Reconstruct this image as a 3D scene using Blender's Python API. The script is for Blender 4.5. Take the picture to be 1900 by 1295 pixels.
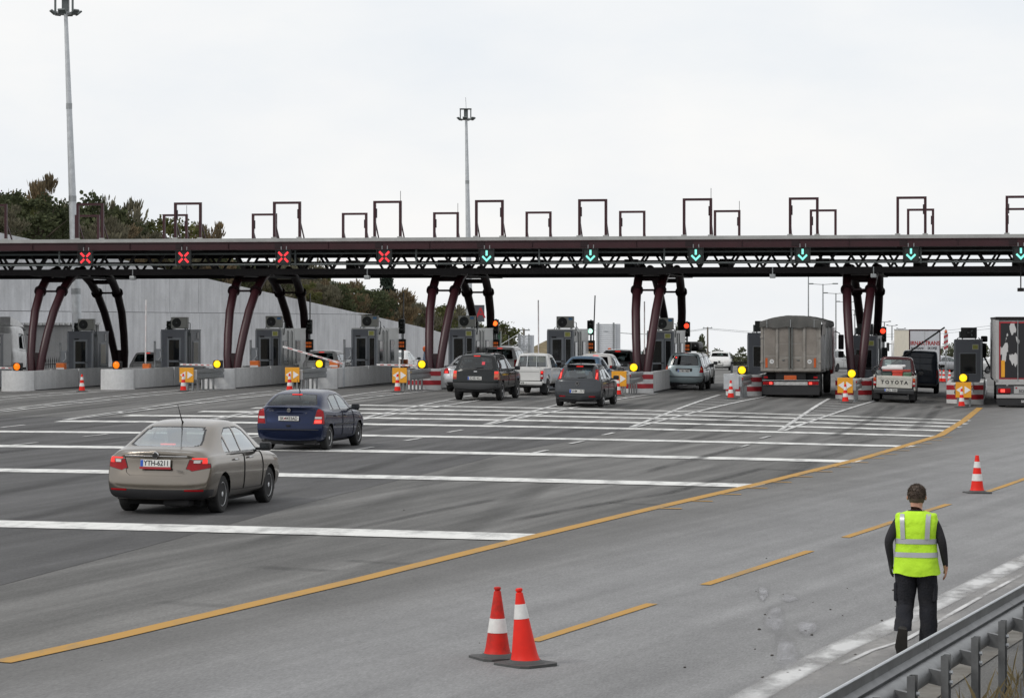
import bpy, bmesh, math, random
import numpy as np
from mathutils import Vector, Matrix
for o in list(bpy.data.objects):
    bpy.data.objects.remove(o, do_unlink=True)
SC = bpy.context.scene
COL = SC.collection
R = math.radians
PI = math.pi
# ------------------------------------------------------------------ camera, sky, sun, exposure
F, HY, CH = 5000.0, 595.0, 3.4          # focal length and horizon in photo pixels, eye height in metres
cd = bpy.data.cameras.new('camera'); cam = bpy.data.objects.new('camera', cd); COL.objects.link(cam)
cam.location = (0, 0, CH); cam.rotation_euler = (R(90), 0, 0)
cd.sensor_width = 36; cd.lens = 36 * F / 1900; cd.shift_y = -(647.5 - HY) / 1900
cd.clip_start = 0.5; cd.clip_end = 20000
SC.camera = cam
SUN_EL, SUN_AZ = R(42), R(-122)         # sun behind thin cloud, behind the camera and to its left
wd = bpy.data.worlds.new('World'); SC.world = wd; wd.use_nodes = True
wt = wd.node_tree; wt.nodes.clear()
wo = wt.nodes.new('ShaderNodeOutputWorld'); bg = wt.nodes.new('ShaderNodeBackground')
sk = wt.nodes.new('ShaderNodeTexSky'); sk.sky_type = 'NISHITA'; sk.sun_disc = False
sk.sun_elevation = SUN_EL; sk.sun_rotation = SUN_AZ; sk.altitude = 100; sk.air_density = 1; sk.dust_density = 3
sc_ = wt.nodes.new('ShaderNodeVectorMath'); sc_.operation = 'SCALE'; sc_.inputs['Scale'].default_value = 0.08
wt.links.new(sk.outputs[0], sc_.inputs[0])
tc = wt.nodes.new('ShaderNodeTexCoord'); mp = wt.nodes.new('ShaderNodeMapping'); mp.inputs['Scale'].default_value = (1, 1, 2.6)
nz = wt.nodes.new('ShaderNodeTexNoise'); nz.inputs['Scale'].default_value = 5.0; nz.inputs['Detail'].default_value = 6; nz.inputs['Roughness'].default_value = .55
cr = wt.nodes.new('ShaderNodeValToRGB')
cr.color_ramp.elements[0].position = .36; cr.color_ramp.elements[0].color = (.87, .905, .945, 1)
cr.color_ramp.elements[1].position = .66; cr.color_ramp.elements[1].color = (1.0, .995, .985, 1)
mx = wt.nodes.new('ShaderNodeMix'); mx.data_type = 'RGBA'; mx.inputs[0].default_value = .93
wt.links.new(tc.outputs['Generated'], mp.inputs[0]); wt.links.new(mp.outputs[0], nz.inputs[0]); wt.links.new(nz.outputs[0], cr.inputs[0])
wt.links.new(sc_.outputs[0], mx.inputs[6]); wt.links.new(cr.outputs[0], mx.inputs[7]); wt.links.new(mx.outputs[2], bg.inputs[0])
bg.inputs[1].default_value = 1.02
wt.links.new(bg.outputs[0], wo.inputs[0])
sl = bpy.data.lights.new('sun', 'SUN'); sl.energy = 1.5; sl.angle = R(16); sl.color = (1, .96, .9)
sun = bpy.data.objects.new('sun', sl); COL.objects.link(sun)
_sd = Vector((math.sin(SUN_AZ) * math.cos(SUN_EL), math.cos(SUN_AZ) * math.cos(SUN_EL), math.sin(SUN_EL)))
sun.rotation_euler = (-_sd).to_track_quat('-Z', 'Y').to_euler(); sun.location = (-30, -10, 60)
SC.view_settings.view_transform = 'Standard'; SC.view_settings.look = 'None'
SC.view_settings.exposure = 0.0; SC.view_settings.gamma = 1.0; SC.view_settings.use_curve_mapping = False
SC.render.engine = 'CYCLES'
SC.render.resolution_x = 1024; SC.render.resolution_y = 697
# ------------------------------------------------------------------ frames: u across the toll plaza, v along the traffic
A = R(10.35); CA, SA = math.cos(A), math.sin(A)
def uv_of(X, Y): return X * CA - Y * SA, X * SA + Y * CA
def gz(X, Y):
    u, v = uv_of(X, Y)
    t = max(-1.0, min(1.0, (u + 27) / 27.0))
    k = max(0.0, min(1.0, (v - 70) / 35.0)); k = k * k * (3 - 2 * k)
    z = (.25 + .3 * k) * (1 - t * t)
    if v > 122:
        z -= (min(v, 420) - 122) ** 2 * 1.55e-5 + (min(v, 420) - 122) * .0095
        if v > 420: z -= (v - 420) * .03
    return z
def W(u, v, z=0.0):
    X, Y = u * CA + v * SA, -u * SA + v * CA
    return Vector((X, Y, gz(X, Y) + z))
def ray(x, Y, y=None):
    X = (x - 950) / F * Y
    return X, (CH - (y - HY) / F * Y if y is not None else None)
def P(x, y, up=0.0):
    """point of the ground (or of a level `up` above it) seen at photo position x, y"""
    Y = F * CH / max(y - HY, 8)
    for _ in range(40):
        X = (x - 950) / F * Y
        Y = .5 * Y + .5 * F * (CH - gz(X, Y) - up) / (y - HY)
    X = (x - 950) / F * Y
    return Vector((X, Y, gz(X, Y) + up))
# ------------------------------------------------------------------ materials
MATS = {}
def nodes(name):
    m = bpy.data.materials.new(name); m.use_nodes = True
    t = m.node_tree; b = t.nodes['Principled BSDF']
    return m, t, b
def mat(name, col, rough=.6, metal=0.0, var=.12, scale=3.0, bump=0.0, spec=.5, coat=0.0, dirt=None, dirt_amt=0.0, bscale=None):
    """principled paint with object-space mottling, optional dirt patches and fine relief"""
    if name in MATS: return MATS[name]
    m, t, b = nodes(name)
    b.inputs['Roughness'].default_value = rough; b.inputs['Metallic'].default_value = metal
    b.inputs['Specular IOR Level'].default_value = spec
    if coat: b.inputs['Coat Weight'].default_value = coat; b.inputs['Coat Roughness'].default_value = .06
    tc = t.nodes.new('ShaderNodeTexCoord'); n = t.nodes.new('ShaderNodeTexNoise')
    n.inputs['Scale'].default_value = scale; n.inputs['Detail'].default_value = 5
    t.links.new(tc.outputs['Object'], n.inputs['Vector'])
    r = t.nodes.new('ShaderNodeMapRange'); r.inputs[1].default_value = .25; r.inputs[2].default_value = .75
    r.inputs[3].default_value = 1 - var; r.inputs[4].default_value = 1 + var
    t.links.new(n.outputs[0], r.inputs[0])
    v = t.nodes.new('ShaderNodeVectorMath'); v.operation = 'SCALE'; v.inputs[0].default_value = col[:3]
    t.links.new(r.outputs[0], v.inputs['Scale'])
    out = v.outputs[0]
    if dirt:
        n2 = t.nodes.new('ShaderNodeTexNoise'); n2.inputs['Scale'].default_value = scale * 1.7; n2.inputs['Detail'].default_value = 8; n2.inputs['Roughness'].default_value = .7
        t.links.new(tc.outputs['Object'], n2.inputs['Vector'])
        r2 = t.nodes.new('ShaderNodeMapRange'); r2.inputs[1].default_value = .42; r2.inputs[2].default_value = .75; r2.inputs[3].default_value = 0; r2.inputs[4].default_value = dirt_amt
        t.links.new(n2.outputs[0], r2.inputs[0])
        x = t.nodes.new('ShaderNodeMix'); x.data_type = 'RGBA'; x.inputs[7].default_value = (*dirt, 1)
        t.links.new(r2.outputs[0], x.inputs[0]); t.links.new(out, x.inputs[6]); out = x.outputs[2]
    t.links.new(out, b.inputs['Base Color'])
    rr = t.nodes.new('ShaderNodeMapRange'); rr.inputs[3].default_value = max(0.02, rough - .08); rr.inputs[4].default_value = min(1, rough + .08)
    t.links.new(n.outputs[0], rr.inputs[0]); t.links.new(rr.outputs[0], b.inputs['Roughness'])
    if bump:
        n3 = t.nodes.new('ShaderNodeTexNoise'); n3.inputs['Scale'].default_value = bscale or scale * 8; n3.inputs['Detail'].default_value = 6
        t.links.new(tc.outputs['Object'], n3.inputs['Vector'])
        bp = t.nodes.new('ShaderNodeBump'); bp.inputs['Strength'].default_value = bump; bp.inputs['Distance'].default_value = .02
        t.links.new(n3.outputs[0], bp.inputs['Height']); t.links.new(bp.outputs[0], b.inputs['Normal'])
    MATS[name] = m
    return m
def emit(name, col, strength, base=(.02, .02, .02)):
    if name in MATS: return MATS[name]
    m, t, b = nodes(name)
    b.inputs['Base Color'].default_value = (*base, 1); b.inputs['Roughness'].default_value = .3
    b.inputs['Emission Color'].default_value = (*col, 1); b.inputs['Emission Strength'].default_value = strength
    MATS[name] = m; return m
def glass(name, tint, refl=.08):
    if name in MATS: return MATS[name]
    m, t, b = nodes(name); t.nodes.remove(b)
    tr = t.nodes.new('ShaderNodeBsdfTransparent'); tr.inputs[0].default_value = (*tint, 1)
    gl = t.nodes.new('ShaderNodeBsdfGlossy'); gl.inputs['Roughness'].default_value = .03; gl.inputs[0].default_value = (.9, .93, .95, 1)
    fr = t.nodes.new('ShaderNodeLayerWeight'); pw = t.nodes.new('ShaderNodeMath'); pw.operation = 'POWER'; pw.inputs[1].default_value = 4.0; t.links.new(fr.outputs['Facing'], pw.inputs[0])
    ad = t.nodes.new('ShaderNodeMath'); ad.operation = 'ADD'; ad.inputs[1].default_value = refl; ad.use_clamp = True
    mx = t.nodes.new('ShaderNodeMixShader'); t.links.new(pw.outputs[0], ad.inputs[0])
    t.links.new(ad.outputs[0], mx.inputs[0]); t.links.new(tr.outputs[0], mx.inputs[1]); t.links.new(gl.outputs[0], mx.inputs[2])
    t.links.new(mx.outputs[0], t.nodes['Material Output'].inputs[0])
    MATS[name] = m; return m
def asphalt(name, base, streak, patch=.12, rough=.85, edge=None, ang=A):
    """worn asphalt: grain, paving patches and tyre streaks drawn out along the traffic"""
    if name in MATS: return MATS[name]
    m, t, b = nodes(name); L = t.links.new
    b.inputs['Roughness'].default_value = rough; b.inputs['Specular IOR Level'].default_value = .28
    tc = t.nodes.new('ShaderNodeTexCoord')
    def noise(scl, sc, det, rot=ang, w=.5):
        mp0 = t.nodes.new('ShaderNodeMapping'); mp0.inputs['Rotation'].default_value = (0, 0, rot); mp = t.nodes.new('ShaderNodeMapping'); mp.inputs['Scale'].default_value = scl; L(mp0.outputs[0], mp.inputs[0])
        n = t.nodes.new('ShaderNodeTexNoise'); n.inputs['Scale'].default_value = sc; n.inputs['Detail'].default_value = det; n.inputs['Roughness'].default_value = w
        L(tc.outputs['Object'], mp0.inputs[0]); L(mp.outputs[0], n.inputs[0]); return n.outputs[0]
    def rng(s, a, b_, lo, hi):
        r = t.nodes.new('ShaderNodeMapRange'); r.inputs[1].default_value = a; r.inputs[2].default_value = b_; r.inputs[3].default_value = lo; r.inputs[4].default_value = hi
        L(s, r.inputs[0]); return r.outputs[0]
    def mul(p, q):
        k = t.nodes.new('ShaderNodeMath'); k.operation = 'MULTIPLY'; L(p, k.inputs[0]); L(q, k.inputs[1]); return k.outputs[0]
    f = rng(noise((.55, .022, 1), 1.0, 6, ang, .7), .28, .72, 1 - streak * .8, 1 + streak * .5)
    f = mul(f, rng(noise((1.7, .03, 1), 1.0, 3, ang + R(4)), .35, .7, 1 + streak * .45, 1 - streak * .6))
    f = mul(f, rng(noise((.06, .04, 1), 1.0, 4), .3, .7, 1 - patch, 1 + patch))
    f = mul(f, rng(noise((.8, .5, 1), 1.0, 6, A, .65), .3, .7, .9, 1.08))
    f = mul(f, rng(noise((3.2, .045, 1), 1.0, 4, ang + R(1.5)), .34, .66, 1 + streak * .3, 1 - streak * .3))
    f = mul(f, rng(noise((7, 1.1, 1), 1.0, 4), .3, .7, .965, 1.035)); f = mul(f, rng(noise((24, 4.2, 1), 1.0, 3), .3, .7, .93, 1.07))
    f = mul(f, rng(noise((70, 11, 1), 1.0, 3), .3, .7, .8, 1.2)); f = mul(f, rng(noise((1, 1, 1), 120, 2), .3, .72, .84, 1.16))
    f = mul(f, rng(noise((.35, .35, 1), 1.0, 9, A, .72), .64, .72, 1.0, .8))
    v = t.nodes.new('ShaderNodeVectorMath'); v.operation = 'SCALE'; v.inputs[0].default_value = base; L(f, v.inputs['Scale'])
    if edge:                                                            # the newer surface thins out over the older one: edge = (old colour, metres)
        uv = t.nodes.new('ShaderNodeUVMap'); sx = t.nodes.new('ShaderNodeSeparateXYZ'); L(uv.outputs[0], sx.inputs[0])
        k = t.nodes.new('ShaderNodeMath'); k.operation = 'MULTIPLY_ADD'; L(noise((.5, .06, 1), 1.0, 5), k.inputs[0]); k.inputs[1].default_value = 1.6; L(sx.outputs[0], k.inputs[2])
        r = t.nodes.new('ShaderNodeMapRange'); r.interpolation_type = 'SMOOTHSTEP'; r.inputs[1].default_value = .9; r.inputs[2].default_value = edge[1] + .8; L(k.outputs[0], r.inputs[0])
        x = t.nodes.new('ShaderNodeMix'); x.data_type = 'RGBA'; x.inputs[6].default_value = (*edge[0], 1); x.inputs[7].default_value = (*base, 1); L(r.outputs[0], x.inputs[0]); L(x.outputs[2], v.inputs[0])
    L(v.outputs[0], b.inputs['Base Color'])
    bp = t.nodes.new('ShaderNodeBump'); bp.inputs['Strength'].default_value = .35; bp.inputs['Distance'].default_value = .01
    L(noise((1, 1, 1), 90, 4), bp.inputs['Height']); L(bp.outputs[0], b.inputs['Normal'])
    MATS[name] = m; return m
def soft_mark(name, col, strength=.8, scale=1.2, edge=1.0, stretch=.25, rough=.8):
    """film lying on the road (rubber, lime, dust): thins out towards its edges and in blotches"""
    if name in MATS: return MATS[name]
    m, t, b = nodes(name); L = t.links.new
    b.inputs['Base Color'].default_value = (*col, 1); b.inputs['Roughness'].default_value = rough; b.inputs['Specular IOR Level'].default_value = .2
    uv = t.nodes.new('ShaderNodeUVMap'); sx = t.nodes.new('ShaderNodeSeparateXYZ'); L(uv.outputs[0], sx.inputs[0])
    def mth(op, a, c=None):
        k = t.nodes.new('ShaderNodeMath'); k.operation = op
        for i, q in enumerate((a, c)):
            if q is None: continue
            if isinstance(q, (int, float)): k.inputs[i].default_value = q
            else: L(q, k.inputs[i])
        return k.outputs[0]
    def bumpf(s): return mth('MULTIPLY', mth('MULTIPLY', s, mth('SUBTRACT', 1.0, s)), 4.0)
    tc = t.nodes.new('ShaderNodeTexCoord'); mp0 = t.nodes.new('ShaderNodeMapping'); mp0.inputs['Rotation'].default_value = (0, 0, A); mp = t.nodes.new('ShaderNodeMapping'); mp.inputs['Scale'].default_value = (1, stretch, 1); L(mp0.outputs[0], mp.inputs[0])
    n = t.nodes.new('ShaderNodeTexNoise'); n.inputs['Scale'].default_value = scale; n.inputs['Detail'].default_value = 9; n.inputs['Roughness'].default_value = .68
    L(tc.outputs['Object'], mp0.inputs[0]); L(mp.outputs[0], n.inputs[0])
    r = t.nodes.new('ShaderNodeMapRange'); r.inputs[1].default_value = .32; r.inputs[2].default_value = .66; L(n.outputs[0], r.inputs[0])
    e = mth('MULTIPLY', bumpf(sx.outputs[0]), mth('MINIMUM', mth('MULTIPLY', bumpf(sx.outputs[1]), 3.0), 1.0))
    a = mth('MULTIPLY', mth('POWER', e, edge), mth('MULTIPLY', r.outputs[0], strength))
    L(a, b.inputs['Alpha']); MATS[name] = m; return m
def worn_paint(name, col, under, wear=.5, scale=2.2):
    if name in MATS: return MATS[name]
    m, t, b = nodes(name); L = t.links.new
    b.inputs['Roughness'].default_value = .7; b.inputs['Specular IOR Level'].default_value = .3
    tc = t.nodes.new('ShaderNodeTexCoord')
    n = t.nodes.new('ShaderNodeTexNoise'); n.inputs['Scale'].default_value = scale; n.inputs['Detail'].default_value = 10; n.inputs['Roughness'].default_value = .72
    mp0 = t.nodes.new('ShaderNodeMapping'); mp0.inputs['Rotation'].default_value = (0, 0, A); mp = t.nodes.new('ShaderNodeMapping'); mp.inputs['Scale'].default_value = (1, .35, 1); L(mp0.outputs[0], mp.inputs[0])
    L(tc.outputs['Object'], mp0.inputs[0]); L(mp.outputs[0], n.inputs[0])
    r = t.nodes.new('ShaderNodeMapRange'); r.inputs[1].default_value = .72 - wear * .45; r.inputs[2].default_value = .9 - wear * .35; r.inputs[3].default_value = 0; r.inputs[4].default_value = .85
    L(n.outputs[0], r.inputs[0])
    x = t.nodes.new('ShaderNodeMix'); x.data_type = 'RGBA'; x.inputs[6].default_value = (*col, 1); x.inputs[7].default_value = (*under, 1)
    L(r.outputs[0], x.inputs[0]); L(x.outputs[2], b.inputs['Base Color'])
    MATS[name] = m; return m
# ------------------------------------------------------------------ mesh helpers
class MB:
    def __init__(s): s.v = []; s.f = []
    def add(s, vs, fs):
        o = len(s.v); s.v += [tuple(p) for p in vs]; s.f += [tuple(i + o for i in f) for f in fs]; return s
    def box(s, x0, x1, y0, y1, z0, z1):
        return s.add([(x0, y0, z0), (x1, y0, z0), (x1, y1, z0), (x0, y1, z0), (x0, y0, z1), (x1, y0, z1), (x1, y1, z1), (x0, y1, z1)],
                     [(0, 3, 2, 1), (4, 5, 6, 7), (0, 1, 5, 4), (1, 2, 6, 5), (2, 3, 7, 6), (3, 0, 4, 7)])
    def cbox(s, c, d): return s.box(c[0] - d[0] / 2, c[0] + d[0] / 2, c[1] - d[1] / 2, c[1] + d[1] / 2, c[2] - d[2] / 2, c[2] + d[2] / 2)
    def rbox(s, x0, x1, y0, y1, z0, z1, r=.02, seg=2):
        """box with rounded edges"""
        bm = bmesh.new(); bmesh.ops.create_cube(bm, size=1)
        for q in bm.verts: q.co = Vector((x0 + (q.co.x + .5) * (x1 - x0), y0 + (q.co.y + .5) * (y1 - y0), z0 + (q.co.z + .5) * (z1 - z0)))
        r = min(r, .48 * min(x1 - x0, y1 - y0, z1 - z0))
        bmesh.ops.bevel(bm, geom=list(bm.edges), offset=r, segments=seg, affect='EDGES', profile=.5)
        bm.verts.index_update()
        s.add([tuple(q.co) for q in bm.verts], [tuple(q.index for q in f.verts) for f in bm.faces]); bm.free(); return s
    def tube(s, pts, rad, n=8, cap=True):
        pts = [Vector(p) for p in pts]
        rad = rad if isinstance(rad, (list, tuple)) else [rad] * len(pts)
        rings = []; up = Vector((0, 0, 1))
        prev = None
        for i, p in enumerate(pts):
            d = (pts[min(i + 1, len(pts) - 1)] - pts[max(i - 1, 0)]).normalized()
            if prev is None:
                a = d.cross(up)
                if a.length < .05: a = d.cross(Vector((1, 0, 0)))
                a.normalize()
            else:
                a = (prev - d * prev.dot(d)).normalized()
            prev = a; b = d.cross(a)
            rings.append([p + (a * math.cos(2 * PI * k / n) + b * math.sin(2 * PI * k / n)) * rad[i] for k in range(n)])
        vs = [q for r in rings for q in r]; fs = []
        for i in range(len(pts) - 1):
            for k in range(n): fs.append((i * n + k, i * n + (k + 1) % n, (i + 1) * n + (k + 1) % n, (i + 1) * n + k))
        if cap: fs.append(tuple(range(n - 1, -1, -1))); fs.append(tuple((len(pts) - 1) * n + k for k in range(n)))
        return s.add(vs, fs)
    def bar(s, p, q, w, h):
        """square bar from p to q"""
        p, q = Vector(p), Vector(q); d = (q - p).normalized(); a = d.cross(Vector((0, 0, 1)))
        if a.length < .05: a = Vector((1, 0, 0))
        a.normalize(); b = d.cross(a).normalized()
        c = [(-1, -1), (1, -1), (1, 1), (-1, 1)]
        return s.add([p + a * w / 2 * i + b * h / 2 * j for i, j in c] + [q + a * w / 2 * i + b * h / 2 * j for i, j in c],
                     [(3, 2, 1, 0), (4, 5, 6, 7), (0, 1, 5, 4), (1, 2, 6, 5), (2, 3, 7, 6), (3, 0, 4, 7)])
    def lathe(s, prof, n=20, axis='z', c=(0, 0, 0), cap=True):
        """profile of (radius, height)"""
        vs = []; fs = []
        for r, h in prof:
            for k in range(n):
                a = 2 * PI * k / n
                p = (r * math.cos(a), r * math.sin(a), h)
                if axis == 'x': p = (h, p[0], p[1])
                if axis == 'y': p = (p[0], h, p[1])
                vs.append((p[0] + c[0], p[1] + c[1], p[2] + c[2]))
        for i in range(len(prof) - 1):
            for k in range(n): fs.append((i * n + k, i * n + (k + 1) % n, (i + 1) * n + (k + 1) % n, (i + 1) * n + k))
        if cap: fs.append(tuple(range(n - 1, -1, -1))); fs.append(tuple((len(prof) - 1) * n + k for k in range(n)))
        return s.add(vs, fs)
    def prism(s, poly, a0, a1, axis='y'):
        """2D polygon pushed along an axis: axis y takes (x, z), x takes (y, z), z takes (x, y)"""
        n = len(poly)
        def pt(p, a): return {'y': (p[0], a, p[1]), 'x': (a, p[0], p[1]), 'z': (p[0], p[1], a)}[axis]
        return s.add([pt(p, a0) for p in poly] + [pt(p, a1) for p in poly],
                     [tuple(range(n)), tuple(range(2 * n - 1, n - 1, -1))] + [(i, i + n, (i + 1) % n + n, (i + 1) % n) for i in range(n)])
    def xf(s, M):
        s.v = [tuple(M @ Vector(p)) for p in s.v]; return s
    def mesh(s, name='m', smooth=False, mats=()):
        me = bpy.data.meshes.new(name); me.from_pydata(s.v, [], s.f); me.validate()
        bm = bmesh.new(); bm.from_mesh(me); bmesh.ops.recalc_face_normals(bm, faces=bm.faces); bm.to_mesh(me); bm.free()
        if smooth:
            me.polygons.foreach_set('use_smooth', [True] * len(me.polygons)); me.set_sharp_from_angle(angle=R(smooth if smooth is not True else 40))
        for m in mats: me.materials.append(m)
        me.update(); return me
def link(name, data, parent=None, loc=(0, 0, 0), rot=(0, 0, 0)):
    o = bpy.data.objects.new(name, data); COL.objects.link(o); o.location = loc; o.rotation_euler = rot
    if parent: o.parent = parent
    return o
def part(name, mb, m, parent=None, smooth=False, loc=(0, 0, 0), rot=(0, 0, 0)):
    me = mb if isinstance(mb, bpy.types.Mesh) else mb.mesh(name, smooth, (m,) if m else ())
    return link(name, me, parent, loc, rot)
def tag(o, label, cat, group=None):
    o['label'] = label; o['category'] = cat
    if group: o['group'] = group
    return o
def thing(name, label, cat, loc, rz=0.0, group=None):
    return tag(link(name, None, None, loc, (0, 0, rz)), label, cat, group)
def struct(o): o['kind'] = 'structure'; return o
def copy_tree(o, parent=None):
    c = o.copy(); COL.objects.link(c)
    if parent: c.parent = parent
    for ch in list(o.children): copy_tree(ch, c)
    return c
def text_mesh(txt, size, m, depth=.004, bold=.0, align='CENTER', xs=1.0):
    cu = bpy.data.curves.new('t', 'FONT'); cu.body = txt; cu.size = size; cu.align_x = align; cu.align_y = 'CENTER'; cu.extrude = depth; cu.offset = bold
    cu.resolution_u = 3
    ob = bpy.data.objects.new('t', cu); me = bpy.data.meshes.new_from_object(ob)
    bpy.data.objects.remove(ob); bpy.data.curves.remove(cu)
    for v in me.vertices: v.co = Vector((v.co.x * xs, -v.co.z, v.co.y))      # stands upright, read from -y
    me.materials.clear(); me.materials.append(m); return me
# ================================================================== GROUND, ROADS, MARKINGS
def sheet(name, us, vs, m, lift, parent=None):
    vv = []; ff = []
    for v in vs:
        for u in us:
            p = W(u, v, lift); vv.append(p)
    n = len(us)
    for i in range(len(vs) - 1):
        for k in range(n - 1): ff.append((i * n + k, i * n + k + 1, (i + 1) * n + k + 1, (i + 1) * n + k))
    return part(name, MB().add(vv, ff), m, parent, True)
def lin(a, b, n): return [a + (b - a) * i / (n - 1) for i in range(n)]
M_dirt = mat('dry_earth', (.15, .122, .092), .95, 0, .3, .7, .5, .2, dirt=(.1, .095, .06), dirt_amt=.6)
M_as_mid = asphalt('asphalt_plaza', (.138, .136, .132), .42, .14, ang=R(15))
M_as_dark = asphalt('asphalt_dark', (.09, .089, .09), .3, .1, ang=R(14))
M_as_light = asphalt('asphalt_slip_road', (.215, .215, .217), .2, .08, .85, ((.14, .138, .135), 3.2), R(19))
M_white = worn_paint('road_paint_white', (.68, .68, .66), (.19, .19, .19), .58)
M_white_w = worn_paint('road_paint_white_worn', (.62, .62, .61), (.2, .2, .2), .72, 3.0)
M_yel = worn_paint('road_paint_yellow', (.42, .23, .045), (.19, .16, .11), .5)
ground = struct(sheet('ground', [-900, -400, -200, -120, -90] + lin(-60, 12, 37) + [20, 40, 80, 200, 900],
                      [-10, 0] + lin(10, 130, 41) + lin(135, 425, 40) + [450, 500, 600, 900, 1500, 3000, 6000], M_dirt, -.03))
road = struct(sheet('toll_plaza_road', lin(-50.5, 13, 64), lin(8, 130, 62) + lin(134, 425, 50), M_as_mid, 0.0))
# edges of the surfaces, as world curves
def curve(pts): return [P(*p) for p in pts]
def by_v(pts, v):
    q = sorted([(uv_of(p.x, p.y)[1], uv_of(p.x, p.y)[0]) for p in pts])
    if v <= q[0][0]: a, b = q[0], q[1]
    elif v >= q[-1][0]: a, b = q[-2], q[-1]
    else:
        for a, b in zip(q, q[1:]):
            if a[0] <= v <= b[0]: break
    return a[1] + (b[1] - a[1]) * (v - a[0]) / (b[0] - a[0])
YEL = curve([(0, 1230), (200, 1186), (420, 1134), (680, 1073), (950, 1006), (1180, 951), (1410, 898), (1600, 851), (1745, 808), (1790, 780), (1818, 757)])
SEAM = curve([(0, 1086), (310, 1004), (600, 925), (800, 876), (960, 836), (1150, 800)])
EDGE = curve([(1360, 1320), (1440, 1276), (1560, 1212), (1690, 1150), (1790, 1100), (1900, 1044)])
def between(name, ca, cb, v0, v1, m, lift, nu=10, nv=40, parent=None, off=(0, 0)):
    vv = []; ff = []; uvs = []
    for i in range(nv + 1):
        v = v0 + (v1 - v0) * i / nv
        a = (by_v(ca, v) if not isinstance(ca, (int, float)) else ca) + off[0]; b = (by_v(cb, v) if not isinstance(cb, (int, float)) else cb) + off[1]
        for k in range(nu + 1): vv.append(W(a + (b - a) * k / nu, v, lift)); uvs.append(((b - a) * k / nu, v))
    n = nu + 1
    for i in range(nv):
        for k in range(nu): ff.append((i * n + k, i * n + k + 1, (i + 1) * n + k + 1, (i + 1) * n + k))
    o = part(name, MB().add(vv, ff), m, parent, True); ul = o.data.uv_layers.new(name='UVMap')
    for lp in o.data.loops: ul.data[lp.index].uv = uvs[lp.vertex_index]
    return o
slip = struct(between('slip_road', YEL, EDGE, 9, 60, M_as_light, .005, 26, 60, None, (0, 1.0)))
slip2 = between('slip_road_surface', YEL, 12.5, 60, 108.5, M_as_light, .005, 26, 50, slip)
dark = between('dark_asphalt_lane', -50.4, SEAM, 9, 82, M_as_dark, .004, 30, 60, road)
gravel = struct(between('gravel_shoulder', EDGE, EDGE, 9, 60, mat('shoulder_grit', (.15, .14, .125), .95, 0, .3, 1.5, .6, .2, dirt=(.3, .3, .29), dirt_amt=.5), .011, 6, 60, None, (.9, 1.5)))
def ribbon(name, pts, width, m, lift, parent=road, step=1.0):
    """painted line that follows the ground along world points"""
    pts = [Vector((p[0], p[1], 0)) for p in pts]
    q = []
    for a, b in zip(pts, pts[1:]):
        n = max(1, int((b - a).length / step))
        for i in range(n): q.append(a.lerp(b, i / n))
    q.append(pts[-1]); vv = []; ff = []
    for i, p in enumerate(q):
        d = (q[min(i + 1, len(q) - 1)] - q[max(i - 1, 0)]).normalized(); s = Vector((d.y, -d.x, 0)) * width / 2
        for e in (p - s, p + s): vv.append((e.x, e.y, gz(e.x, e.y) + lift))
        if i: ff.append((2 * i - 2, 2 * i - 1, 2 * i + 1, 2 * i))
    o = part(name, MB().add(vv, ff), m, parent); me = o.data; ul = me.uv_layers.new(name='UVMap'); nq = len(q) - 1
    for lp in me.loops: ul.data[lp.index].uv = (lp.vertex_index % 2, (lp.vertex_index // 2) / nq)
    return o
def soft_strip(name, pts, width, m, lift, parent=road, step=1.5, across=6):
    """like ribbon, with rows across the width so that the film can fade to its edges"""
    pts = [Vector((p[0], p[1], 0)) for p in pts]; q = []
    for a, b in zip(pts, pts[1:]):
        n = max(1, int((b - a).length / step))
        for i in range(n): q.append(a.lerp(b, i / n))
    q.append(pts[-1]); vv = []; ff = []; uv = []; n = across + 1
    for i, p in enumerate(q):
        d = (q[min(i + 1, len(q) - 1)] - q[max(i - 1, 0)]).normalized(); s = Vector((d.y, -d.x, 0)) * width / 2
        for k in range(n):
            e = p + s * (2 * k / across - 1); vv.append((e.x, e.y, gz(e.x, e.y) + lift)); uv.append((k / across, i / (len(q) - 1)))
        if i:
            for k in range(across): ff.append(((i - 1) * n + k, (i - 1) * n + k + 1, i * n + k + 1, i * n + k))
    o = part(name, MB().add(vv, ff), m, parent); me = o.data; ul = me.uv_layers.new(name='UVMap')
    for lp in me.loops: ul.data[lp.index].uv = uv[lp.vertex_index]
    return o
def quad_line(name, u0, u1, v0, w, m, lift, skew=0.0):
    """transverse stripe; its right end is cut along the yellow line"""
    n = max(2, int(abs(u1 - u0) / 1.0)); vv = []; ff = []
    for i in range(n + 1):
        t = i / n
        vv.append(W(u0 + (u1 - skew - u0) * t, v0 - w / 2, lift)); vv.append(W(u0 + (u1 + skew - u0) * t, v0 + w / 2, lift))
        if i: ff.append((2 * i - 2, 2 * i, 2 * i + 1, 2 * i - 1))
    return part(name, MB().add(vv, ff), m, road)
tl = [(993, 998, 1.3, -34), (1407, 902, 1.2, -34), (1593, 857, 1.15, -36), (1694, 829, 1.0, (85, 778)), (1745, 810, .95, (250, 762)),
      (1762, 800, .9, (345, 755)), (1782, 793, .8, (460, 750)), (1794, 787, .75, (540, 746)), (1800, 781, .6, (600, 742))]
for (x, y, w, le) in tl:
    p = P(x, y); u, v = uv_of(p.x, p.y)
    if isinstance(le, tuple): l = P(*le); ul = uv_of(l.x, l.y)[0]
    else: ul = le
    quad_line('white_line', ul, u, v, w, M_white, .013, w * .08)
ribbon('yellow_line', YEL, .24, M_yel, .014)
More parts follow.
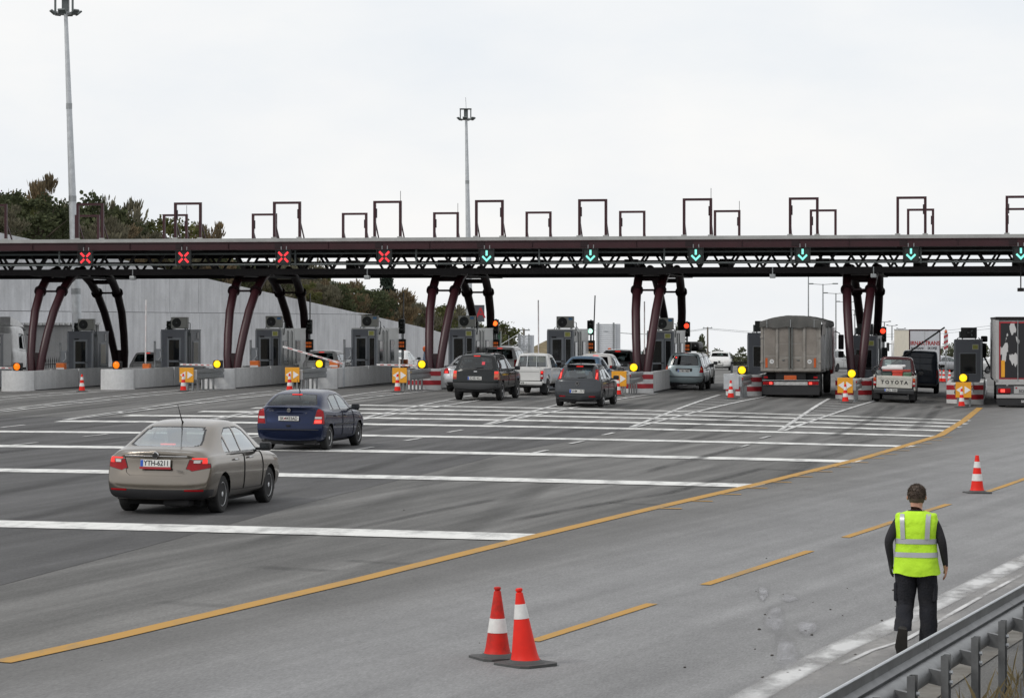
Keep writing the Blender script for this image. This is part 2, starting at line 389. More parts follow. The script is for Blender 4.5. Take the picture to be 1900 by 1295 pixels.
for k in range(16):                                                   # raised ribs of the profiled edge line
    v = 47 + k * 2.1
    ribbon('yellow_rib', [W(by_v(YEL, v) + .12, v), W(by_v(YEL, v) + .5, v + .05)], .16, M_yel, .016)
for a, b in (((989, 1191), (1210, 1121)), ((1308, 1086), (1503, 1023)), ((1568, 998), (1660, 968)), ((1690, 958), (1760, 936)), ((1832, 913), (1960, 868))):
    ribbon('yellow_dash', [P(*a), P(*b)], .14, M_yel, .013, slip)
ribbon('yellow_line_tail', [P(1700, 842), P(1750, 818)], .1, M_yel, .013) if False else None
EDGE2 = curve([(1330, 1330), (1440, 1268), (1560, 1203), (1690, 1146), (1790, 1096), (1900, 1040), (2100, 950)])
M_lime = soft_mark('lime_film', (.55, .55, .55), 1.5, 1.4, .5, .5)
soft_strip('edge_line', EDGE2, .34, M_lime, .016, slip, .5)
soft_strip('edge_line_spill', [(p.x + .25, p.y) for p in EDGE2], .9, soft_mark('dust_film', (.36, .35, .34), .9, 1.1, .7, .4), .013, slip, .5)
soft_strip('worn_thin_line', curve([(1560, 1236), (1618, 1209), (1679, 1190), (1833, 1102), (1900, 1066)]), .07, M_lime, .02, slip)
M_spot = soft_mark('lime_patch', (.44, .44, .46), .9, 4.5, .6, .18); M_spot2 = soft_mark('damp_ring', (.1, .1, .1), .2, 1.5, .6, 1.0)
for x, y, rx, ry in ((1459, 1217, 21, 30), (1498, 1167, 19, 13), (1438, 1152, 18, 23), (1465, 1111, 15, 8), (1416, 1103, 9, 13)):
    for nm, k_, m_, lf in (('lime_patch', 1.0, M_spot, .0155), ('damp_ring', 1.45, M_spot2, .0125)):
        vv = []; uv = []; ff = []; nr, na = 5, 28
        for r_ in range(nr + 1):
            for q in range(na):
                a = 2 * PI * q / na; s_ = k_ * r_ / nr * (1 + .1 * math.sin(3 * a + x) + .06 * math.sin(5 * a)); e = P(x + rx * s_ * math.cos(a), y + ry * s_ * math.sin(a)); vv.append((e.x, e.y, e.z + lf)); uv.append((.5 - .5 * r_ / nr, .5))
        for r_ in range(nr):
            for q in range(na): ff.append((r_ * na + q, r_ * na + (q + 1) % na, (r_ + 1) * na + (q + 1) % na, (r_ + 1) * na + q))
        o = part(nm, MB().add(vv, ff), m_, slip); ul = o.data.uv_layers.new(name='UVMap')
        for lp in o.data.loops: ul.data[lp.index].uv = uv[lp.vertex_index]
# lane dividers: a hatched gore in front of each island, dashes towards the camera
V0, UI = 109.5, [-1.55 - 4.45 * i for i in range(11)]; UI[10] = -46.75
for i, ui in enumerate(UI):
    if i == 0: continue
    vt = 80.0
    if i in (9, 10): vt = 78
    ub = ui - .55
    left = [W(ub - .0, vt), W(ui - .95, V0 - .2)]; right = [W(ub + .12, vt), W(ui + .95, V0 - .2)]
    ribbon('gore_line', left, .14, M_white_w, .017); ribbon('gore_line', right, .14, M_white_w, .0172)
    for k in range(9):
        v = vt + 5 + k * 2.6; t = (v - vt) / (V0 - .2 - vt)
        a = ub + (ui - .95 - ub) * t + .06; b = ub + .12 + (ui + .95 - ub - .12) * t - .06
        ribbon('gore_hatch', [W(a, v + .35), W(b, v - .2)], .16, M_white_w, .0165)
    for k in range(3):
        v = vt - 3.4 - k * 5.2
        if i > 1 or k < 2: ribbon('lane_dash', [W(ub - .1 * k, v), W(ub - .1 * k - .1, v - 1.6)], .13, M_white_w, .017)
# skid marks
M_skid = soft_mark('tyre_rubber_mark', (.035, .035, .036), .6, 1.1, .9, .2); M_track = soft_mark('wheel_track_film', (.05, .05, .05), .3, .7, 1.0, .12)
for pts, w in (([(930, 970), (1100, 938), (1240, 915), (1420, 868)], .16), ([(640, 985), (800, 950), (930, 925)], .12), ([(1180, 880), (1300, 850), (1400, 822)], .2),
               ([(1250, 800), (1330, 782), (1400, 768)], .2), ([(1540, 812), (1610, 782), (1660, 752)], .22), ([(1690, 800), (1725, 775), (1745, 752)], .25)):
    soft_strip('tyre_mark', curve(pts), w * 1.6, M_skid, .0185)
rk = random.Random(8)
for k in range(9):                                                     # wheel paths and oil drip lines of each lane
    ul = UI[0] - 2.225 - 4.45 * k
    for off, w in ((-.78, .55), (.78, .55), (0, .7)):
        v1 = 128; va = rk.uniform(50, 74); soft_strip('wheel_track', [W(ul + off - rk.uniform(.6, 2.2), va), W(ul + off - .25, 88), W(ul + off, 102), W(ul + off, v1)], w, M_track, .0055)
for k in range(9):
    v0 = rk.uniform(26, 42); u0 = -8 - k * 2.4; soft_strip('wheel_track', [W(u0, v0), W(u0 - .5, v0 + 16), W(u0 - 1.4, v0 + rk.uniform(28, 40))], rk.uniform(.4, .9), M_track, .0056)
for x, y, w in ((545, 1056, .5), (712, 1044, .45), (370, 1122, .5), (1180, 935, .5), (1450, 872, .6)):
    p = P(x, y); u, v = uv_of(p.x, p.y); soft_strip('tar_stain', [W(u - .6, v + .2), W(u, v), W(u + .6, v - .1)], w, M_track, .0058, road, .3)
random.seed(5)
M_stone = mat('loose_stone', (.06, .055, .05), .9, 0, .2, 8)
st = MB()
for k in range(40):
    if k < 34: p = P(random.uniform(1400, 1700), random.uniform(1090, 1260))
    else: p = P(random.uniform(100, 1700), random.uniform(850, 1260))
    r = random.uniform(.006, .022)
    st.lathe([(r * .6, 0), (r, r * .5), (r * .4, r * .9)], 6, 'z', (p.x, p.y, p.z + .005))
o = part('loose_grit', st, M_stone, slip); o['kind'] = 'stuff'
# ================================================================== RETAINING WALL, HILLSIDE
def interp(tab, v):
    if v <= tab[0][0]: return tab[0][1]
    for (a, x), (b, y) in zip(tab, tab[1:]):
        if v <= b: return x + (y - x) * (v - a) / (b - a)
    return tab[-1][1]
WT = [(90, 9.6), (134.7, 8.05), (169, 6.35), (242, 2.66), (279, .27), (300, -1.6)]
UW = -52.0
def concrete(name, base, streaks=True):
    if name in MATS: return MATS[name]
    m, t, b = nodes(name); L = t.links.new
    b.inputs['Roughness'].default_value = .88; b.inputs['Specular IOR Level'].default_value = .25
    tc = t.nodes.new('ShaderNodeTexCoord')
    def nz(scl, det, w=.6):
        mp = t.nodes.new('ShaderNodeMapping'); mp.inputs['Scale'].default_value = scl
        n = t.nodes.new('ShaderNodeTexNoise'); n.inputs['Scale'].default_value = 1; n.inputs['Detail'].default_value = det; n.inputs['Roughness'].default_value = w
        L(tc.outputs['Object'], mp.inputs[0]); L(mp.outputs[0], n.inputs[0]); return n.outputs[0]
    def rng(s, a, b_, lo, hi):
        r = t.nodes.new('ShaderNodeMapRange'); r.inputs[1].default_value = a; r.inputs[2].default_value = b_; r.inputs[3].default_value = lo; r.inputs[4].default_value = hi; L(s, r.inputs[0]); return r.outputs[0]
    def mul(p, q):
        k = t.nodes.new('ShaderNodeMath'); k.operation = 'MULTIPLY'; L(p, k.inputs[0]); L(q, k.inputs[1]); return k.outputs[0]
    f = rng(nz((.5, .5, .5), 6), .3, .7, .86, 1.12)
    if streaks: f = mul(f, rng(nz((1.6, 1.6, .1), 6, .65), .35, .75, 1.06, .82))
    f = mul(f, rng(nz((9, 9, 9), 5), .3, .7, .93, 1.07)); f = mul(f, rng(nz((1.1, 1.1, 2.2), 8, .75), .6, .75, 1, .8))
    v = t.nodes.new('ShaderNodeVectorMath'); v.operation = 'SCALE'; v.inputs[0].default_value = base; L(f, v.inputs['Scale']); L(v.outputs[0], b.inputs['Base Color'])
    bp = t.nodes.new('ShaderNodeBump'); bp.inputs['Strength'].default_value = .3; bp.inputs['Distance'].default_value = .02; L(nz((6, 6, 6), 6), bp.inputs['Height']); L(bp.outputs[0], b.inputs['Normal'])
    MATS[name] = m; return m
M_conc = concrete('concrete_wall', (.57, .575, .59)); M_conc_i = concrete('concrete_island', (.6, .605, .61)); M_conc_d = concrete('concrete_shed', (.25, .25, .25))
wall = thing('retaining_wall', 'long grey concrete retaining wall below the hillside on the left', 'wall', W(UW, 100), -A)
wall.location.z = 0
v = 96.0; k = 0
while v < 296:
    w = 6.2
    for (zl, zh) in ((-7, 3.9), (3.9, 99)):                             # two lifts of cast panels with an open joint between them
        t0, t1 = interp(WT, v), interp(WT, v + w)
        zl_, a, b = zl, min(zh, t0), min(zh, t1)
        if max(a, b) <= zl_ + .05: continue
        a = max(a, zl_ + .02); b = max(b, zl_ + .02)
        g = .012; of = (k * 37 % 5) * .004; th = .0 if zl < 0 else -.06
        y0, y1 = v - 100 + g, v - 100 + w - g
        x0, x1 = -.5 + th, 0 + th + of
        zz = zl_ + (.03 if zl > 0 else 0)
        vv = [(x0, y0, zz), (x1, y0, zz), (x1, y1, zz), (x0, y1, zz), (x0, y0, a), (x1, y0, a), (x1, y1, b), (x0, y1, b)]
        part('wall_panel', MB().add(vv, [(0, 3, 2, 1), (4, 5, 6, 7), (0, 1, 5, 4), (1, 2, 6, 5), (2, 3, 7, 6), (3, 0, 4, 7)]), M_conc, wall)
    v += w; k += 1
back = MB(); back.add([(-.45, -4, -7), (-.45, 196, -7), (-.45, 196, -1.8), (-.45, 142, 2.5), (-.45, 69, 6.2), (-.45, 34.7, 7.9), (-.45, -4, 9.3)], [(0, 1, 2, 3, 4, 5, 6)])
part('wall_core', back, M_conc, wall)
M_hill = mat('hillside_scrub_soil', (.085, .08, .05), 1, 0, .45, .35, .8, .1, dirt=(.16, .12, .07), dirt_amt=.7)
HT = [(80, 15), (130, 12.5), (187, 9.2), (217, 6.6), (255, 3.4), (300, -.4), (360, -5)]
def hill_z(u, v):
    t = max(0, min(1, (UW - .3 - u) / 20.0)); a = interp(WT, v) - .25; b = max(interp(HT, v), a + .3)
    far = max(0, -72 - u) * .04
    return a + (b - a) * (t * t * (3 - 2 * t)) ** .8 - far + .35 * math.sin(u * .9 + v * .31) * t + .25 * math.sin(u * .37 - v * .73) * t
vv = []; ff = []; us = [UW - .3 - i * 1.2 for i in range(20)] + [-80, -100, -140, -220]; vs = lin(84, 330, 70)
for v in vs:
    for u in us:
        p = W(u, v); vv.append((p.x, p.y, hill_z(u, v)))
n = len(us)
for i in range(len(vs) - 1):
    for k in range(n - 1): ff.append((i * n + k, i * n + k + 1, (i + 1) * n + k + 1, (i + 1) * n + k))
struct(part('hillside', MB().add(vv, ff), M_hill, None, True))
# ================================================================== TREES AND SHRUBS
def leafmat(name, c1, c2, c3):
    m, t, b = nodes(name); L = t.links.new
    b.inputs['Roughness'].default_value = .8; b.inputs['Specular IOR Level'].default_value = .2
    tc = t.nodes.new('ShaderNodeTexCoord'); n = t.nodes.new('ShaderNodeTexNoise'); n.inputs['Scale'].default_value = 1.3; n.inputs['Detail'].default_value = 5; n.inputs['Roughness'].default_value = .7
    L(tc.outputs['Object'], n.inputs[0]); r = t.nodes.new('ShaderNodeValToRGB')
    e = r.color_ramp.elements; e[0].position = .3; e[0].color = (*c1, 1); e[1].position = .72; e[1].color = (*c3, 1); k = e.new(.52); k.color = (*c2, 1)
    L(n.outputs[0], r.inputs[0]); L(r.outputs[0], b.inputs['Base Color']); MATS[name] = m; return m
LF = {'dark': leafmat('foliage_dark', (.04, .052, .027), (.068, .08, .038), (.115, .115, .058)),
      'green': leafmat('foliage_green', (.055, .068, .024), (.105, .112, .038), (.18, .16, .06)),
      'brown': leafmat('foliage_broom_brown', (.1, .085, .055), (.16, .12, .07), (.26, .165, .08)),
      'grey': leafmat('foliage_grey_twigs', (.1, .095, .065), (.14, .13, .09), (.19, .165, .115)),
      'pine': leafmat('foliage_conifer', (.018, .03, .022), (.028, .042, .03), (.045, .06, .038)),
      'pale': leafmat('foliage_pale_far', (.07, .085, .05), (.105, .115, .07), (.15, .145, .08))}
M_bark = mat('bark', (.07, .058, .045), .95, 0, .25, 6, .5, .2)
def crown_mesh(kind, seed, n=1500, shape='bush'):
    """unit-height crown of small leaf blades in uneven clumps"""
    rd = random.Random(seed); vv = []; ff = []
    cl = []
    if shape == 'cone':
        for k in range(70):
            h = rd.random() ** .8; r = .30 * (1 - h) + .015; a = rd.uniform(0, 2 * PI); q = rd.uniform(.35, 1) * r
            cl.append((q * math.cos(a), q * math.sin(a), .08 + .92 * h, .055 + .09 * (1 - h)))
    else:
        for k in range(26):
            a = rd.uniform(0, 2 * PI); h = rd.uniform(.12, .95); env = math.sin(PI * (.12 + .8 * h)) ** .7 * .55
            q = env * rd.uniform(.15, 1.0); cl.append((q * math.cos(a), q * math.sin(a), h, rd.uniform(.08, .19)))
    for k in range(n):
        c = cl[rd.randrange(len(cl))]; s = c[3]
        d = Vector((rd.gauss(0, 1), rd.gauss(0, 1), rd.gauss(0, 1))).normalized() * s * rd.uniform(.3, 1.1)
        p = Vector(c[:3]) + d
        if p.z < .01: p.z = .02
        up = Vector((d.x * .6, d.y * .6, abs(d.z) + (.13 if shape == 'broom' else .05))).normalized() if shape != 'cone' else Vector((c[0], c[1], -.05 + rd.uniform(-.1, .1))).normalized()
        L_, w_ = (rd.uniform(.06, .12), rd.uniform(.008, .016)) if shape == 'broom' else (rd.uniform(.025, .055), rd.uniform(.014, .03))
        if shape == 'cone': L_, w_ = rd.uniform(.03, .07), rd.uniform(.012, .022)
        sd = up.cross(Vector((rd.gauss(0, 1), rd.gauss(0, 1), rd.gauss(0, 1)))).normalized() * w_
        o = len(vv); vv += [p - sd * .6, p + sd * .6, p + up * L_ * .6 + sd, p + up * L_, p + up * L_ * .6 - sd]; ff.append((o, o + 1, o + 2, o + 3, o + 4))
    me = bpy.data.meshes.new('crown'); me.from_pydata(vv, [], ff); me.materials.append(LF[kind]); return me
def trunk_mesh(seed, shape='bush'):
    rd = random.Random(seed + 99); m = MB()
    if shape == 'cone': m.tube([(0, 0, -.05), (0, 0, .5), (0, 0, .97)], [.022, .014, .003], 6)
    else:
        m.tube([(0, 0, -.06), (.01, 0, .2), (.03, .02, .5)], [.03, .022, .01], 6)
        for k in range(7):
            a = rd.uniform(0, 2 * PI); h = rd.uniform(.05, .3); r = rd.uniform(.2, .42)
            m.tube([(0, 0, h), (r * .5 * math.cos(a), r * .5 * math.sin(a), h + .22), (r * math.cos(a), r * math.sin(a), h + rd.uniform(.3, .55))], [.016, .011, .003], 5)
    return m.mesh('trunk', True, (M_bark,))
VAR = {}
def tree(name, kind, shape, seed, loc, h, wd_, label, cat, group, rot=0.0, n=1500):
    key = (kind, shape, seed, n)
    if key not in VAR: VAR[key] = (crown_mesh(kind, seed, n, shape), trunk_mesh(seed, shape))
    o = thing(name, label, cat, loc, rot, group); o.scale = (wd_, wd_, h)
    link('crown', VAR[key][0], o); link('trunk', VAR[key][1], o)
    return o
random.seed(11)
G_h = 'shrubs growing on the hillside above the concrete wall'
cnt = 0
kinds = [('dark', 'bush', 'dark evergreen shrub in the thicket on the hillside above the concrete wall'), ('grey', 'broom', 'grey twiggy broom shrub in the thicket on the hillside above the concrete wall'),
         ('green', 'bush', 'yellowish green shrub in the thicket on the hillside above the concrete wall'), ('brown', 'broom', 'reddish brown broom shrub in the thicket on the hillside above the concrete wall')]
for row, (u0, u1, k_n) in enumerate(((-54, -56.5, 34), (-57.5, -61, 34), (-62, -67, 32), (-67.5, -73, 30))):
    for k in range(k_n):
        v = 122 + (306 - 122) * (k + random.uniform(-.4, .4)) / k_n; u = random.uniform(u1, u0)
        p = W(u, v); z = hill_z(u, v)
        kd = random.choices(kinds, weights=(5, 4, 3.0 if v > 200 else 1.2, 1.6 if v < 230 else .6))[0]
        hh = (.72 if v < 180 and row > 1 else 1) * random.uniform(2.0, 3.6) * (1.15 if row > 1 else .9) * (1.25 if v > 235 else 1)
        xs_ = 950 + F * p.x / p.y; zone = 'left of the near light mast' if xs_ < 150 else 'right of the near light mast' if xs_ < 430 else 'behind the second canopy support' if xs_ < 620 else 'left of the middle support' if xs_ < 800 else 'behind the middle support'
        lab = kd[2].split(' in the ')[0] + (' close above the wall ', ' low on the slope ', ' high on the slope ', ' on the hill crest ')[row] + zone
        tree('shrub', kd[0], kd[1], random.choice((1, 2, 3)), (p.x, p.y, z - .15), hh, hh * random.uniform(1.0, 1.5), lab, 'shrub', G_h, random.uniform(0, 6.28), 2400)
def sky_tree(x, y_top, Z, h, kind, shape, seed, label, wd_=1.0, cat='tree', group=None, n=2400):
    X = (x - 950) / F * Z; zt = CH - (y_top - HY) / F * Z - (.13 * h if shape != 'cone' else 0)
    return tree('tree', kind, shape, seed, (X, Z, zt - h), h, h * wd_, label, cat, group, seed * 1.3, n)
sky_tree(64, 320, 192, 5.0, 'brown', 'broom', 7, 'lone russet broom bush standing on the hill crest at far left', .95, 'shrub', n=2600)
sky_tree(160, 350, 186, 6.0, 'dark', 'bush', 8, 'tall dark evergreen tree on the hill just right of the near light mast', 1.0, 'tree')
sky_tree(212, 362, 196, 5.6, 'grey', 'broom', 9, 'grey twiggy tree on the hill crest right of the near light mast', 1.1, 'tree')
sky_tree(385, 405, 212, 4.4, 'brown', 'broom', 10, 'brown broom bush at the right end of the hill crest above the canopy', 1.0, 'shrub')
sky_tree(330, 398, 208, 4.0, 'green', 'bush', 3, 'green bush on the crest behind the second roof frame from the left', 1.2, 'shrub')
sky_tree(718, 515, 262, 7.0, 'pine', 'cone', 12, 'dark spruce with pointed top rising from the hillside under the canopy', .95)
sky_tree(655, 520, 255, 6.0, 'dark', 'bush', 13, 'dense dark tree left of the spruce on the hillside', 1.0)
sky_tree(770, 548, 275, 6.0, 'green', 'bush', 14, 'olive green tree right of the spruce on the hillside', 1.2)
sky_tree(925, 594, 300, 5.0, 'green', 'bush', 15, 'round green bush right behind the middle canopy support', 1.1, 'shrub')
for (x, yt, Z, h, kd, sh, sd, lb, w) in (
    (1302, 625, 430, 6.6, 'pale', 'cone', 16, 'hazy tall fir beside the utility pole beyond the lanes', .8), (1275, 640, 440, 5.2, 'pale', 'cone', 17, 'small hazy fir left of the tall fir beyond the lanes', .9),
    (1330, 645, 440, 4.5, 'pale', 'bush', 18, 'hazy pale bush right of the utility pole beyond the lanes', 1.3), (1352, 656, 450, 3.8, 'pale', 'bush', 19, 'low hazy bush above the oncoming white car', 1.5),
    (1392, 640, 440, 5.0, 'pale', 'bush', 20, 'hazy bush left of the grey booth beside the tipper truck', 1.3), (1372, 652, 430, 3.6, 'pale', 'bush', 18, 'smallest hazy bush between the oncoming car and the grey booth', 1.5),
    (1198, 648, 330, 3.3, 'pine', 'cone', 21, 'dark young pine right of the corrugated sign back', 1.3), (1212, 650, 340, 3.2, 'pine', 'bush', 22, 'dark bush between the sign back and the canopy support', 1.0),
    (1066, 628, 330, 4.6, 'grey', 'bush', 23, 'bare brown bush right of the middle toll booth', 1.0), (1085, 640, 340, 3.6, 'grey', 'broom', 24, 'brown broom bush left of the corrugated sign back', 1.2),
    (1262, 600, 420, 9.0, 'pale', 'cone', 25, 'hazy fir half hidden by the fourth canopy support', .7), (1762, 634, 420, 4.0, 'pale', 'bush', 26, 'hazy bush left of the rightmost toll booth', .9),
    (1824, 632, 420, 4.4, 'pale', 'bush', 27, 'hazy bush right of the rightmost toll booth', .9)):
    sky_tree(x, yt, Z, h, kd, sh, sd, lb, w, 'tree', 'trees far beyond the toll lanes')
# ground rises a little under the bushes seen through the left-centre lanes
bank = MB(); vv = []; ff = []; us = lin(-49, -38, 12); vs = lin(255, 330, 12)
for v in vs:
    for u in us:
        p = W(u, v); t = (-38 - u) / 11.0; vv.append((p.x, p.y, p.z + 3.4 * t * (1 - abs((v - 292) / 38)) - .05))
n = len(us)
for i in range(len(vs) - 1):
    for k in range(n - 1): ff.append((i * n + k, i * n + k + 1, (i + 1) * n + k + 1, (i + 1) * n + k))
struct(part('verge_bank', MB().add(vv, ff), mat('dry_grass', (.2, .16, .1), 1, 0, .35, .6, .6, .1, dirt=(.09, .09, .04), dirt_amt=.7), None, True))

# unseen banks behind camera and right verge, added for dark reflections in the cars
def bank_strip(name, us, vs, fz):
    vv = []; ff = []; n = len(us)
    for v in vs:
        for u in us:
            p = W(u, v); vv.append((p.x, p.y, fz(u, v)))
    for i in range(len(vs) - 1):
        for k in range(n - 1): ff.append((i * n + k, i * n + k + 1, (i + 1) * n + k + 1, (i + 1) * n + k))
    return struct(part(name, MB().add(vv, ff), M_hill, None, True))
bank_strip('rear_reflection_bank', lin(-160, 160, 60), lin(-75, -22, 16), lambda u, v: -.1 + 8.5 * (min(1, (-22 - v) / 30.0)) ** .8 + (1.2 * math.sin(u * .33) + .8 * math.sin(u * .81 + v * .4)) * min(1, (-22 - v) / 20.0))
bank_strip('right_reflection_bank', lin(24, 60, 12), lin(-20, 96, 40), lambda u, v: -.1 + 4.2 * min(1, (u - 24) / 12.0) + (.5 * math.sin(v * .43) + .35 * math.sin(v * 1.1 + u)) * min(1, (u - 24) / 9.0))
# ================================================================== TOLL CANOPY
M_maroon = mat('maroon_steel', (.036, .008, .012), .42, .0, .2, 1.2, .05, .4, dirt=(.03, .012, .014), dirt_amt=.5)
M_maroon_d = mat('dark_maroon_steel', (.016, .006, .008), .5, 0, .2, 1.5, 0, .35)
M_black = mat('black_steel', (.009, .007, .008), .6, 0, .2, 2, 0, .3)
M_sheet = mat('roof_sheet_grey', (.36, .365, .36), .5, .2, .15, 1.2, dirt=(.2, .2, .19), dirt_amt=.4)
M_galv = mat('galvanised_steel', (.33, .345, .355), .42, .75, .22, 5, .05, dirt=(.2, .2, .2), dirt_amt=.4)
M_galv_l = mat('galvanised_light', (.5, .52, .54), .45, .5, .15, 4, .05)
M_gun = mat('grey_conduit', (.11, .125, .125), .5, .3, .15, 4)
VG = 112.5; ZR = 6.95
LANE = [UI[0] + 2.225 - 4.45 * k for k in range(10)]                   # centre of lane k, counted from the right
can = thing('toll_canopy', 'long dark maroon steel toll canopy with curved supports spanning every lane', 'toll canopy', W(0, VG), -A); can.location.z = 0
U0, U1 = -60.0, 8.5
part('roof_deck', MB().box(U0, U1, .02, 13.0, ZR - .15, ZR), M_sheet, can)
part('roof_soffit', MB().box(U0, U1, .3, 12.9, ZR - .24, ZR - .152), M_black, can)
part('fascia_beam', MB().box(U0, U1, .05, .14, ZR - .46, ZR - .152).box(U0, U1, .0, .24, ZR - .49, ZR - .461).box(U0, U1, .0, .2, ZR - .185, ZR - .153), M_maroon, can)
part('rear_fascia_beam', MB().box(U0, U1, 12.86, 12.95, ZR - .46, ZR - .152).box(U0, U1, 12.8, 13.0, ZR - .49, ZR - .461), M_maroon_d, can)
for k in range(16):                                                    # bolted splices and web stiffeners of the fascia
    x = U0 + 2.5 + k * 4.45
    part('splice_plate', MB().box(x - .16, x + .16, .03, .049, ZR - .44, ZR - .2), M_maroon_d, can)
    part('stiffener', MB().box(x + 2.2, x + 2.215, -.0, .049, ZR - .46, ZR - .19), M_maroon, can)
for yy, nm in ((1.2, 'front'), (11.4, 'rear')):
    part('bottom_chord', MB().box(U0, U1, yy - .13, yy + .13, 5.40, 5.66), M_black, can)
    part('top_chord', MB().box(U0, U1, yy - .06, yy + .06, 6.36, 6.45), M_black, can)
    x = U0 + .6
    mesh_a = MB().bar((-.46, yy, 6.38), (0, yy, 5.64), .1, .1).mesh('truss_brace', False, (M_black,)); mesh_b = MB().bar((.46, yy, 6.38), (0, yy, 5.64), .1, .1).mesh('truss_brace', False, (M_black,))
    while x < U1 - .4:
        link('truss_brace', mesh_a, can, (x, 0, 0)); link('truss_brace', mesh_b, can, (x, 0, 0)); x += 1.335
part('truss_rail', MB().box(U0, U1, 6.2, 6.3, 6.0, 6.08), M_black, can)
for k in range(15):                                                    # cross girders under the deck
    x = U0 + 2 + k * 4.45
    part('cross_girder', MB().box(x - .06, x + .06, .3, 12.7, 6.56, 6.70), M_black, can)
for z in (6.30, 5.83): part('cable_rail', MB().tube([(U0, .45, z), (U1, .45, z)], .045, 6), M_gun, can)
for k in range(13):
    x = U0 + 3.1 + k * 5.35
    part('rail_hanger', MB().box(x - .035, x + .035, .40, .47, 5.78, 6.5), M_gun, can)
# roof frames, front row and rear row
for k, ul in enumerate(LANE + [LANE[-1] - 4.45]):
    for yy in (.28, 12.6):
        fr = MB(); hw = .62; h = 1.58
        fr.box(-hw, -hw + .11, -.06, .06, 0, h).box(hw - .11, hw, -.06, .06, 0, h).box(-hw + .111, hw - .111, -.06, .06, h - .1, h)
        o = part('roof_frame', fr, M_maroon, can, False, (ul, yy, ZR + .005))
        for sx in (-hw + .055, hw - .055):
            part('frame_brace', MB().bar((sx, .07, .75), (sx, .75, 0), .05, .05), M_maroon, o)
            part('foot_plate', MB().box(sx - .11, sx + .11, -.16, -.062, .0, .05), M_sheet, o)
            if k % 2 == (1 if sx > 0 else 0): part('junction_box', MB().box(sx - .1 if sx > 0 else sx + .058, sx - .058 if sx > 0 else sx + .1, -.05, .05, .85, 1.25), M_maroon_d, o)
        if k % 3 == 0: part('antenna', MB().tube([(hw - .05, 0, h - .002), (hw - .05, 0, h + .42)], .012, 5), M_black, o)
# curved tubular supports on every second island
def arc(side, back):
    tab = [(.25, 0.0, .12), (.9, .0, .16), (1.9, .2, .26), (2.8, .58, .34), (3.8, 1.15, .43), (4.7, 2.0, .5), (5.2, 2.8, .54), (5.55, 3.7, .58), (5.7, 4.5, .6)]
    return [(side * x, (11.6 - y) if back else y, z) for z, y, x in tab]
for i in (9, 7, 5, 3, 1):
    b = W(UI[i], VG - .55); du = UI[i]; gzl = gz(b.x, b.y)
    for back in (False, True):
        for side in (-1, 1):
            pts = [(p[0] + du, p[1] - .55, p[2] + (gzl if q == 0 else 0)) for q, p in enumerate(arc(side, back))]
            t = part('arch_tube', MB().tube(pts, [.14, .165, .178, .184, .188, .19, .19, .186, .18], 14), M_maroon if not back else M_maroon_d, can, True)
            a, c = Vector(pts[5]), (Vector(pts[6]) - Vector(pts[4])).normalized()
            fl = MB().lathe([(.268, -.06), (.268, -.022), (.215, -.021), (.215, .021), (.268, .022), (.268, .06)], 18)
            for q in range(10):
                an = 2 * PI * q / 10; fl.lathe([(.02, -.1), (.02, .1)], 6, 'z', (.235 * math.cos(an), .235 * math.sin(an), 0))
            fl.xf(Matrix.Translation(a) @ c.to_track_quat('Z', 'Y').to_matrix().to_4x4())
            part('flange', fl, M_maroon_d, t)
        y5 = arc(1, back)[5][1] - .55; y6 = arc(1, back)[6][1] - .55
        part('thin_strut', MB().tube([(du - .3, y5, 4.7), (du + .3, y5, 4.7)], .045, 8), M_maroon_d, can, True)
        part('thick_strut', MB().tube([(du - .42, y6, 5.2), (du + .42, y6, 5.2)], .1, 8), M_maroon_d, can, True)
        yb = arc(1, back)[2][1] - .55
        part('base_web', MB().box(du - .2, du + .2, yb - .1 if not back else yb - .02, yb + .02 if not back else yb + .1, .3, 2.0), M_maroon_d, can)
    part('saddle_plate', MB().box(du - .8, du + .8, 1.0, 11.0, 5.36, 5.395), M_black, can)
# lamps and cameras hung under the canopy
for u, z, l in ((UI[2] + .9, 5.4, .5), (UI[5] - 3.2, 5.4, .4), (UI[8] - .4, 5.4, .5), (UI[0] - 3.8, 5.4, .5)):
    part('hanging_floodlight', MB().tube([(u, .62, z + .25), (u, .62, z - .05)], .025, 6).rbox(u - .12, u + .12, .5, .74, z - .22, z - .05, .03), M_galv, can)
part('camera_drop_pole', MB().tube([(LANE[0] - .0, .6, 6.0), (LANE[0], .6, 4.75)], .03, 6).rbox(LANE[0] - .14, LANE[0] + .14, .46, .8, 4.6, 4.75, .02), M_black, can)
# ------------------------------------------------------------------ lane signals
M_sig = mat('signal_housing', (.012, .016, .016), .5, 0, .1, 5)
M_red = emit('red_signal_leds', (1, .035, .05), 1.35, (.3, .01, .01)); M_grn = emit('green_signal_leds', (.28, 1, .82), 1.15, (.02, .2, .15))
ORD = ['rightmost', 'second from the right', 'third from the right', 'fourth from the right', 'fifth from the right', 'sixth from the right']
ORDX = {6: 'fourth from the left', 7: 'third from the left', 8: 'second from the left', 9: 'leftmost'}
hs = MB().rbox(-.31, .31, -.1, .1, -.31, .31, .02).box(-.33, .33, -.16, -.101, .29, .31).box(-.33, -.31, -.16, -.101, -.31, .29).box(.31, .33, -.16, -.101, -.31, .29).mesh('housing', False, (M_sig,))
hk = MB().box(-.13, -.1, -.02, .02, .309, .46).box(.1, .13, -.02, .02, .309, .46).mesh('bracket', False, (M_galv,))
bx_ = MB()
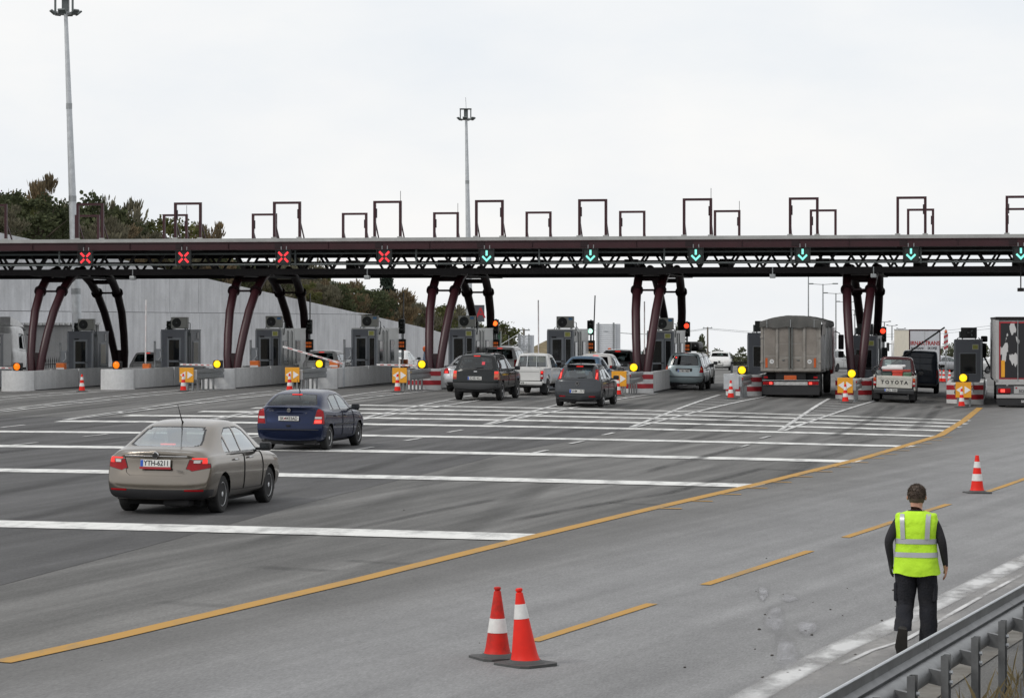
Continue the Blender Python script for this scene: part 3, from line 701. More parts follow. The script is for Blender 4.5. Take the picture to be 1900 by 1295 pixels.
for a in (45, 135, 225, 315):
    c, s = math.cos(R(a)), math.sin(R(a)); d = Vector((c, 0, s)); n = Vector((-s, 0, c)) * .042
    p, q = d * .075, d * .30
    bx_.add([p - n + Vector((0, y, 0)) for y in (-.115, -.102)] + [p + n + Vector((0, y, 0)) for y in (-.115, -.102)] + [q + n + Vector((0, y, 0)) for y in (-.115, -.102)] + [q - n + Vector((0, y, 0)) for y in (-.115, -.102)],
            [(0, 2, 4, 6), (1, 7, 5, 3), (0, 1, 3, 2), (2, 3, 5, 4), (4, 5, 7, 6), (6, 7, 1, 0)])
m_x = bx_.mesh('red_cross', False, (M_red,))
ar = MB().box(-.042, .042, -.115, -.102, .02, .24)
for s in (-1, 1):
    ar.prism([(0, -.24), (s * .205, -.035), (s * .155, .025), (0, -.13)], -.1155, -.1025, 'y')
m_a = ar.mesh('green_arrow', False, (M_grn,))
for k, ul in enumerate(LANE):
    x = k >= 6
    lb = ('%s of the red cross lane signals under the canopy' % ORDX[k]) if x else ('%s of the green arrow lane signals under the canopy' % ORD[k])
    p = W(ul, VG - .25)
    t = thing('lane_signal', lb.capitalize() if False else lb, 'lane signal', (p.x, p.y, 6.13), -A, 'overhead lane signals facing the traffic')
    link('housing', hs, t); link('bracket', hk, t); link('red_cross' if x else 'green_arrow', m_x if x else m_a, t)
    if k < 9:
        p = W(ul, VG + 13.1)
        link('rear_signal_box', hs, can, (ul, 12.2, 5.95), (0, 0, PI))
# ================================================================== ISLANDS
M_redp = mat('red_stripe_paint', (.36, .018, .028), .45, 0, .12, 2, dirt=(.2, .02, .02), dirt_amt=.3)
M_whp = mat('white_stripe_paint', (.62, .62, .62), .5, 0, .1, 2, dirt=(.4, .4, .4), dirt_amt=.4)
M_slot = mat('dark_slot', (.03, .03, .03), .8, 0, .1, 3)
names = ['rightmost toll island, with red and white front stripes', 'red and white striped toll island between the tipper truck and the white cargo pickup', 'red and white striped toll island left of the tipper truck',
         'red and white striped toll island left of the pale blue minivan', 'toll island hidden behind the white pickup and the dark hatchback', 'leftmost of the red and white striped toll islands',
         'plain concrete toll island rightmost of the unpainted ones', 'plain concrete toll island second from the right of the unpainted ones', 'plain concrete toll island with the raised thin barrier arm',
         'plain concrete toll island with the white lorry behind it', 'concrete toll island cut by the left edge of the picture']
def arcpts(w, sag, n=14): return [(-w + 2 * w * k / n, -sag * (1 - ((k / n) * 2 - 1) ** 2)) for k in range(n + 1)]
ISL = []
for i, ui in enumerate(UI):
    b = W(ui, V0); t = thing('toll_island', names[i], 'traffic island', b, -A, 'toll islands between the lanes'); ISL.append(t)
    w, H = .73, .86
    f = arcpts(w, .34); n = len(f)
    outer = [(x, y + .34) for x, y in f]; inner = [(x * .79, y + .34 + .17) for x, y in f]
    pol = MB()                                                          # front parapet: curved, with coping
    vv = [(x, y, -.3) for x, y in outer] + [(x, y, H) for x, y in outer] + [(x, y, H) for x, y in inner] + [(x, y, 0) for x, y in inner]
    ff = []
    for k in range(n - 1):
        for r_ in range(3): ff.append((r_ * n + k, r_ * n + k + 1, (r_ + 1) * n + k + 1, (r_ + 1) * n + k))
    pol.add(vv, ff)
    part('front_parapet', pol, M_whp if i <= 5 else M_conc_i, t, 30)
    for s in (-1, 1):                                                   # side parapets in cast lengths, a slot between them
        sx0, sx1 = (w - .15, w) if s > 0 else (-w, -w + .15)
        y = .342
        for ln, gap in ((5.6, .12), (4.4, .12), (3.0, .1), (9.0, 0)):
            z1 = H if y < 10 else .5
            part('side_parapet', MB().box(sx0, sx1, y, y + ln, -.4, z1), M_conc_i, t)
            if gap: part('slot_filler', MB().box(sx0 + .03, sx1 - .03, y + ln, y + ln + gap, .02, z1 - .1), M_slot, t); part('slot_cover', MB().box(sx0 - .012, sx1 + .012, y + ln + gap + .005, y + ln + gap + .26, .2, z1 + .004), M_conc_i if i > 5 else M_galv_l, t)
            y += ln + gap
    part('island_floor', MB().box(-w + .152, w - .152, .55, 23.0, -.3, .12), M_conc_d, t)
    part('plinth_line', MB().box(-w - .012, w + .012, .5, 22.5, -.3, .05), mat('tar_joint', (.06, .06, .06), .9, 0, .2, 2), t)
    if i <= 5:
        for zc in (.66, .28):
            vv = []; ff = []
            for k, (x, y) in enumerate(outer):
                sc = 1.006; dz = -.10 * (1 - (2 * k / (n - 1) - 1) ** 2) * 0
                for z in (zc - .095, zc + .095): vv.append((x * sc, y - .006, z))
                if k: ff.append((2 * k - 2, 2 * k, 2 * k + 1, 2 * k - 1))
            part('red_stripe', MB().add(vv, ff), M_redp, t, True)
# ------------------------------------------------------------------ flashing amber lamps on the island noses
M_amber = emit('amber_lamp_lit', (1, .6, .01), 1.5, (.5, .25, .0)); M_amber_d = emit('amber_lamp_dim', (1, .2, .005), 1.0, (.4, .1, 0))
M_rub = mat('black_rubber', (.014, .014, .015), .6, 0, .2, 6)
for i in (9, 8, 7, 6, 5, 4, 3, 2, 1, 0):
    p = W(UI[i] + (-.05 if i < 6 else 0), V0 + .35, .862)
    on = i < 8
    w_ = {9: 'leftmost orange flashing lamp, on the plain island left of the lorry cab supports', 8: 'orange flashing lamp at the foot of the black arch of the first support', 7: 'amber flashing lamp left of the second canopy support',
          6: 'amber flashing lamp on the plain island beside the tilted barrier arm', 5: 'amber flashing lamp on the leftmost striped island', 4: 'amber flashing lamp seen through the rear window of the white pickup',
          3: 'yellow flashing lamp on the striped island left of the pale minivan', 2: 'yellow flashing lamp on the striped island left of the tipper truck', 1: 'yellow flashing lamp at the foot of the rightmost canopy support',
          0: 'yellow flashing lamp in front of the rightmost booth'}[i]
    t = thing('flashing_lamp', w_, 'warning lamp', p, -A, 'amber flashing lamps on the island noses')
    part('housing', MB().rbox(-.2, .2, -.05, .12, .0, .34, .03), M_rub, t)
    part('visor', MB().lathe([(.165, -.05), (.165, -.13), (.175, -.13), (.175, -.051)], 20, 'y', (-.02, 0, .18), False), M_rub, t, True)
    part('lens', MB().lathe([(.06, -.115), (.12, -.1), (.155, -.06), (.155, -.052)], 20, 'y', (-.02, 0, .18)), M_amber if on else M_amber_d, t, True)
# ------------------------------------------------------------------ booths
M_bg = mat('booth_slate_panel', (.125, .135, .155), .45, .2, .06, 1.5, dirt=(.08, .085, .095), dirt_amt=.3)
M_bg2 = mat('booth_light_panel', (.36, .37, .365), .35, .6, .08, 1.2, dirt=(.25, .25, .24), dirt_amt=.3)
M_bfr = mat('booth_frame_alu', (.22, .235, .255), .4, .4, .06, 2)
M_dkgl = mat('booth_dark_glass', (.012, .014, .016), .08, 0, .3, 1.2, spec=.6)
M_beige = mat('pale_blind', (.42, .4, .35), .6, 0, .1, 2)
M_stk = mat('yellow_sticker', (.36, .37, .08), .5, 0, .25, 12); M_stk_w = mat('sticker_white', (.6, .6, .52), .5, 0, .05, 5)
M_orange = mat('orange_cabinet', (.62, .14, .02), .5, 0, .1, 3, dirt=(.3, .1, .03), dirt_amt=.3)
M_ac = mat('air_conditioner_case', (.33, .335, .31), .5, 0, .08, 3, dirt=(.2, .2, .18), dirt_amt=.3)
M_fan = mat('fan_black', (.01, .01, .011), .6, 0, .2, 6); M_blue = mat('blue_badge', (.06, .2, .42), .4, 0, .1, 5)
bn = {0: 'rightmost grey toll booth with a single dark window', 1: 'grey toll booth half hidden by the rightmost canopy support', 2: 'grey toll booth left of the tipper truck', 3: 'grey toll booth behind the fourth canopy support',
      4: 'grey toll booth behind the white pickup', 5: 'grey toll booth behind the middle canopy support', 6: 'grey toll booth between the second and middle canopy supports', 7: 'grey toll booth inside the second canopy support',
      8: 'dark grey toll booth beside the upright barrier arm', 9: 'dark grey toll booth inside the leftmost canopy support', 10: 'toll booth cut by the left edge of the picture'}
def booth(i):
    typeB = i <= 2; ln = 2.3 if i >= 8 else 4.4; w = .58; H = 2.46
    t = thing('toll_booth', bn[i], 'toll booth', W(UI[i] + (.02 if typeB else .05), V0 + 8.1, .13), -A, 'toll booths on the islands')
    H -= .13
    part('shell', MB().box(-w, w, .06, ln, 0, H).box(-w - .015, w + .015, .0, ln + .015, H + .001, H + .06), M_bg if typeB or i >= 8 else M_bg2, t)
    part('front_panel', MB().box(-w - .01, w + .01, .0, .058, 0, H), M_bg, t)
    part('corner_post', MB().box(-w - .025, -w + .05, -.02, .1, 0, H - .01), M_bfr, t); part('corner_post', MB().box(w - .05, w + .025, -.02, .1, 0, H - .01), M_bfr, t)
    if typeB:
        f = part('window', MB().box(-.36, .36, -.018, -.001, .9, 1.82), M_bfr, t); part('pane', MB().box(-.33, .33, -.024, -.0185, .93, 1.79), M_dkgl, f)
        part('blind', MB().box(-.3, .3, -.03, -.0245, .95, 1.02), M_rub, f)
        part('sticker', MB().box(.18, .44, -.012, -.001, 1.97, 2.19), M_stk_w, t); part('sticker_print', MB().box(.2, .42, -.017, -.0125, 1.99, 2.17), M_stk, t)
    else:
        x0, x1 = (-.44, .14) if i < 8 else (-.3, .36)
        d = part('door', MB().box(x0, x1, -.02, -.001, .02, 2.02), M_bfr, t)
        part('door_pane', MB().box(x0 + .09, x1 - .09, -.026, -.0205, 1.0, 1.93), M_dkgl, d); part('door_pane', MB().box(x0 + .09, x1 - .09, -.026, -.0205, .2, .92), M_dkgl, d)
        part('handle', MB().tube([(x1 - .11, -.06, .98), (x1 + .02, -.06, .97)], .018, 6), M_rub, d); part('door_closer', MB().rbox(x0 + .05, x0 + .26, -.07, -.021, 2.0, 2.06, .01), M_rub, d)
        if i < 8:
            f = part('side_light', MB().box(.2, .5, -.018, -.001, .6, 1.98), M_bfr, t); part('pane', MB().box(.24, .46, -.024, -.0185, .64, 1.94), M_dkgl, f)
            part('sticker', MB().box(.18, .46, -.012, -.001, 2.05, 2.27), M_stk_w, t); part('sticker_print', MB().box(.21, .43, -.017, -.0125, 2.07, 2.25), M_stk, t)
    for s in (1, -1):                                                   # side windows of the cashier
        xs = (w + .001, w + .02) if s > 0 else (-w - .02, -w - .001); xp = (w + .0205, w + .026) if s > 0 else (-w - .026, -w - .0205)
        for (y0, y1) in (((.35, 1.05), (2.6, 3.4)) if i < 8 else ((1.1, 1.9),)):
            f = part('service_window', MB().box(*xs, y0, y1, .85, 1.85), M_bfr, t)
            part('pane', MB().box(*xp, y0 + .07, y1 - .07, .9, 1.8), M_dkgl if i < 8 else M_beige, f)
            part('counter', MB().box(xs[0], xs[1] + .05 * (1 if s > 0 else 0), y0, y1, .8, .845), M_bg2, t)
        for y0 in ((1.25, 1.9) if i < 8 else (.3, .6)): part('cable_pipe', MB().tube([(s * (w + .03), y0, .1), (s * (w + .03), y0, H - .1), (s * (w - .15), y0, H + .15)], .018, 5), M_gun, t)
        if i < 8:
            for y0 in (1.15, 2.3): part('panel_joint', MB().box(s * w - .004, s * w + .004, y0, y0 + .015, .05, H - .02), M_rub, t)
        part('white_tag', MB().box(*xs, ln - .55, ln - .4, 1.95, 2.25) if i >= 8 else MB().box(*xs, .1, .22, 1.95, 2.25), M_whp, t)
    # the air conditioner stands on the roof
    k = thing('air_conditioner', 'air conditioner unit on the ' + {0: 'rightmost booth', 1: 'booth half hidden by the rightmost canopy support', 2: 'booth left of the tipper truck', 3: 'booth behind the fourth canopy support', 4: 'booth behind the white pickup', 5: 'booth behind the middle canopy support', 6: 'booth between the second and middle supports', 7: 'booth inside the second canopy support', 8: 'booth beside the upright white barrier arm', 9: 'booth inside the leftmost support', 10: 'booth cut by the left picture edge'}[i], 'air conditioner', W(UI[i] + (.05 if typeB else .18), V0 + 8.5, H + .195), -A, 'air conditioners on the booth roofs')
    if typeB:
        part('casing', MB().rbox(-.34, .34, .0, .42, .05, .52, .02), M_sig, k); [part('foot', MB().box(q, q + .05, 0, .4, 0, .049), M_galv, k) for q in (-.3, .25)]
        part('fan_grille', MB().lathe([(.18, -.012), (.19, -.001)], 20, 'y', (.08, 0, .29)), M_fan, k); part('side_box', MB().rbox(-.42, -.341, .05, .3, .06, .35, .01), M_gun, k)
        for q in range(3): part('fan_blade', MB().prism([(.0, .0), (.05, .14), (.12, .1)], -.02, -.014, 'y').xf(Matrix.Translation((.08, 0, .29)) @ Matrix.Rotation(q * 2.1, 4, 'Y')), M_gun, k)
    else:
        part('casing', MB().rbox(-.38, .38, .0, .3, .04, .56, .025), M_ac, k); [part('foot', MB().box(q, q + .05, 0, .3, 0, .039), M_galv, k) for q in (-.3, .25)]
        part('fan_grille', MB().lathe([(.20, -.02), (.215, -.001)], 24, 'y', (-.11, 0, .3)), M_fan, k, 30); part('fan_hub', MB().lathe([(.03, -.03), (.04, -.021)], 10, 'y', (-.11, 0, .3)), M_gun, k)
        rg = MB()
        for q in range(5): rr = .05 + q * .034; rg.tube([(-.11 + rr * math.cos(2 * PI * e / 20), -.03, .3 + rr * math.sin(2 * PI * e / 20)) for e in range(21)], .004, 4)
        part('grille_wires', rg, M_gun, k)
        if i < 8: part('badge', MB().rbox(.17, .34, -.008, -.001, .4, .5, .02), M_blue, k)
        part('pipe', MB().tube([(.42, .1, .3), (.5, .1, .28), (.5, .1, .02), (.46, .1, -.3)], .02, 6), M_gun, k)
for i in range(11): booth(i)
# ------------------------------------------------------------------ traffic lights and fare displays at the booths' far ends
M_trl = emit('red_light_lit', (1, .05, .02), 2.2, (.3, 0, 0)); M_tgl = emit('green_light_lit', (.55, 1, .8), 1.6, (.1, .3, .2)); M_off = mat('lens_off', (.03, .035, .03), .25, 0, .2, 8)
M_trl2 = emit('red_light_orange', (1, .14, .02), 2.4, (.3, 0, 0)); M_led = emit('orange_led_text', (1, .2, .03), .3)
tlb = {9: 'unlit traffic light on the grey post behind the leftmost booth', 8: 'unlit traffic light left of the booth beside the upright barrier arm', 7: 'unlit traffic light by the black leg of the second canopy support', 6: 'unlit traffic light right of the booth between the second and middle supports',
       5: 'traffic light showing orange red on the middle canopy support', 4: 'traffic light showing green right of the middle booth', 3: 'traffic light showing red on the fourth canopy support',
       1: 'traffic light showing red right of the rightmost canopy support'}
for i, lb in tlb.items():
    right = i <= 7
    loc = W(UI[i] + (.62 if right else -.55), V0 + (13.2 if i not in (8, 9) else 9.5))
    t = thing('traffic_light', lb, 'traffic light', loc, -A, 'traffic lights beside the booths')
    part('post', MB().tube([(0, .1, 0), (0, .1, 2.95)], .045, 8), M_galv, t)
    part('head', MB().rbox(-.15, .15, -.1, .08, 2.25, 2.92, .03), M_sig, t)
    for z, on in ((2.74, {5: M_trl2, 3: M_trl, 1: M_trl}.get(i)), (2.43, M_tgl if i == 4 else None)):
        part('lens', MB().lathe([(.04, -.13), (.1, -.118), (.115, -.101)], 14, 'y', (0, 0, z)), on or M_off, t, True)
        if not on or True: part('visor', MB().lathe([(.12, -.1), (.12, -.18), (.13, -.18), (.13, -.101)], 14, 'y', (0, 0, z), False), M_sig, t, True)
    if i <= 7:
        d = thing('fare_display', 'small black fare display ' + {7: 'by the black leg of the second support', 6: 'right of the booth between second and middle supports', 5: 'below the orange red traffic light', 4: 'below the green traffic light', 3: 'below the red light on the fourth support', 1: 'below the red light right of the rightmost support'}[i], 'display', loc + Vector((0, 0, 1.5)), -A, 'fare displays under the traffic lights')
        part('case', MB().rbox(-.2, .2, -.1, .05, 0, .5, .02), M_sig, d)
        if i >= 3:
            for z in (.12, .28):
                for q in range(4): part('led_character', MB().box(-.15 + q * .075, -.10 + q * .075, -.107, -.101, z, z + .1), M_led, d)
# small grey posts with card readers at the closed lanes
for i in (9, 8, 7, 6):
    t = thing('ticket_machine', {9: 'grey ticket machine on a post between the first support tubes', 8: 'grey ticket machine on a post behind the upright barrier arm', 7: 'grey ticket machine on a post right behind the second support', 6: 'grey ticket machine left of the booth between the second and middle supports'}[i],
              'ticket machine', W(UI[i] - .35 if i != 6 else UI[i] - .5, V0 + 6.6, .12), -A, 'ticket machines at the closed lanes')
    part('post', MB().tube([(0, 0, 0), (0, 0, 1.9)], .05, 8), M_galv, t); part('cabinet', MB().rbox(.06, .36, -.12, .12, 1.0, 1.55, .02), M_bfr, t); part('handle', MB().tube([(.3, -.16, 1.45), (.34, -.2, 1.2), (.2, -.18, 1.05)], .02, 6), M_galv_l, t)
# ------------------------------------------------------------------ barrier arms
M_armw = mat('barrier_arm_white', (.68, .66, .66), .45, 0, .05, 3); M_armr = mat('barrier_arm_red', (.45, .03, .03), .45, 0, .08, 3); M_armd = mat('barrier_arm_grey', (.1, .1, .1), .5, .2, .1, 3)
def gate(label, loc, ang, ln, mats, cab=True, flip=1):
    t = thing('barrier_gate', label, 'barrier', loc, -A, 'barrier gates at the toll lanes')
    part('cabinet' if cab else 'pivot_post', MB().rbox(-.16, .16, -.14, .14, 0, .95 if cab else 1.02, .02) if cab else MB().box(-.05, .05, -.05, .05, 0, 1.05), M_orange if cab else M_galv_l, t)
    n = 6; c, s = math.cos(R(ang)) * flip, math.sin(R(ang))
    for k in range(n):
        a, b = ln * k / n, ln * (k + 1) / n
        part('arm_segment', MB().bar((a * c, -.18, .98 + a * s), (b * c, -.18, .98 + b * s), .045, .075), mats[k % len(mats)], t)
        part('arm_reflector', MB().bar((a * c, -.206, .98 + a * s), ((a + ln / n * .5) * c, -.206, .98 + (a + ln / n * .5) * s), .004, .03), M_armr if mats[0] is M_armw else M_armd, t)
    return t
gate('barrier with its thin white arm raised upright beside the dark booth', W(UI[8] + .45, V0 + 3.0, .1), 89.3, 2.75, [M_armw])
gate('closed barrier with its short white arm level, left of the second support', W(UI[7] - .22, V0 + .9, .0), 1.5, 1.55, [M_armw], False, -1)
gate('barrier with its white arm tilted across the second support', W(UI[6] + .75, V0 + 1.4, .05), 15.5, 2.7, [M_armw], False, -1)
gate('closed barrier with its white arm level, left of the middle support', W(UI[5] - .25, V0 + .9, .0), 1.0, 1.85, [M_armw], False, -1)
gate('closed barrier arm cut by the left edge of the picture', W(UI[9] - .4, V0 + .9, .0), 1.0, 1.9, [M_armw], False, -1)
gate('barrier with its dark arm upright behind the second support', W(UI[7] + .6, V0 + 13.6, .1), 90, 3.1, [M_armd])
gate('barrier with its dark arm upright right of the booth between the second and middle supports', W(UI[6] + .6, V0 + 13.8, .1), 90, 3.1, [M_armd])
gate('barrier with its white arm upright left of the middle booth', W(UI[4] - .45, V0 + 5.5, .1), 90.3, 2.7, [M_armw])
gate('barrier with its dark arm upright above the green traffic light', W(UI[4] + .66, V0 + 13.8, .1), 88, 3.0, [M_armd])
gate('barrier with its grey arm upright behind the fourth canopy support', W(UI[3] - .25, V0 + 5.2, .1), 90, 2.7, [M_armw])
gate('barrier with its dark arm half raised over the white cargo pickup', W(UI[1] + .75, V0 + 13.5, .1), 35, 3.2, [M_armd])
gate('barrier with its dark arm level in front of the oncoming white car', W(UI[2] - 1.9, V0 + 14.5, .1), 2, 1.2, [M_armd], False)
for i in (9, 7, 6):
    t = thing('orange_box', {9: 'orange cabinet at the foot of the leftmost support', 7: 'orange cabinet at the foot of the second support', 6: 'orange cabinet beside the booth between the second and middle supports'}[i], 'cabinet', W(UI[i] + (.42 if i != 6 else -.45), V0 + 4.6, .12), -A)
    part('body', MB().rbox(-.2, .2, -.15, .15, 0, 1.0, .03), M_orange, t); part('white_label', MB().box(-.18, .18, -.158, -.151, .72, .8), M_whp, t)
# ------------------------------------------------------------------ guard rail stubs with arrow signs
M_sgy = mat('sign_amber', (.72, .33, .02), .45, 0, .06, 4); M_sgw = mat('sign_white', (.75, .75, .74), .4, 0, .05, 4)
def wbeam(y0, y1, x, z, th=.006, side=1, hs_=1.0):
    pr = [(0, -.155), (.045, -.12), (.045, -.05), (0, -.015), (0, .015), (.045, .05), (.045, .12), (0, .155)]
    vv = []; ff = []; n = len(pr)
    for y in (y0, y1):
        for a, b in pr: vv.append((x + side * a, y, z + b * hs_))
        for a, b in reversed(pr): vv.append((x + side * (a - th), y, z + b * hs_))
    m = 2 * n
    for k in range(m): ff.append((k, (k + 1) % m, (k + 1) % m + m, k + m))
    ff += [tuple(range(m)), tuple(range(2 * m - 1, m - 1, -1))]
    return MB().add(vv, ff)
gl = {7: 'left of the second canopy support', 6: 'behind the blue hatchback', 5: 'left of the silver saloon', 3: 'right of the dark hatchback', 2: 'left of the tipper truck', 1: 'left of the white cargo pickup', 0: 'in front of the rightmost booth'}
for i, ds in gl.items():
    b = W(UI[i] - (.0 if i > 5 else 0), V0 - 3.7); t = thing('guardrail_stub', 'short galvanised crash rail ' + ds, 'guardrail', b, -A, 'crash rails in front of the islands')
    for s in (-1, 1):
        part('rail_beam', wbeam(.1, 3.85, s * .31, .68, .006, s, 1.35), M_galv, t, 30)
        for y in (.5, 1.2, 1.9, 2.6): part('post', MB().box(s * .23 - .03, s * .23 + .03, y - .05, y + .05, -.05, .7), M_galv, t)
    part('end_cap', MB().box(-.3, .3, .03, .09, .46, .88), M_galv_l, t); part('cross_tie', MB().box(-.2, .2, 1.3, 1.36, .5, .6), M_galv, t)
    p = W(UI[i] - (.1 if i else 0), V0 - 3.78)
    g = thing('arrow_sign', ('back of a blank grey sign plate ' if i == 2 else 'square amber sign with two white triangles ') + ds, 'sign', p, -A, 'arrow signs in front of the islands')
    hw = .3
    part('plate', MB().rbox(-hw, hw, -.015, .015, .36, .96, .01), M_galv_l if i == 2 else M_sgy, g)
    part('leg', MB().box(-.03, .03, .016, .06, -.02, .9), M_galv, g)
    if i != 2:
        for s in (-1, 1): part('triangle', MB().prism([(s * .045, .66 - .15), (s * .045, .66 + .15), (s * .275, .66)], -.024, -.016, 'y'), M_sgw, g)
# ================================================================== VEHICLES
def car_paint(name, col, metal=.35, rough=.26, dirt=.2):
    return mat('paint_' + name, col, rough, metal, .05, 1.3, 0, .05, .5, dirt=tuple(c * .75 + .02 for c in col), dirt_amt=dirt)
M_tyre = mat('tyre', (.016, .016, .017), .85, 0, .2, 6, dirt=(.05, .048, .045), dirt_amt=.5)
M_rim = mat('alloy_rim', (.72, .73, .74), .38, .3, .1, 6); M_rimd = mat('steel_rim_dark', (.06, .06, .065), .5, .4, .1, 6)
M_trim = mat('car_black_trim', (.018, .018, .02), .55, 0, .15, 6); M_under = mat('car_underbody', (.01, .01, .011), .9, 0, .2, 4)
M_tail = mat('tail_lamp_red', (.28, .004, .008), .15, 0, .12, 9, spec=.3); M_tailw = mat('tail_lamp_clear', (.5, .48, .47), .15, 0, .1, 9, coat=1); M_tailo = mat('tail_lamp_orange', (.5, .09, .015), .15, 0, .1, 9, coat=1)
M_brake = emit('brake_light_lit', (1, .03, .02), .95, (.25, .005, .005)); M_brake2 = emit('brake_light_bright', (1, .07, .05), 1.7, (.3, .01, .01))
M_chrome = mat('chrome', (.6, .6, .61), .12, 1, .05, 5); M_seat = mat('car_seat', (.06, .058, .06), .85, 0, .2, 5)
M_plate = mat('number_plate_white', (.68, .68, .66), .4, 0, .04, 9); M_pltx = mat('number_plate_text', (.015, .015, .02), .5, 0, .05, 9); M_plb = mat('number_plate_blue', (.02, .09, .45), .4, 0, .05, 9)
GL_clear = glass('car_glass_clear', (.72, .8, .78), .2); GL_tint = glass('car_glass_tinted', (.14, .16, .165), .07); GL_mid = glass('car_glass_mid', (.46, .53, .51), .13)
def bspl(P_, n):
    """cubic B-spline through a padded control list (axis 0), n samples per span"""
    P_ = np.asarray(P_, float); out = []
    for i in range(1, len(P_) - 2):
        for k in range(n):
            t = k / n
            b = ((1 - t) ** 3 / 6, (3 * t ** 3 - 6 * t * t + 4) / 6, (-3 * t ** 3 + 3 * t * t + 3 * t + 1) / 6, t ** 3 / 6)
            out.append(b[0] * P_[i - 1] + b[1] * P_[i] + b[2] * P_[i + 1] + b[3] * P_[i + 2])
    i = len(P_) - 2
    out.append((P_[i - 1] + 4 * P_[i] + P_[i + 1]) / 6)
    return np.array(out)
def section(w, zb, belt, wr, zt):
    d = zt - belt; k = min(1.0, max(0.0, d / .3))
    side = .955 * w
    a = [(0, zb), (.6 * w, zb), (.9 * w, zb + .015), (.975 * w, zb + .12), (w, zb + .48 * (belt - zb)), (1.0 * w, belt - .17), (.985 * w, belt - .04), (side, belt + .012 * k)]
    lo = side - .015
    b = [(lo + (wr - lo) * .12, belt + .10 * d), (lo + (wr - lo) * .5, belt + .52 * d), (lo + (wr - lo) * .93, belt + .9 * d - .01 * k), (wr - .075, zt - .012 * k), (wr * .72, zt + .0), (wr * .35, zt + .014), (0, zt + .018)]
    return a + b
class Shell:
    def __init__(s, rings, nu=4, nv=3):
        R_ = []
        for r in rings: R_.append([tuple(p) for p in r])
        R_ = np.array(R_); mir = np.array([-1, 1, 1.0])
        cols = np.concatenate([R_[:, 1:2] * mir, R_, R_[:, -2:-1] * mir], axis=1)
        rows = np.concatenate([cols[1:2] * mir, cols, cols[-2:-1] * mir], axis=0)
        G = bspl(rows, nu); G = np.swapaxes(bspl(np.swapaxes(G, 0, 1), nv), 0, 1)
        m, n = G.shape[:2]
        gu = np.gradient(G, axis=0); gv = np.gradient(G, axis=1); N = np.cross(gv, gu); ln = np.linalg.norm(N, axis=2, keepdims=True)
        N = N / np.maximum(ln, 1e-9)
        s.bm = bmesh.new(); s.nl = s.bm.verts.layers.float_vector.new('nn')
        vs = []
        for i in range(m):
            for j in range(n):
                v = s.bm.verts.new(G[i, j]); v[s.nl] = N[i, j]; vs.append(v)
        for i in range(m - 1):
            for j in range(n - 1):
                a = [vs[i * n + j], vs[i * n + j + 1], vs[(i + 1) * n + j + 1], vs[(i + 1) * n + j]]
                try: s.bm.faces.new(a)
                except ValueError: pass
        bmesh.ops.remove_doubles(s.bm, verts=s.bm.verts, dist=.0015)
        bmesh.ops.dissolve_degenerate(s.bm, dist=.001, edges=s.bm.edges)
        s.bm.normal_update()
        for v in s.bm.verts:                                            # outward normals; fall back where the grid folds
            c = Vector(v[s.nl])
            if c.length < .5: c = v.normal.copy()
            v[s.nl] = c
        t = max(s.bm.verts, key=lambda q: q.co.z)
        if Vector(t[s.nl]).z < 0:
            for v in s.bm.verts: v[s.nl] = -Vector(v[s.nl])
        for f in s.bm.faces:
            if f.normal.dot(sum((Vector(v[s.nl]) for v in f.verts), Vector())) < 0: f.normal_flip()
        s.bm.normal_update()
        from mathutils.bvhtree import BVHTree
        s.bvh = BVHTree.FromBMesh(s.bm)
    def ry(s, x, z, front=False):
        h = s.bvh.ray_cast(Vector((abs(x), 9 if front else -3, z)), Vector((0, -1 if front else 1, 0)))[0]
        return h.y if h else 0.0
    def rx(s, y, z):
        h = s.bvh.ray_cast(Vector((3, y, z)), Vector((-1, 0, 0)))[0]
        return h.x if h else .8
    def cut(s, planes, filt):
        for (p, n) in planes:
            fs = [f for f in s.bm.faces if filt(f)]
            ge = set(fs)
            for f in fs: ge.update(f.edges); ge.update(f.verts)
            bmesh.ops.bisect_plane(s.bm, geom=list(ge), dist=.0012, plane_co=p, plane_no=n)
        out = []
        for f in s.bm.faces:
            if not filt(f): continue
            c = f.calc_center_median()
            if all((c - Vector(p)).dot(Vector(n)) < 0 for p, n in planes): out.append(f)
        return out
    def poly(s, pts, axis, filt, extra=()):
        """faces inside a convex outline; axis x takes (y, z), y takes (x, z), z takes (x, y)"""
        c = [sum(p[0] for p in pts) / len(pts), sum(p[1] for p in pts) / len(pts)]; pl = []
        for a, b in zip(pts, pts[1:] + pts[:1]):
            d = (b[0] - a[0], b[1] - a[1]); n = (d[1], -d[0])
            if n[0] * (c[0] - a[0]) + n[1] * (c[1] - a[1]) > 0: n = (-n[0], -n[1])
            e = {'x': lambda q, w=0: Vector((w, q[0], q[1])), 'y': lambda q, w=0: Vector((q[0], w, q[1])), 'z': lambda q, w=0: Vector((q[0], q[1], w))}[axis]
            pl.append((e(a), e(n)))
        x0, x1 = min(p[0] for p in pts) - .03, max(p[0] for p in pts) + .03; y0, y1 = min(p[1] for p in pts) - .03, max(p[1] for p in pts) + .03
        ia, ib = {'x': (1, 2), 'y': (0, 2), 'z': (0, 1)}[axis]
        def fl(f):
            if not filt(f): return False
            aa = [v.co[ia] for v in f.verts]; bb = [v.co[ib] for v in f.verts]
            return max(aa) > x0 and min(aa) < x1 and max(bb) > y0 and min(bb) < y1
        return s.cut(pl + list(extra), fl)
    def inset(s, fs, th, depth):
        r = bmesh.ops.inset_region(s.bm, faces=fs, thickness=th, depth=depth, use_even_offset=True, use_boundary=False)
        return r['faces']
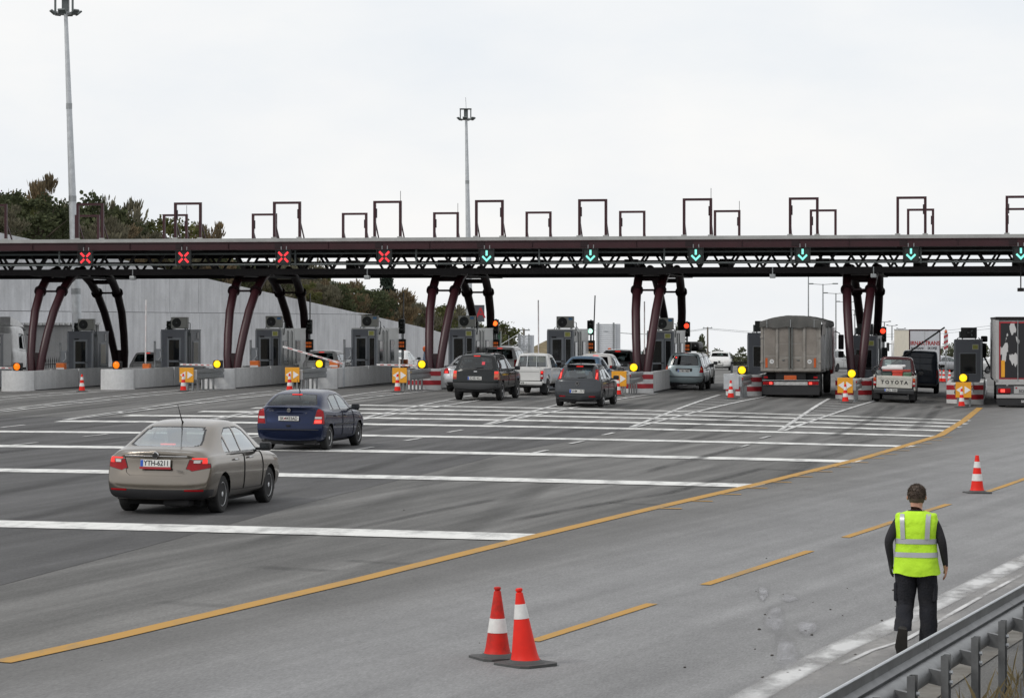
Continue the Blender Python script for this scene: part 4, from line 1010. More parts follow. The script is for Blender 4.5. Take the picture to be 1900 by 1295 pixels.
    def take(s, fs):
        ix = {}; V = []; N = []; Fc = []
        for f in fs:
            q = []
            for v in f.verts:
                if v not in ix: ix[v] = len(V); V.append(tuple(v.co)); N.append(tuple(Vector(v[s.nl]).normalized()))
                q.append(ix[v])
            Fc.append(tuple(q))
        bmesh.ops.delete(s.bm, geom=list(fs), context='FACES')
        return V, Fc, N
def side_f(f): return f.normal.x > .35 or f.normal.x < -.35 if False else abs(f.normal.x) > .35
def half_mesh(name, d, m, mode):
    """mode: both = right half plus its mirror in one mesh, r / l = one side"""
    V, Fc, N = d; VV = []; FF = []; NN = []
    if mode in ('both', 'r'): VV += V; FF += Fc; NN += N
    if mode in ('both', 'l'):
        o = len(VV); VV += [(-x, y, z) for x, y, z in V]; NN += [(-x, y, z) for x, y, z in N]; FF += [tuple(i + o for i in reversed(f)) for f in Fc]
    me = bpy.data.meshes.new(name); me.from_pydata(VV, [], FF)
    # face winding must agree with the stored outward normals
    bm = bmesh.new(); bm.from_mesh(me)
    for f in bm.faces:
        k = sum((Vector(NN[v.index]) for v in f.verts), Vector())
        if f.normal.dot(k) < 0: f.normal_flip()
    bm.to_mesh(me); bm.free()
    me.polygons.foreach_set('use_smooth', [True] * len(me.polygons))
    me.normals_split_custom_set_from_vertices([Vector(n).normalized() for n in NN])
    me.materials.append(m); return me
WH = {}
def wheel_meshes(r, w, style):
    k = (r, w, style)
    if k in WH: return WH[k]
    ty = MB().lathe([(r * .62, -w * .42), (r * .66, -w * .5), (r * .9, -w * .5), (r * .975, -w * .42), (r, -w * .25), (r, w * .25), (r * .975, w * .42), (r * .9, w * .5), (r * .66, w * .5), (r * .62, w * .42)], 30, 'x').mesh('tyre', 35, (M_tyre,))
    rm = MB(); rr = r * .66
    rm.lathe([(rr * .98, w * .1), (rr, w * .44), (rr * .93, w * .46), (rr * .88, w * .2), (rr * .3, w * .12)], 30, 'x')
    n = {'alloy': 7, 'multi': 10, 'steel': 12, 'cover': 7}[style]
    for q in range(n):
        a = 2 * PI * q / n; c, s_ = math.cos(a), math.sin(a); hw = rr * (.17 if n < 8 else .10); T = Vector((0, -s_, c)); D = Vector((0, c, s_))
        pts = [D * rr * .1 - T * hw * 1.2, D * rr * .1 + T * hw * 1.2, D * rr * .93 + T * hw, D * rr * .93 - T * hw]
        rm.add([p + Vector((w * (.40 if i < 2 else .42), 0, 0)) for i, p in enumerate(pts)] + [p + Vector((w * .2, 0, 0)) for p in pts], [(0, 1, 2, 3), (0, 4, 5, 1), (1, 5, 6, 2), (2, 6, 7, 3), (3, 7, 4, 0)])
    rm.lathe([(rr * .2, w * .2), (rr * .2, w * .44), (rr * .1, w * .47)], 12, 'x')
    rim = rm.mesh('rim', 35, (M_rim if style != 'steel' else M_rimd,))
    hub = MB().lathe([(rr * .9, -w * .3), (rr * .9, w * .1)], 24, 'x').mesh('brake_disc', False, (M_under,))
    WH[k] = (ty, rim, hub); return WH[k]
def wheels(t, xs, ys, r, w, style):
    ty, rim, hub = wheel_meshes(r, w, style)
    for y in ys:
        for s in (1, -1):
            a = link('wheel', hub, t, (s * xs, y, r), (0, 0, 0 if s > 0 else PI)); link('tyre', ty, a); link('rim', rim, a, (0, 0, 0), (.4 + y, 0, 0))
def plate(t, x, y, z, txt, w=.52, h=.11, blue=True, tilt=0.0, frame=None):
    p = part('number_plate', MB().rbox(-w / 2, w / 2, -.012, .0, -h / 2, h / 2, .006), M_plate, t, False, (x, y, z), (tilt, 0, 0))
    if blue: part('blue_band', MB().box(-w / 2 + .004, -w / 2 + .05, -.0155, -.0125, -h / 2 + .006, h / 2 - .006), M_plb, p)
    if txt: link('plate_text', text_mesh(txt, h * 1.02, M_pltx, .0015, .0015, 'CENTER', .84), p, (.02 if blue else 0, -.015, 0))
    if frame: part('plate_frame', MB().box(-w / 2 - .01, w / 2 + .01, -.016, -.0, -h / 2 - .035, -h / 2 - .002), frame, p)
    return p
def interior(t, y0, y1, w, zf, ztop, rear=True):
    """dark tub with seats, seen through the windows"""
    part('cabin_floor', MB().box(-w, w, y0 - .3, y1, .28, zf), M_under, t)
    def seat(x, y, sw=.25, h=.62):
        m = MB().rbox(x - sw, x + sw, y - .08, y + .42, zf, zf + .22, .05).rbox(x - sw, x + sw, y - .14, y + .02, zf + .2, zf + h, .06)
        m.rbox(x - .13, x + .13, y - .16, y - .05, zf + h + .04, zf + h + .24, .05); return m
    for x in (-w * .46, w * .46): part('front_seat', seat(x, y0 + (y1 - y0) * .55), M_seat, t, 40)
    if rear:
        part('rear_bench', MB().rbox(-w * .92, w * .92, y0 + .02, y0 + .22, zf, zf + .52, .06), M_seat, t, 40)
        for x in (-w * .55, w * .55): part('headrest', MB().rbox(x - .13, x + .13, y0, y0 + .1, zf + .54, zf + .72, .04), M_seat, t, 40)
    part('dashboard', MB().rbox(-w * .95, w * .95, y1 - .45, y1, zf, zf + .42, .08), M_seat, t, 40)
    part('steering_wheel', MB().tube([(-w * .46 + .17 * math.cos(2 * PI * e / 14), y1 - .55, zf + .4 + .17 * math.sin(2 * PI * e / 14)) for e in range(15)], .015, 5), M_trim, t)
def finish_body(t, S, paint, wheel_y, r, W_, trim_arch=None):
    """wheel arches, then the rest of the shell as the body"""
    for yc in wheel_y:
        ra = r + .055
        pts = [(yc + ra * math.cos(2 * PI * k / 22), r + ra * math.sin(2 * PI * k / 22)) for k in range(22)]
        fs = S.poly(pts, 'x', lambda f: f.calc_center_median().x > W_ * .62)
        if fs: bmesh.ops.delete(S.bm, geom=fs, context='FACES')
    d = S.take([f for f in S.bm.faces])
    return part('body', half_mesh('body', d, paint, 'both'), None, t)
def wells(t, wheel_y, r, W_):
    for yc in wheel_y:
        for s in (1, -1):
            m = MB(); ra = r + .075; n = 14; vv = []; ff = []
            for k in range(n + 1):
                a = -.25 + (PI + .5) * k / n
                for x in (W_ - .045, W_ - .33): vv.append((s * x, yc + ra * math.cos(a), r + ra * math.sin(a)))
                if k: ff.append((2 * k - 2, 2 * k - 1, 2 * k + 1, 2 * k))
            part('wheel_well', MB().add(vv, ff), M_under, t)
def both(t, name, d, m, parents=None):
    a = link(name, half_mesh(name, d, m, 'r'), t); b = link(name, half_mesh(name, d, m, 'l'), t); return a, b
def window_pair(t, S, pts, gm, seal=.022, filt=None, name='side_window'):
    fs = S.poly(pts, 'x', filt or (lambda f: f.calc_center_median().x > .3 and abs(f.normal.x) > .3))
    if not fs: return
    ring = S.inset(fs, seal, -.008); d2 = S.take(ring); fs = [f for f in fs if f.is_valid]; d1 = S.take(fs)
    a, b = both(t, name, d1, gm); link('window_seal', half_mesh('s', d2, M_trim, 'r'), a); link('window_seal', half_mesh('s', d2, M_trim, 'l'), b)
def window_mid(t, S, pts, gm, name, filt, seal=.03, sealm=None):
    fs = S.poly(pts, 'y', filt)
    if not fs: print('NO FACES', name); return None
    ring = S.inset(fs, seal, -.006); d2 = S.take(ring); fs = [f for f in fs if f.is_valid]; d1 = S.take(fs)
    a = link(name, half_mesh(name, d1, gm, 'both'), t); link('window_seal', half_mesh('s', d2, sealm or M_trim, 'both'), a); return a
def lamp_pair(t, S, pts, m, name='tail_lamp', ymax=.5, front=False, seal=.008, filt=None):
    fs = S.poly(pts, 'y', filt or (lambda f: f.calc_center_median().y < ymax + .08 and f.calc_center_median().x > .15), [((0, ymax, 0), (0, 1, 0))])
    if not fs: print('NO FACES', name); return None
    ring = S.inset(fs, seal, -.006); d2 = S.take(ring); fs = [f for f in fs if f.is_valid]; d1 = S.take(fs)
    a, b = both(t, name, d1, m); link('lamp_rim', half_mesh('s', d2, M_trim, 'r'), a); link('lamp_rim', half_mesh('s', d2, M_trim, 'l'), b)
    return a, b
def panel_pair(t, S, pts, paint, name, axis='x', filt=None, gap=.005):
    fs = S.poly(pts, axis, filt or (lambda f: f.calc_center_median().x > .5 and abs(f.normal.x) > .3))
    if not fs: return None
    ring = S.inset(fs, gap, -.012); d2 = S.take(ring); fs = [f for f in fs if f.is_valid]; d1 = S.take(fs)
    a, b = both(t, name, d1, paint); link('shut_line', half_mesh('s', d2, M_under, 'r'), a); link('shut_line', half_mesh('s', d2, M_under, 'l'), b); return a, b
def panel_mid(t, S, pts, paint, name, filt, gap=.005, depth=-.012):
    fs = S.poly(pts, 'y', filt)
    if not fs: print('NO FACES', name); return None
    if gap:
        ring = S.inset(fs, gap, depth); d2 = S.take(ring); fs = [f for f in fs if f.is_valid]
    d1 = S.take(fs); a = link(name, half_mesh(name, d1, paint, 'both'), t)
    if gap: link('shut_line', half_mesh('s', d2, M_under, 'both'), a)
    return a
def mirrors(t, y, x, z, m):
    for s in (1, -1):
        o = part('wing_mirror', MB().rbox(-.10, .10, -.06, .07, -.075, .075, .04, 3), m, t, 50, (s * (x + .12), y, z)); part('mirror_glass', MB().rbox(-.085, .085, -.066, -.0605, -.06, .06, .004), M_dkgl, o)
        part('mirror_arm', MB().rbox(-.18 if s > 0 else .05, -.05 if s > 0 else .18, -.02, .04, -.07, -.02, .01), M_trim, o)
def handles(t, ys, x, z, m):
    for y in ys:
        for s in (1, -1): part('door_handle', MB().rbox(s * x - .012, s * x + .028, y - .1, y + .1, z - .016, z + .016, .012), m, t, 40)
def decal(S, o, name, s, a, b, m, lift=.006, n=5, front=False):
    """thin lens or badge that hugs the shell between rear-view corners a and b (x, z); s = side"""
    vv = []; ff = []
    for i in range(n + 1):
        for j in range(3):
            x = a[0] + (b[0] - a[0]) * i / n; z = a[1] + (b[1] - a[1]) * j / 2
            y = S.ry(x, z, front) - (-lift if front else lift); vv.append((s * x, y, z))
    for i in range(n):
        for j in range(2): ff.append((i * 3 + j, i * 3 + j + 1, (i + 1) * 3 + j + 1, (i + 1) * 3 + j))
    k = len(vv); vv += [(x, y + (.012 if not front else -.012), z) for x, y, z in vv]; ff += [tuple(q + k for q in reversed(f)) for f in ff]
    rim = [i * 3 for i in range(n + 1)] + [n * 3 + 1, n * 3 + 2] + [i * 3 + 2 for i in range(n - 1, -1, -1)] + [1]
    ff += [(p, q, q + k, p + k) for p, q in zip(rim, rim[1:] + rim[:1])]
    return part(name, MB().add(vv, ff), m, o, True)
def rear_prof(tab): return lambda z: interp(tab, z)
def make_rings(rear, stations, front, yr, yf):
    """rear / front: sections closing the ends; stations: (y, section args, share of the rear lean)"""
    rings = []
    sec = section(*rear[1]); y0 = rear[0]
    W0 = rear[1][0]
    for s, dy in ((0, 0), (.3, .004), (.62, .02), (.86, .055), (.975, .11)):
        rings.append([(x * s, y0 + yr(z) + dy * rear[2], z) for x, z in sec])
    for y, a, b in stations: rings.append([(x, y + b * yr(z), z) for x, z in section(*a)])
    sec = section(*front[1])
    for s, dy in ((.975, -.13), (.86, -.06), (.62, -.02), (.3, -.004), (0, 0)): rings.append([(x * s, front[0] + yf(z) + dy, z) for x, z in sec])
    return rings
def heading(p_rr, p_fr, wb, half_w, rear_y):
    """origin and yaw from the contact points of the right wheels"""
    pass
def place(x, y, yaw, side_x, axle_y):
    """car root so that its right rear wheel stands at photo point x, y; yaw is turned right of the view axis (degrees)"""
    c = P(x, y); a = -R(yaw)
    off = Matrix.Rotation(a, 3, 'Z') @ Vector((side_x, axle_y, 0))
    o = c - off; return Vector((o.x, o.y, c.z)), a
def car_thing(label, cat, loc, rz, group='cars and trucks queuing at the toll lanes', name='car'):
    """root follows the local slope of the ground"""
    t = thing(name, label, cat, loc, rz, group)
    f = Vector((-math.sin(rz), math.cos(rz), 0)); r_ = Vector((math.cos(rz), math.sin(rz), 0)); q = Vector(loc)
    def g(v): return gz(v.x, v.y)
    t.location.z = (g(q + r_ * .75 + f * 1) + g(q - r_ * .75 + f * 1) + g(q + r_ * .75 + f * 3.5) + g(q - r_ * .75 + f * 3.5)) / 4
    rl = math.atan2(g(q - r_ * .75 + f * 2) - g(q + r_ * .75 + f * 2), 1.5)
    pt = math.atan2(g(q + f * 3.5) - g(q + f * 1), 2.5)
    t.location.z -= math.tan(pt) * 2.25
    t.rotation_euler = (pt, rl, rz); return t
# ---------------------------------------------------------------- beige saloon
def beige_saloon():
    loc, a = place(404, 951, 11.8, .78, .98)
    t = car_thing('beige metallic saloon driving in the foreground, brake lights on', 'car', loc, a)
    pt = car_paint('beige', (.225, .2, .172), .95, .2, .08); W_ = .895; r = .318
    yr = rear_prof([(.2, .13), (.3, .05), (.42, .0), (.55, .0), (.64, .06), (.75, .09), (.95, .105), (1.0, .085), (1.06, .1)])
    yf = rear_prof([(.2, -.05), (.4, 0), (.6, -.03), (.75, -.12)])
    rings = make_rings((.0, (.85, .26, .93, .68, 1.045), 1.2),
        [(.16, (.885, .25, .95, .70, 1.065), .75), (.36, (.9, .23, .965, .71, 1.095), .35), (.52, (.905, .22, .97, .70, 1.12), 0), (.72, (.905, .2, .97, .685, 1.2), 0), (1.0, (.905, .2, .965, .65, 1.33), 0),
         (1.3, (.905, .2, .96, .62, 1.455), 0), (1.62, (.9, .2, .955, .61, 1.505), 0), (2.05, (.9, .2, .945, .615, 1.52), 0), (2.5, (.9, .2, .935, .615, 1.495), 0), (2.9, (.9, .2, .925, .64, 1.36), 0),
         (3.3, (.9, .2, .92, .69, 1.13), 0), (3.52, (.9, .2, .91, .71, 1.02), 0), (3.95, (.895, .22, .87, .70, .95), 0), (4.28, (.87, .24, .78, .66, .86), 0)],
        (4.52, (.82, .26, .62, .6, .72)), yr, yf)
    S = Shell(rings, 4, 3); GL_br = glass('car_glass_sky', (.74, .83, .8), .3)
    rf = lambda f: f.calc_center_median().y < 1.55 and f.normal.z > .15 and f.calc_center_median().z > 1.06
    window_mid(t, S, [(-.1, 1.12), (.55, 1.12), (.62, 1.15), (.60, 1.2), (.53, 1.36), (.47, 1.42), (-.1, 1.43)], GL_br, 'rear_window', rf, .035)
    window_mid(t, S, [(-.1, 1.03), (.62, 1.03), (.52, 1.41), (-.1, 1.42)], GL_mid, 'windscreen', lambda f: f.calc_center_median().y > 2.6 and f.normal.y > .2 and f.normal.z > .1)
    window_pair(t, S, [(1.17, 1.0), (1.45, .99), (1.36, 1.26), (1.26, 1.2), (1.18, 1.08)], GL_br)
    window_pair(t, S, [(1.47, .99), (2.06, .98), (1.98, 1.40), (1.66, 1.40), (1.42, 1.30)], GL_br)
    window_pair(t, S, [(2.1, .98), (3.05, .965), (2.82, 1.17), (2.55, 1.34), (2.3, 1.4), (2.03, 1.405)], GL_br)
    a1 = lamp_pair(t, S, [(.50, .775), (.60, .73), (.9, .79), (1.0, .93), (.9, .965), (.42, .985), (.42, .96), (.56, .93)], M_tail, 'tail_lamp', .30)
    if a1:
        for s, o in zip((1, -1), a1):
            decal(S, o, 'reversing_lens', s, (.63, .868), (.735, .912), M_tailw)
            decal(S, o, 'brake_strip', s, (.60, .93), (.83, .952), M_brake); decal(S, o, 'brake_lens', s, (.765, .86), (.84, .925), M_brake)
    rr = lambda f: f.calc_center_median().y < .6 and f.normal.y < -.1
    panel_mid(t, S, [(-.1, .655), (.44, .655), (.52, .69), (.56, .93), (.56, .96), (-.1, .985)], pt, 'boot_lid', rr)
    panel_mid(t, S, [(-.1, .27), (.80, .27), (.9, .38), (.9, .435), (-.1, .425)], M_trim, 'lower_bumper', lambda f: f.calc_center_median().y < .45 and f.calc_center_median().z < .5, 0)
    panel_pair(t, S, [(1.4, .36), (2.13, .34), (2.13, .955), (1.36, .965), (1.28, .75)], pt, 'rear_door')
    panel_pair(t, S, [(2.155, .34), (3.18, .33), (3.2, .7), (3.12, .945), (2.155, .955)], pt, 'front_door')
    finish_body(t, S, pt, (.98, 3.62), r, W_); wells(t, (.98, 3.62), r, W_)
    part('chrome_strip', MB().rbox(-.54, .54, .068, .09, .965, .985, .008), M_chrome, t); part('round_badge', MB().lathe([(.05, .03), (.058, .05), (.04, .06)], 16, 'y', (0, .0, .99)), M_chrome, t, True); part('badge_disc', MB().lathe([(.045, .026), (.045, .035)], 14, 'y', (0, 0, .99)), M_rub, t)
    link('model_badge', text_mesh('TIPO', .055, M_chrome, .003), t, (.42, .05, .735))
    plate(t, 0, .055, .86, 'YTH-6211', .52, .12, True, -.1, M_redp)
    for s in (1, -1): decal(S, t, 'bumper_reflector', s, (.5, .405), (.8, .435), M_tail)
    part('third_brake_light', MB().rbox(-.13, .13, .66, .70, 1.135, 1.16, .008), M_brake, t)
    for s in (1, -1): part('chrome_waist_strip', MB().box(s * .865 - .008, s * .865 + .008, 1.2, 3.0, .968, .984), M_chrome, t)
    part('antenna', MB().tube([(0, 1.45, 1.475), (0, 1.38, 1.52), (0, 1.15, 1.8)], [.02, .012, .004], 6), M_trim, t)
    mirrors(t, 2.95, .88, 1.03, M_trim); handles(t, (1.62, 2.42), .895, .87, M_chrome)
    interior(t, 1.15, 3.2, .68, .5, 1.4); wheels(t, .77, (.98, 3.62), r, .21, 'alloy')
    part('parcel_shelf', MB().box(-.6, .6, .62, 1.2, 1.0, 1.03), M_seat, t); part('folded_vest', MB().rbox(-.5, -.25, .8, 1.0, 1.031, 1.07, .02), mat('hi_vis', (.45, .7, .02), .7, 0, .15, 6), t)
    part('underbody', MB().box(-.64, .64, .5, 4.2, .15, .3), M_under, t); part('silencer', MB().rbox(.1, .55, .15, .45, .15, .27, .04), M_under, t)
beige_saloon()
# ---------------------------------------------------------------- dark blue hatchback
def blue_hatch():
    loc, a = place(606, 835, 12.6, .75, .79)
    t = car_thing('dark blue five door hatchback with a bee-sting aerial, right tail light lit', 'car', loc, a)
    pt = car_paint('navy', (.011, .019, .055), .5, .25); W_ = .855; r = .305
    yr = rear_prof([(.2, .12), (.3, .04), (.42, .0), (.6, .0), (.66, .07), (.8, .085), (.98, .11), (1.03, .10), (1.08, .16), (1.1, .25), (1.37, .82), (1.44, .98)])
    yf = rear_prof([(.2, -.05), (.4, 0), (.6, -.04), (.75, -.14)])
    rings = make_rings((.0, (.82, .25, .98, .60, 1.06), 1.1),
        [(.12, (.845, .24, .99, .63, 1.085), .8), (.25, (.86, .22, .995, .66, 1.11), .45), (.45, (.862, .2, .985, .665, 1.2), .0), (.72, (.862, .2, .965, .65, 1.345), 0), (.98, (.86, .2, .955, .615, 1.425), 0),
         (1.35, (.86, .2, .945, .60, 1.46), 0), (1.8, (.86, .2, .935, .60, 1.47), 0), (2.25, (.86, .2, .925, .60, 1.43), 0), (2.6, (.86, .2, .915, .625, 1.31), 0), (2.98, (.86, .2, .91, .67, 1.09), 0),
         (3.2, (.855, .2, .9, .68, 1.0), 0), (3.6, (.85, .22, .85, .66, .93), 0), (3.9, (.83, .24, .76, .62, .84), 0)],
        (4.1, (.78, .26, .6, .56, .7)), yr, yf)
    S = Shell(rings, 4, 3)
    window_mid(t, S, [(-.1, 1.105), (.56, 1.11), (.62, 1.15), (.50, 1.36), (-.1, 1.385)], GL_tint, 'rear_window', lambda f: f.calc_center_median().y < 1.2 and f.normal.z > .15 and f.calc_center_median().z > 1.07, .03)
    window_mid(t, S, [(-.1, 1.0), (.6, 1.0), (.5, 1.37), (-.1, 1.38)], GL_mid, 'windscreen', lambda f: f.calc_center_median().y > 2.3 and f.normal.y > .2 and f.normal.z > .1)
    window_pair(t, S, [(.93, .985), (1.2, .98), (1.12, 1.28), (1.04, 1.25)], GL_mid)
    window_pair(t, S, [(1.22, .98), (1.8, .965), (1.74, 1.35), (1.4, 1.355), (1.16, 1.3)], GL_mid)
    window_pair(t, S, [(1.84, .965), (2.74, .945), (2.5, 1.16), (2.25, 1.31), (2.05, 1.355), (1.79, 1.36)], GL_mid)
    lm = lamp_pair(t, S, [(.60, .66), (1.0, .66), (1.0, .98), (.86, 1.04), (.68, 1.03)], M_tail, 'tail_lamp', .26)
    if lm:
        for s, o in zip((1, -1), lm):
            decal(S, o, 'clear_band', s, (.645, .79), (.80, .84), M_tailw)
            decal(S, o, 'brake_lens', s, (.645, .685), (.80, .76), M_brake2 if s > 0 else M_tail)
    rr = lambda f: f.calc_center_median().y < .5 and f.normal.y < -.1
    panel_mid(t, S, [(-.1, .665), (.55, .665), (.58, .7), (.64, 1.0), (.6, 1.045), (-.1, 1.055)], pt, 'tailgate', rr)
    panel_pair(t, S, [(1.0, .55), (1.2, .34), (1.88, .33), (1.88, .95), (1.02, .965)], pt, 'rear_door')
    panel_pair(t, S, [(1.905, .33), (2.86, .32), (2.9, .65), (2.8, .93), (1.905, .95)], pt, 'front_door')
    finish_body(t, S, pt, (.79, 3.40), r, W_); wells(t, (.79, 3.40), r, W_)
    part('bumper_strip', MB().rbox(-.77, .77, -.012, .012, .515, .535, .006), M_trim, t)
    for s in (1, -1): part('side_rubbing_strip', MB().box(s * .853 - .012, s * .853 + .012, 1.15, 2.85, .60, .63), M_trim, t)
    part('spoiler_lip', MB().rbox(-.6, .6, .075, .14, 1.045, 1.075, .012), pt, t); part('plate_recess_bar', MB().rbox(-.34, .34, .045, .075, .93, .95, .008), pt, t)
    part('round_badge', MB().lathe([(.05, .045), (.055, .06)], 14, 'y', (0, 0, .995)), M_chrome, t); part('badge_slot', MB().box(-.04, .04, .04, .0445, .985, 1.0), M_rub, t)
    plate(t, 0, .05, .795, 'SK 4433AD', .52, .11, False, 0)
    part('plate_emblem', MB().lathe([(.02, .03), (.02, .034)], 10, 'y', (-.1, 0, .795)), M_redp, t)
    for s in (1, -1): link('chrome_script', text_mesh('1.7' if s > 0 else 'ASTRA', .045, M_chrome, .002), t, (s * .44, .05, .93 if s > 0 else .98))
    part('third_brake_light', MB().rbox(-.13, .13, .74, .78, 1.355, 1.375, .008), M_brake, t)
    part('wiper', MB().bar((-.55, .12, 1.115), (-.1, .13, 1.13), .02, .02), M_trim, t); part('antenna', MB().tube([(0, 1.0, 1.425), (0, .95, 1.45), (0, .72, 1.75)], [.02, .012, .004], 6), M_trim, t)
    part('tow_eye_cover', MB().box(-.05, .05, -.006, .01, .6, .64), M_under, t)
    mirrors(t, 2.62, .84, 1.02, M_trim); handles(t, (1.25, 2.1), .855, .84, pt); interior(t, .95, 2.9, .64, .48, 1.35); wheels(t, .735, (.79, 3.40), r, .2, 'cover')
    part('underbody', MB().box(-.66, .66, .15, 3.8, .18, .3), M_under, t); part('silencer', MB().rbox(-.6, -.1, .12, .4, .16, .28, .04), M_under, t); part('spare_well', MB().lathe([(.26, .14), (.28, .3)], 16, 'z', (0, .45, 0)), M_under, t)
blue_hatch()
def pxy(u, v):
    """photo position of a ground point, for cars set out by lane"""
    p = W(u, v); return 950 + F * p.x / p.y, HY + F * (CH - p.z) / p.y
# ---------------------------------------------------------------- other cars: hatchbacks, estates and off-roaders from one family of sections
def tall_car(label, px, py, yaw, pt, L=4.0, W_=.85, H=1.5, belt=.95, zb=.22, lean=.42, r=.3, axle=.62, wb=2.5, lamps=(), plate_txt='', plate_z=.75, bump=None, gl=None, sidegl=None,
             rw=(.58, 1.02, 1.36), rails=False, style='alloy', cat='car', brake3=True, hood=.98, doors=True, side_x=None, front_lamps=False, wr_=None, upright=0.0, roofbox=False, pillar=None, seats=True, scl=1.0, frontface=False, blue=True, rimw=.2, handle_m=None, mir=True, spl=False):
    side_x = side_x or W_ - .11
    loc, a = place(px, py, yaw, side_x * scl, axle * scl)
    t = car_thing(label, cat, loc, a); t.scale = (scl,) * 3
    gl = gl or GL_tint; sidegl = sidegl or GL_mid; wr = wr_ or W_ * .72
    hb = belt - zb
    yr = rear_prof([(zb - .05, .1), (zb + .08, .02), (zb + .22, 0), (zb + .4, .0), (zb + .47, .05), (belt - .05, .075), (belt + .02, .10), (belt + (H - belt) * .85, lean * .8 + .1), (H, lean + .1)])
    yf = rear_prof([(.2, -.05), (.45, 0), (.65, -.04), (.85, -.12)])
    fx = axle + wb; cowl = fx - .42
    st = [(.13, (W_ * .985, zb, belt, wr * .985, H * .985), .95), (.32, (W_ * .998, zb - .01, belt, wr, H * .993), .8), (.62, (W_, zb - .02, belt, wr, H * .998), .55), (1.05, (W_, zb - .02, belt, wr, H), .25), (1.5, (W_, zb - .02, belt - .01, wr, H), 0),
          (1.95, (W_, zb - .02, belt - .015, wr, H), 0), (cowl - .9, (W_, zb - .02, belt - .02, wr, H * .985), 0), (cowl - .5, (W_, zb - .02, belt - .03, wr * 1.06, belt + (H - belt) * .62), 0), (cowl - .12, (W_, zb - .02, belt - .03, wr * 1.12, hood + .14), 0),
          (cowl + .1, (W_, zb - .02, belt - .04, wr * 1.13, hood + .04), 0), (cowl + .5, (W_ * .99, zb, belt - .07, wr * 1.12, hood - .04), 0), (L - .3, (W_ * .96, zb + .02, belt - .16, wr * 1.05, hood - .14), 0)]
    st = [q for k, q in enumerate(st) if k < 6 and q[0] < cowl - 1.0 or k >= 6]
    rings = make_rings((.0, (W_ * .95, zb + .01, belt, wr * .96, H * .975), 1.0), st, (L, (W_ * .9, zb + .04, belt - .3, W_ * .62, hood - .27)), yr, yf)
    S = Shell(rings, 4, 3)
    rfil = lambda f: f.calc_center_median().y < lean + .45 and f.normal.y < -.12 and f.calc_center_median().z > belt - .12
    window_mid(t, S, [(-.1, rw[1]), (rw[0] * .96, rw[1]), (rw[0], rw[1] + .05), (rw[0] * .86, rw[2] - .03), (rw[0] * .8, rw[2]), (-.1, rw[2] + .015)], gl, 'rear_window', rfil, .025)
    window_mid(t, S, [(-.1, hood + .06), (W_ * .74, hood + .06), (wr * .93, H - .12), (-.1, H - .1)], GL_mid, 'windscreen', lambda f: f.calc_center_median().y > cowl - 1.2 and f.normal.y > .2 and f.normal.z > .05)
    zt = H - .135 - .02; zl = belt + .035
    p0 = lean + .36; p1 = 1.55 if L < 4.15 else 1.75; p2 = cowl - .95; p2 = max(p2, p1 + .55)
    q = pillar or (p0 + .02, p1 - .04, p1 + .02, p2 - .02)
    window_pair(t, S, [(lean * .45 + .28, zl), (q[0] + .18, zl), (q[0] + .12, zt - .02), (lean * .95 + .2, zt - .04)], sidegl) if q[0] + .1 - (lean * .45 + .28) > .12 else None
    window_pair(t, S, [(q[0] + .22, zl), (q[1] + .12, zl), (q[1] + .08, zt), (q[0] + .16, zt)], sidegl)
    window_pair(t, S, [(q[2] + .14, zl), (cowl - .12, zl - .01), (cowl - .38, zl + (zt - zl) * .5), (cowl - .72, zt - .03), (cowl - .95, zt), (q[2] + .1, zt)], sidegl)
    for (pts, m, bits) in lamps:
        lm = lamp_pair(t, S, pts, m, 'tail_lamp', .3 + (lean if max(p[1] for p in pts) > belt + .1 else 0) * .7)
        if lm:
            for s, o in zip((1, -1), lm):
                for a_, b_, mm in bits: decal(S, o, 'lens', s, a_, b_, mm)
    panel_mid(t, S, [(-.1, zb + .46), (W_ * .66, zb + .46), (W_ * .74, zb + .55), (W_ * .74, rw[1] - .05), (-.1, rw[1] - .05)], pt, 'tailgate', lambda f: f.calc_center_median().y < .6 and f.normal.y < -.1 and f.calc_center_median().z < belt + .15)
    if bump: panel_mid(t, S, [(-.1, zb - .05), (W_ + .05, zb - .05), (W_ + .05, bump[0]), (-.1, bump[0])], bump[1], 'bumper', lambda f: f.calc_center_median().y < .55 and f.calc_center_median().z < bump[0] + .1, 0)
    if doors:
        panel_pair(t, S, [(axle + .36, zb + .14), (q[1] + .15, zb + .13), (q[1] + .15, belt - .03), (axle + .22, belt - .02), (axle + .22, .62)], pt, 'rear_door') if q[1] + .15 - axle > .6 else None
        panel_pair(t, S, [(q[1] + .18, zb + .13), (fx - r - .14, zb + .12), (fx - r - .08, .6), (cowl - .1, belt - .05), (q[1] + .18, belt - .03)], pt, 'front_door')
        handles(t, (q[1] - .15, q[1] + .42), W_ - .005, belt - .12, handle_m or M_trim)
    if frontface:
        for s in (1, -1): decal(S, t, 'headlamp', s, (W_ * .42, .62), (W_ * .8, .76), M_tailw, .008, 5, True)
        decal(S, t, 'grille', 1, (0.0, .35), (W_ * .35, .72), M_rub, .01, 4, True); decal(S, t, 'grille', -1, (0.0, .35), (W_ * .35, .72), M_rub, .01, 4, True)
        plate(t, 0, S.ry(0, .48, True) + .03, .48, '', .5, .11, False); t.children[-1].rotation_euler = (0, 0, PI)
    finish_body(t, S, pt, (axle, fx), r, W_); wells(t, (axle, fx), r, W_)
    if plate_txt is not None: plate(t, 0, S.ry(0, plate_z) - .006, plate_z, plate_txt, .52, .12, blue)
    if brake3: part('third_brake_light', MB().rbox(-.12, .12, S.ry(0, H - .075) - .012, S.ry(0, H - .075) + .03, H - .09, H - .06, .006), M_brake, t)
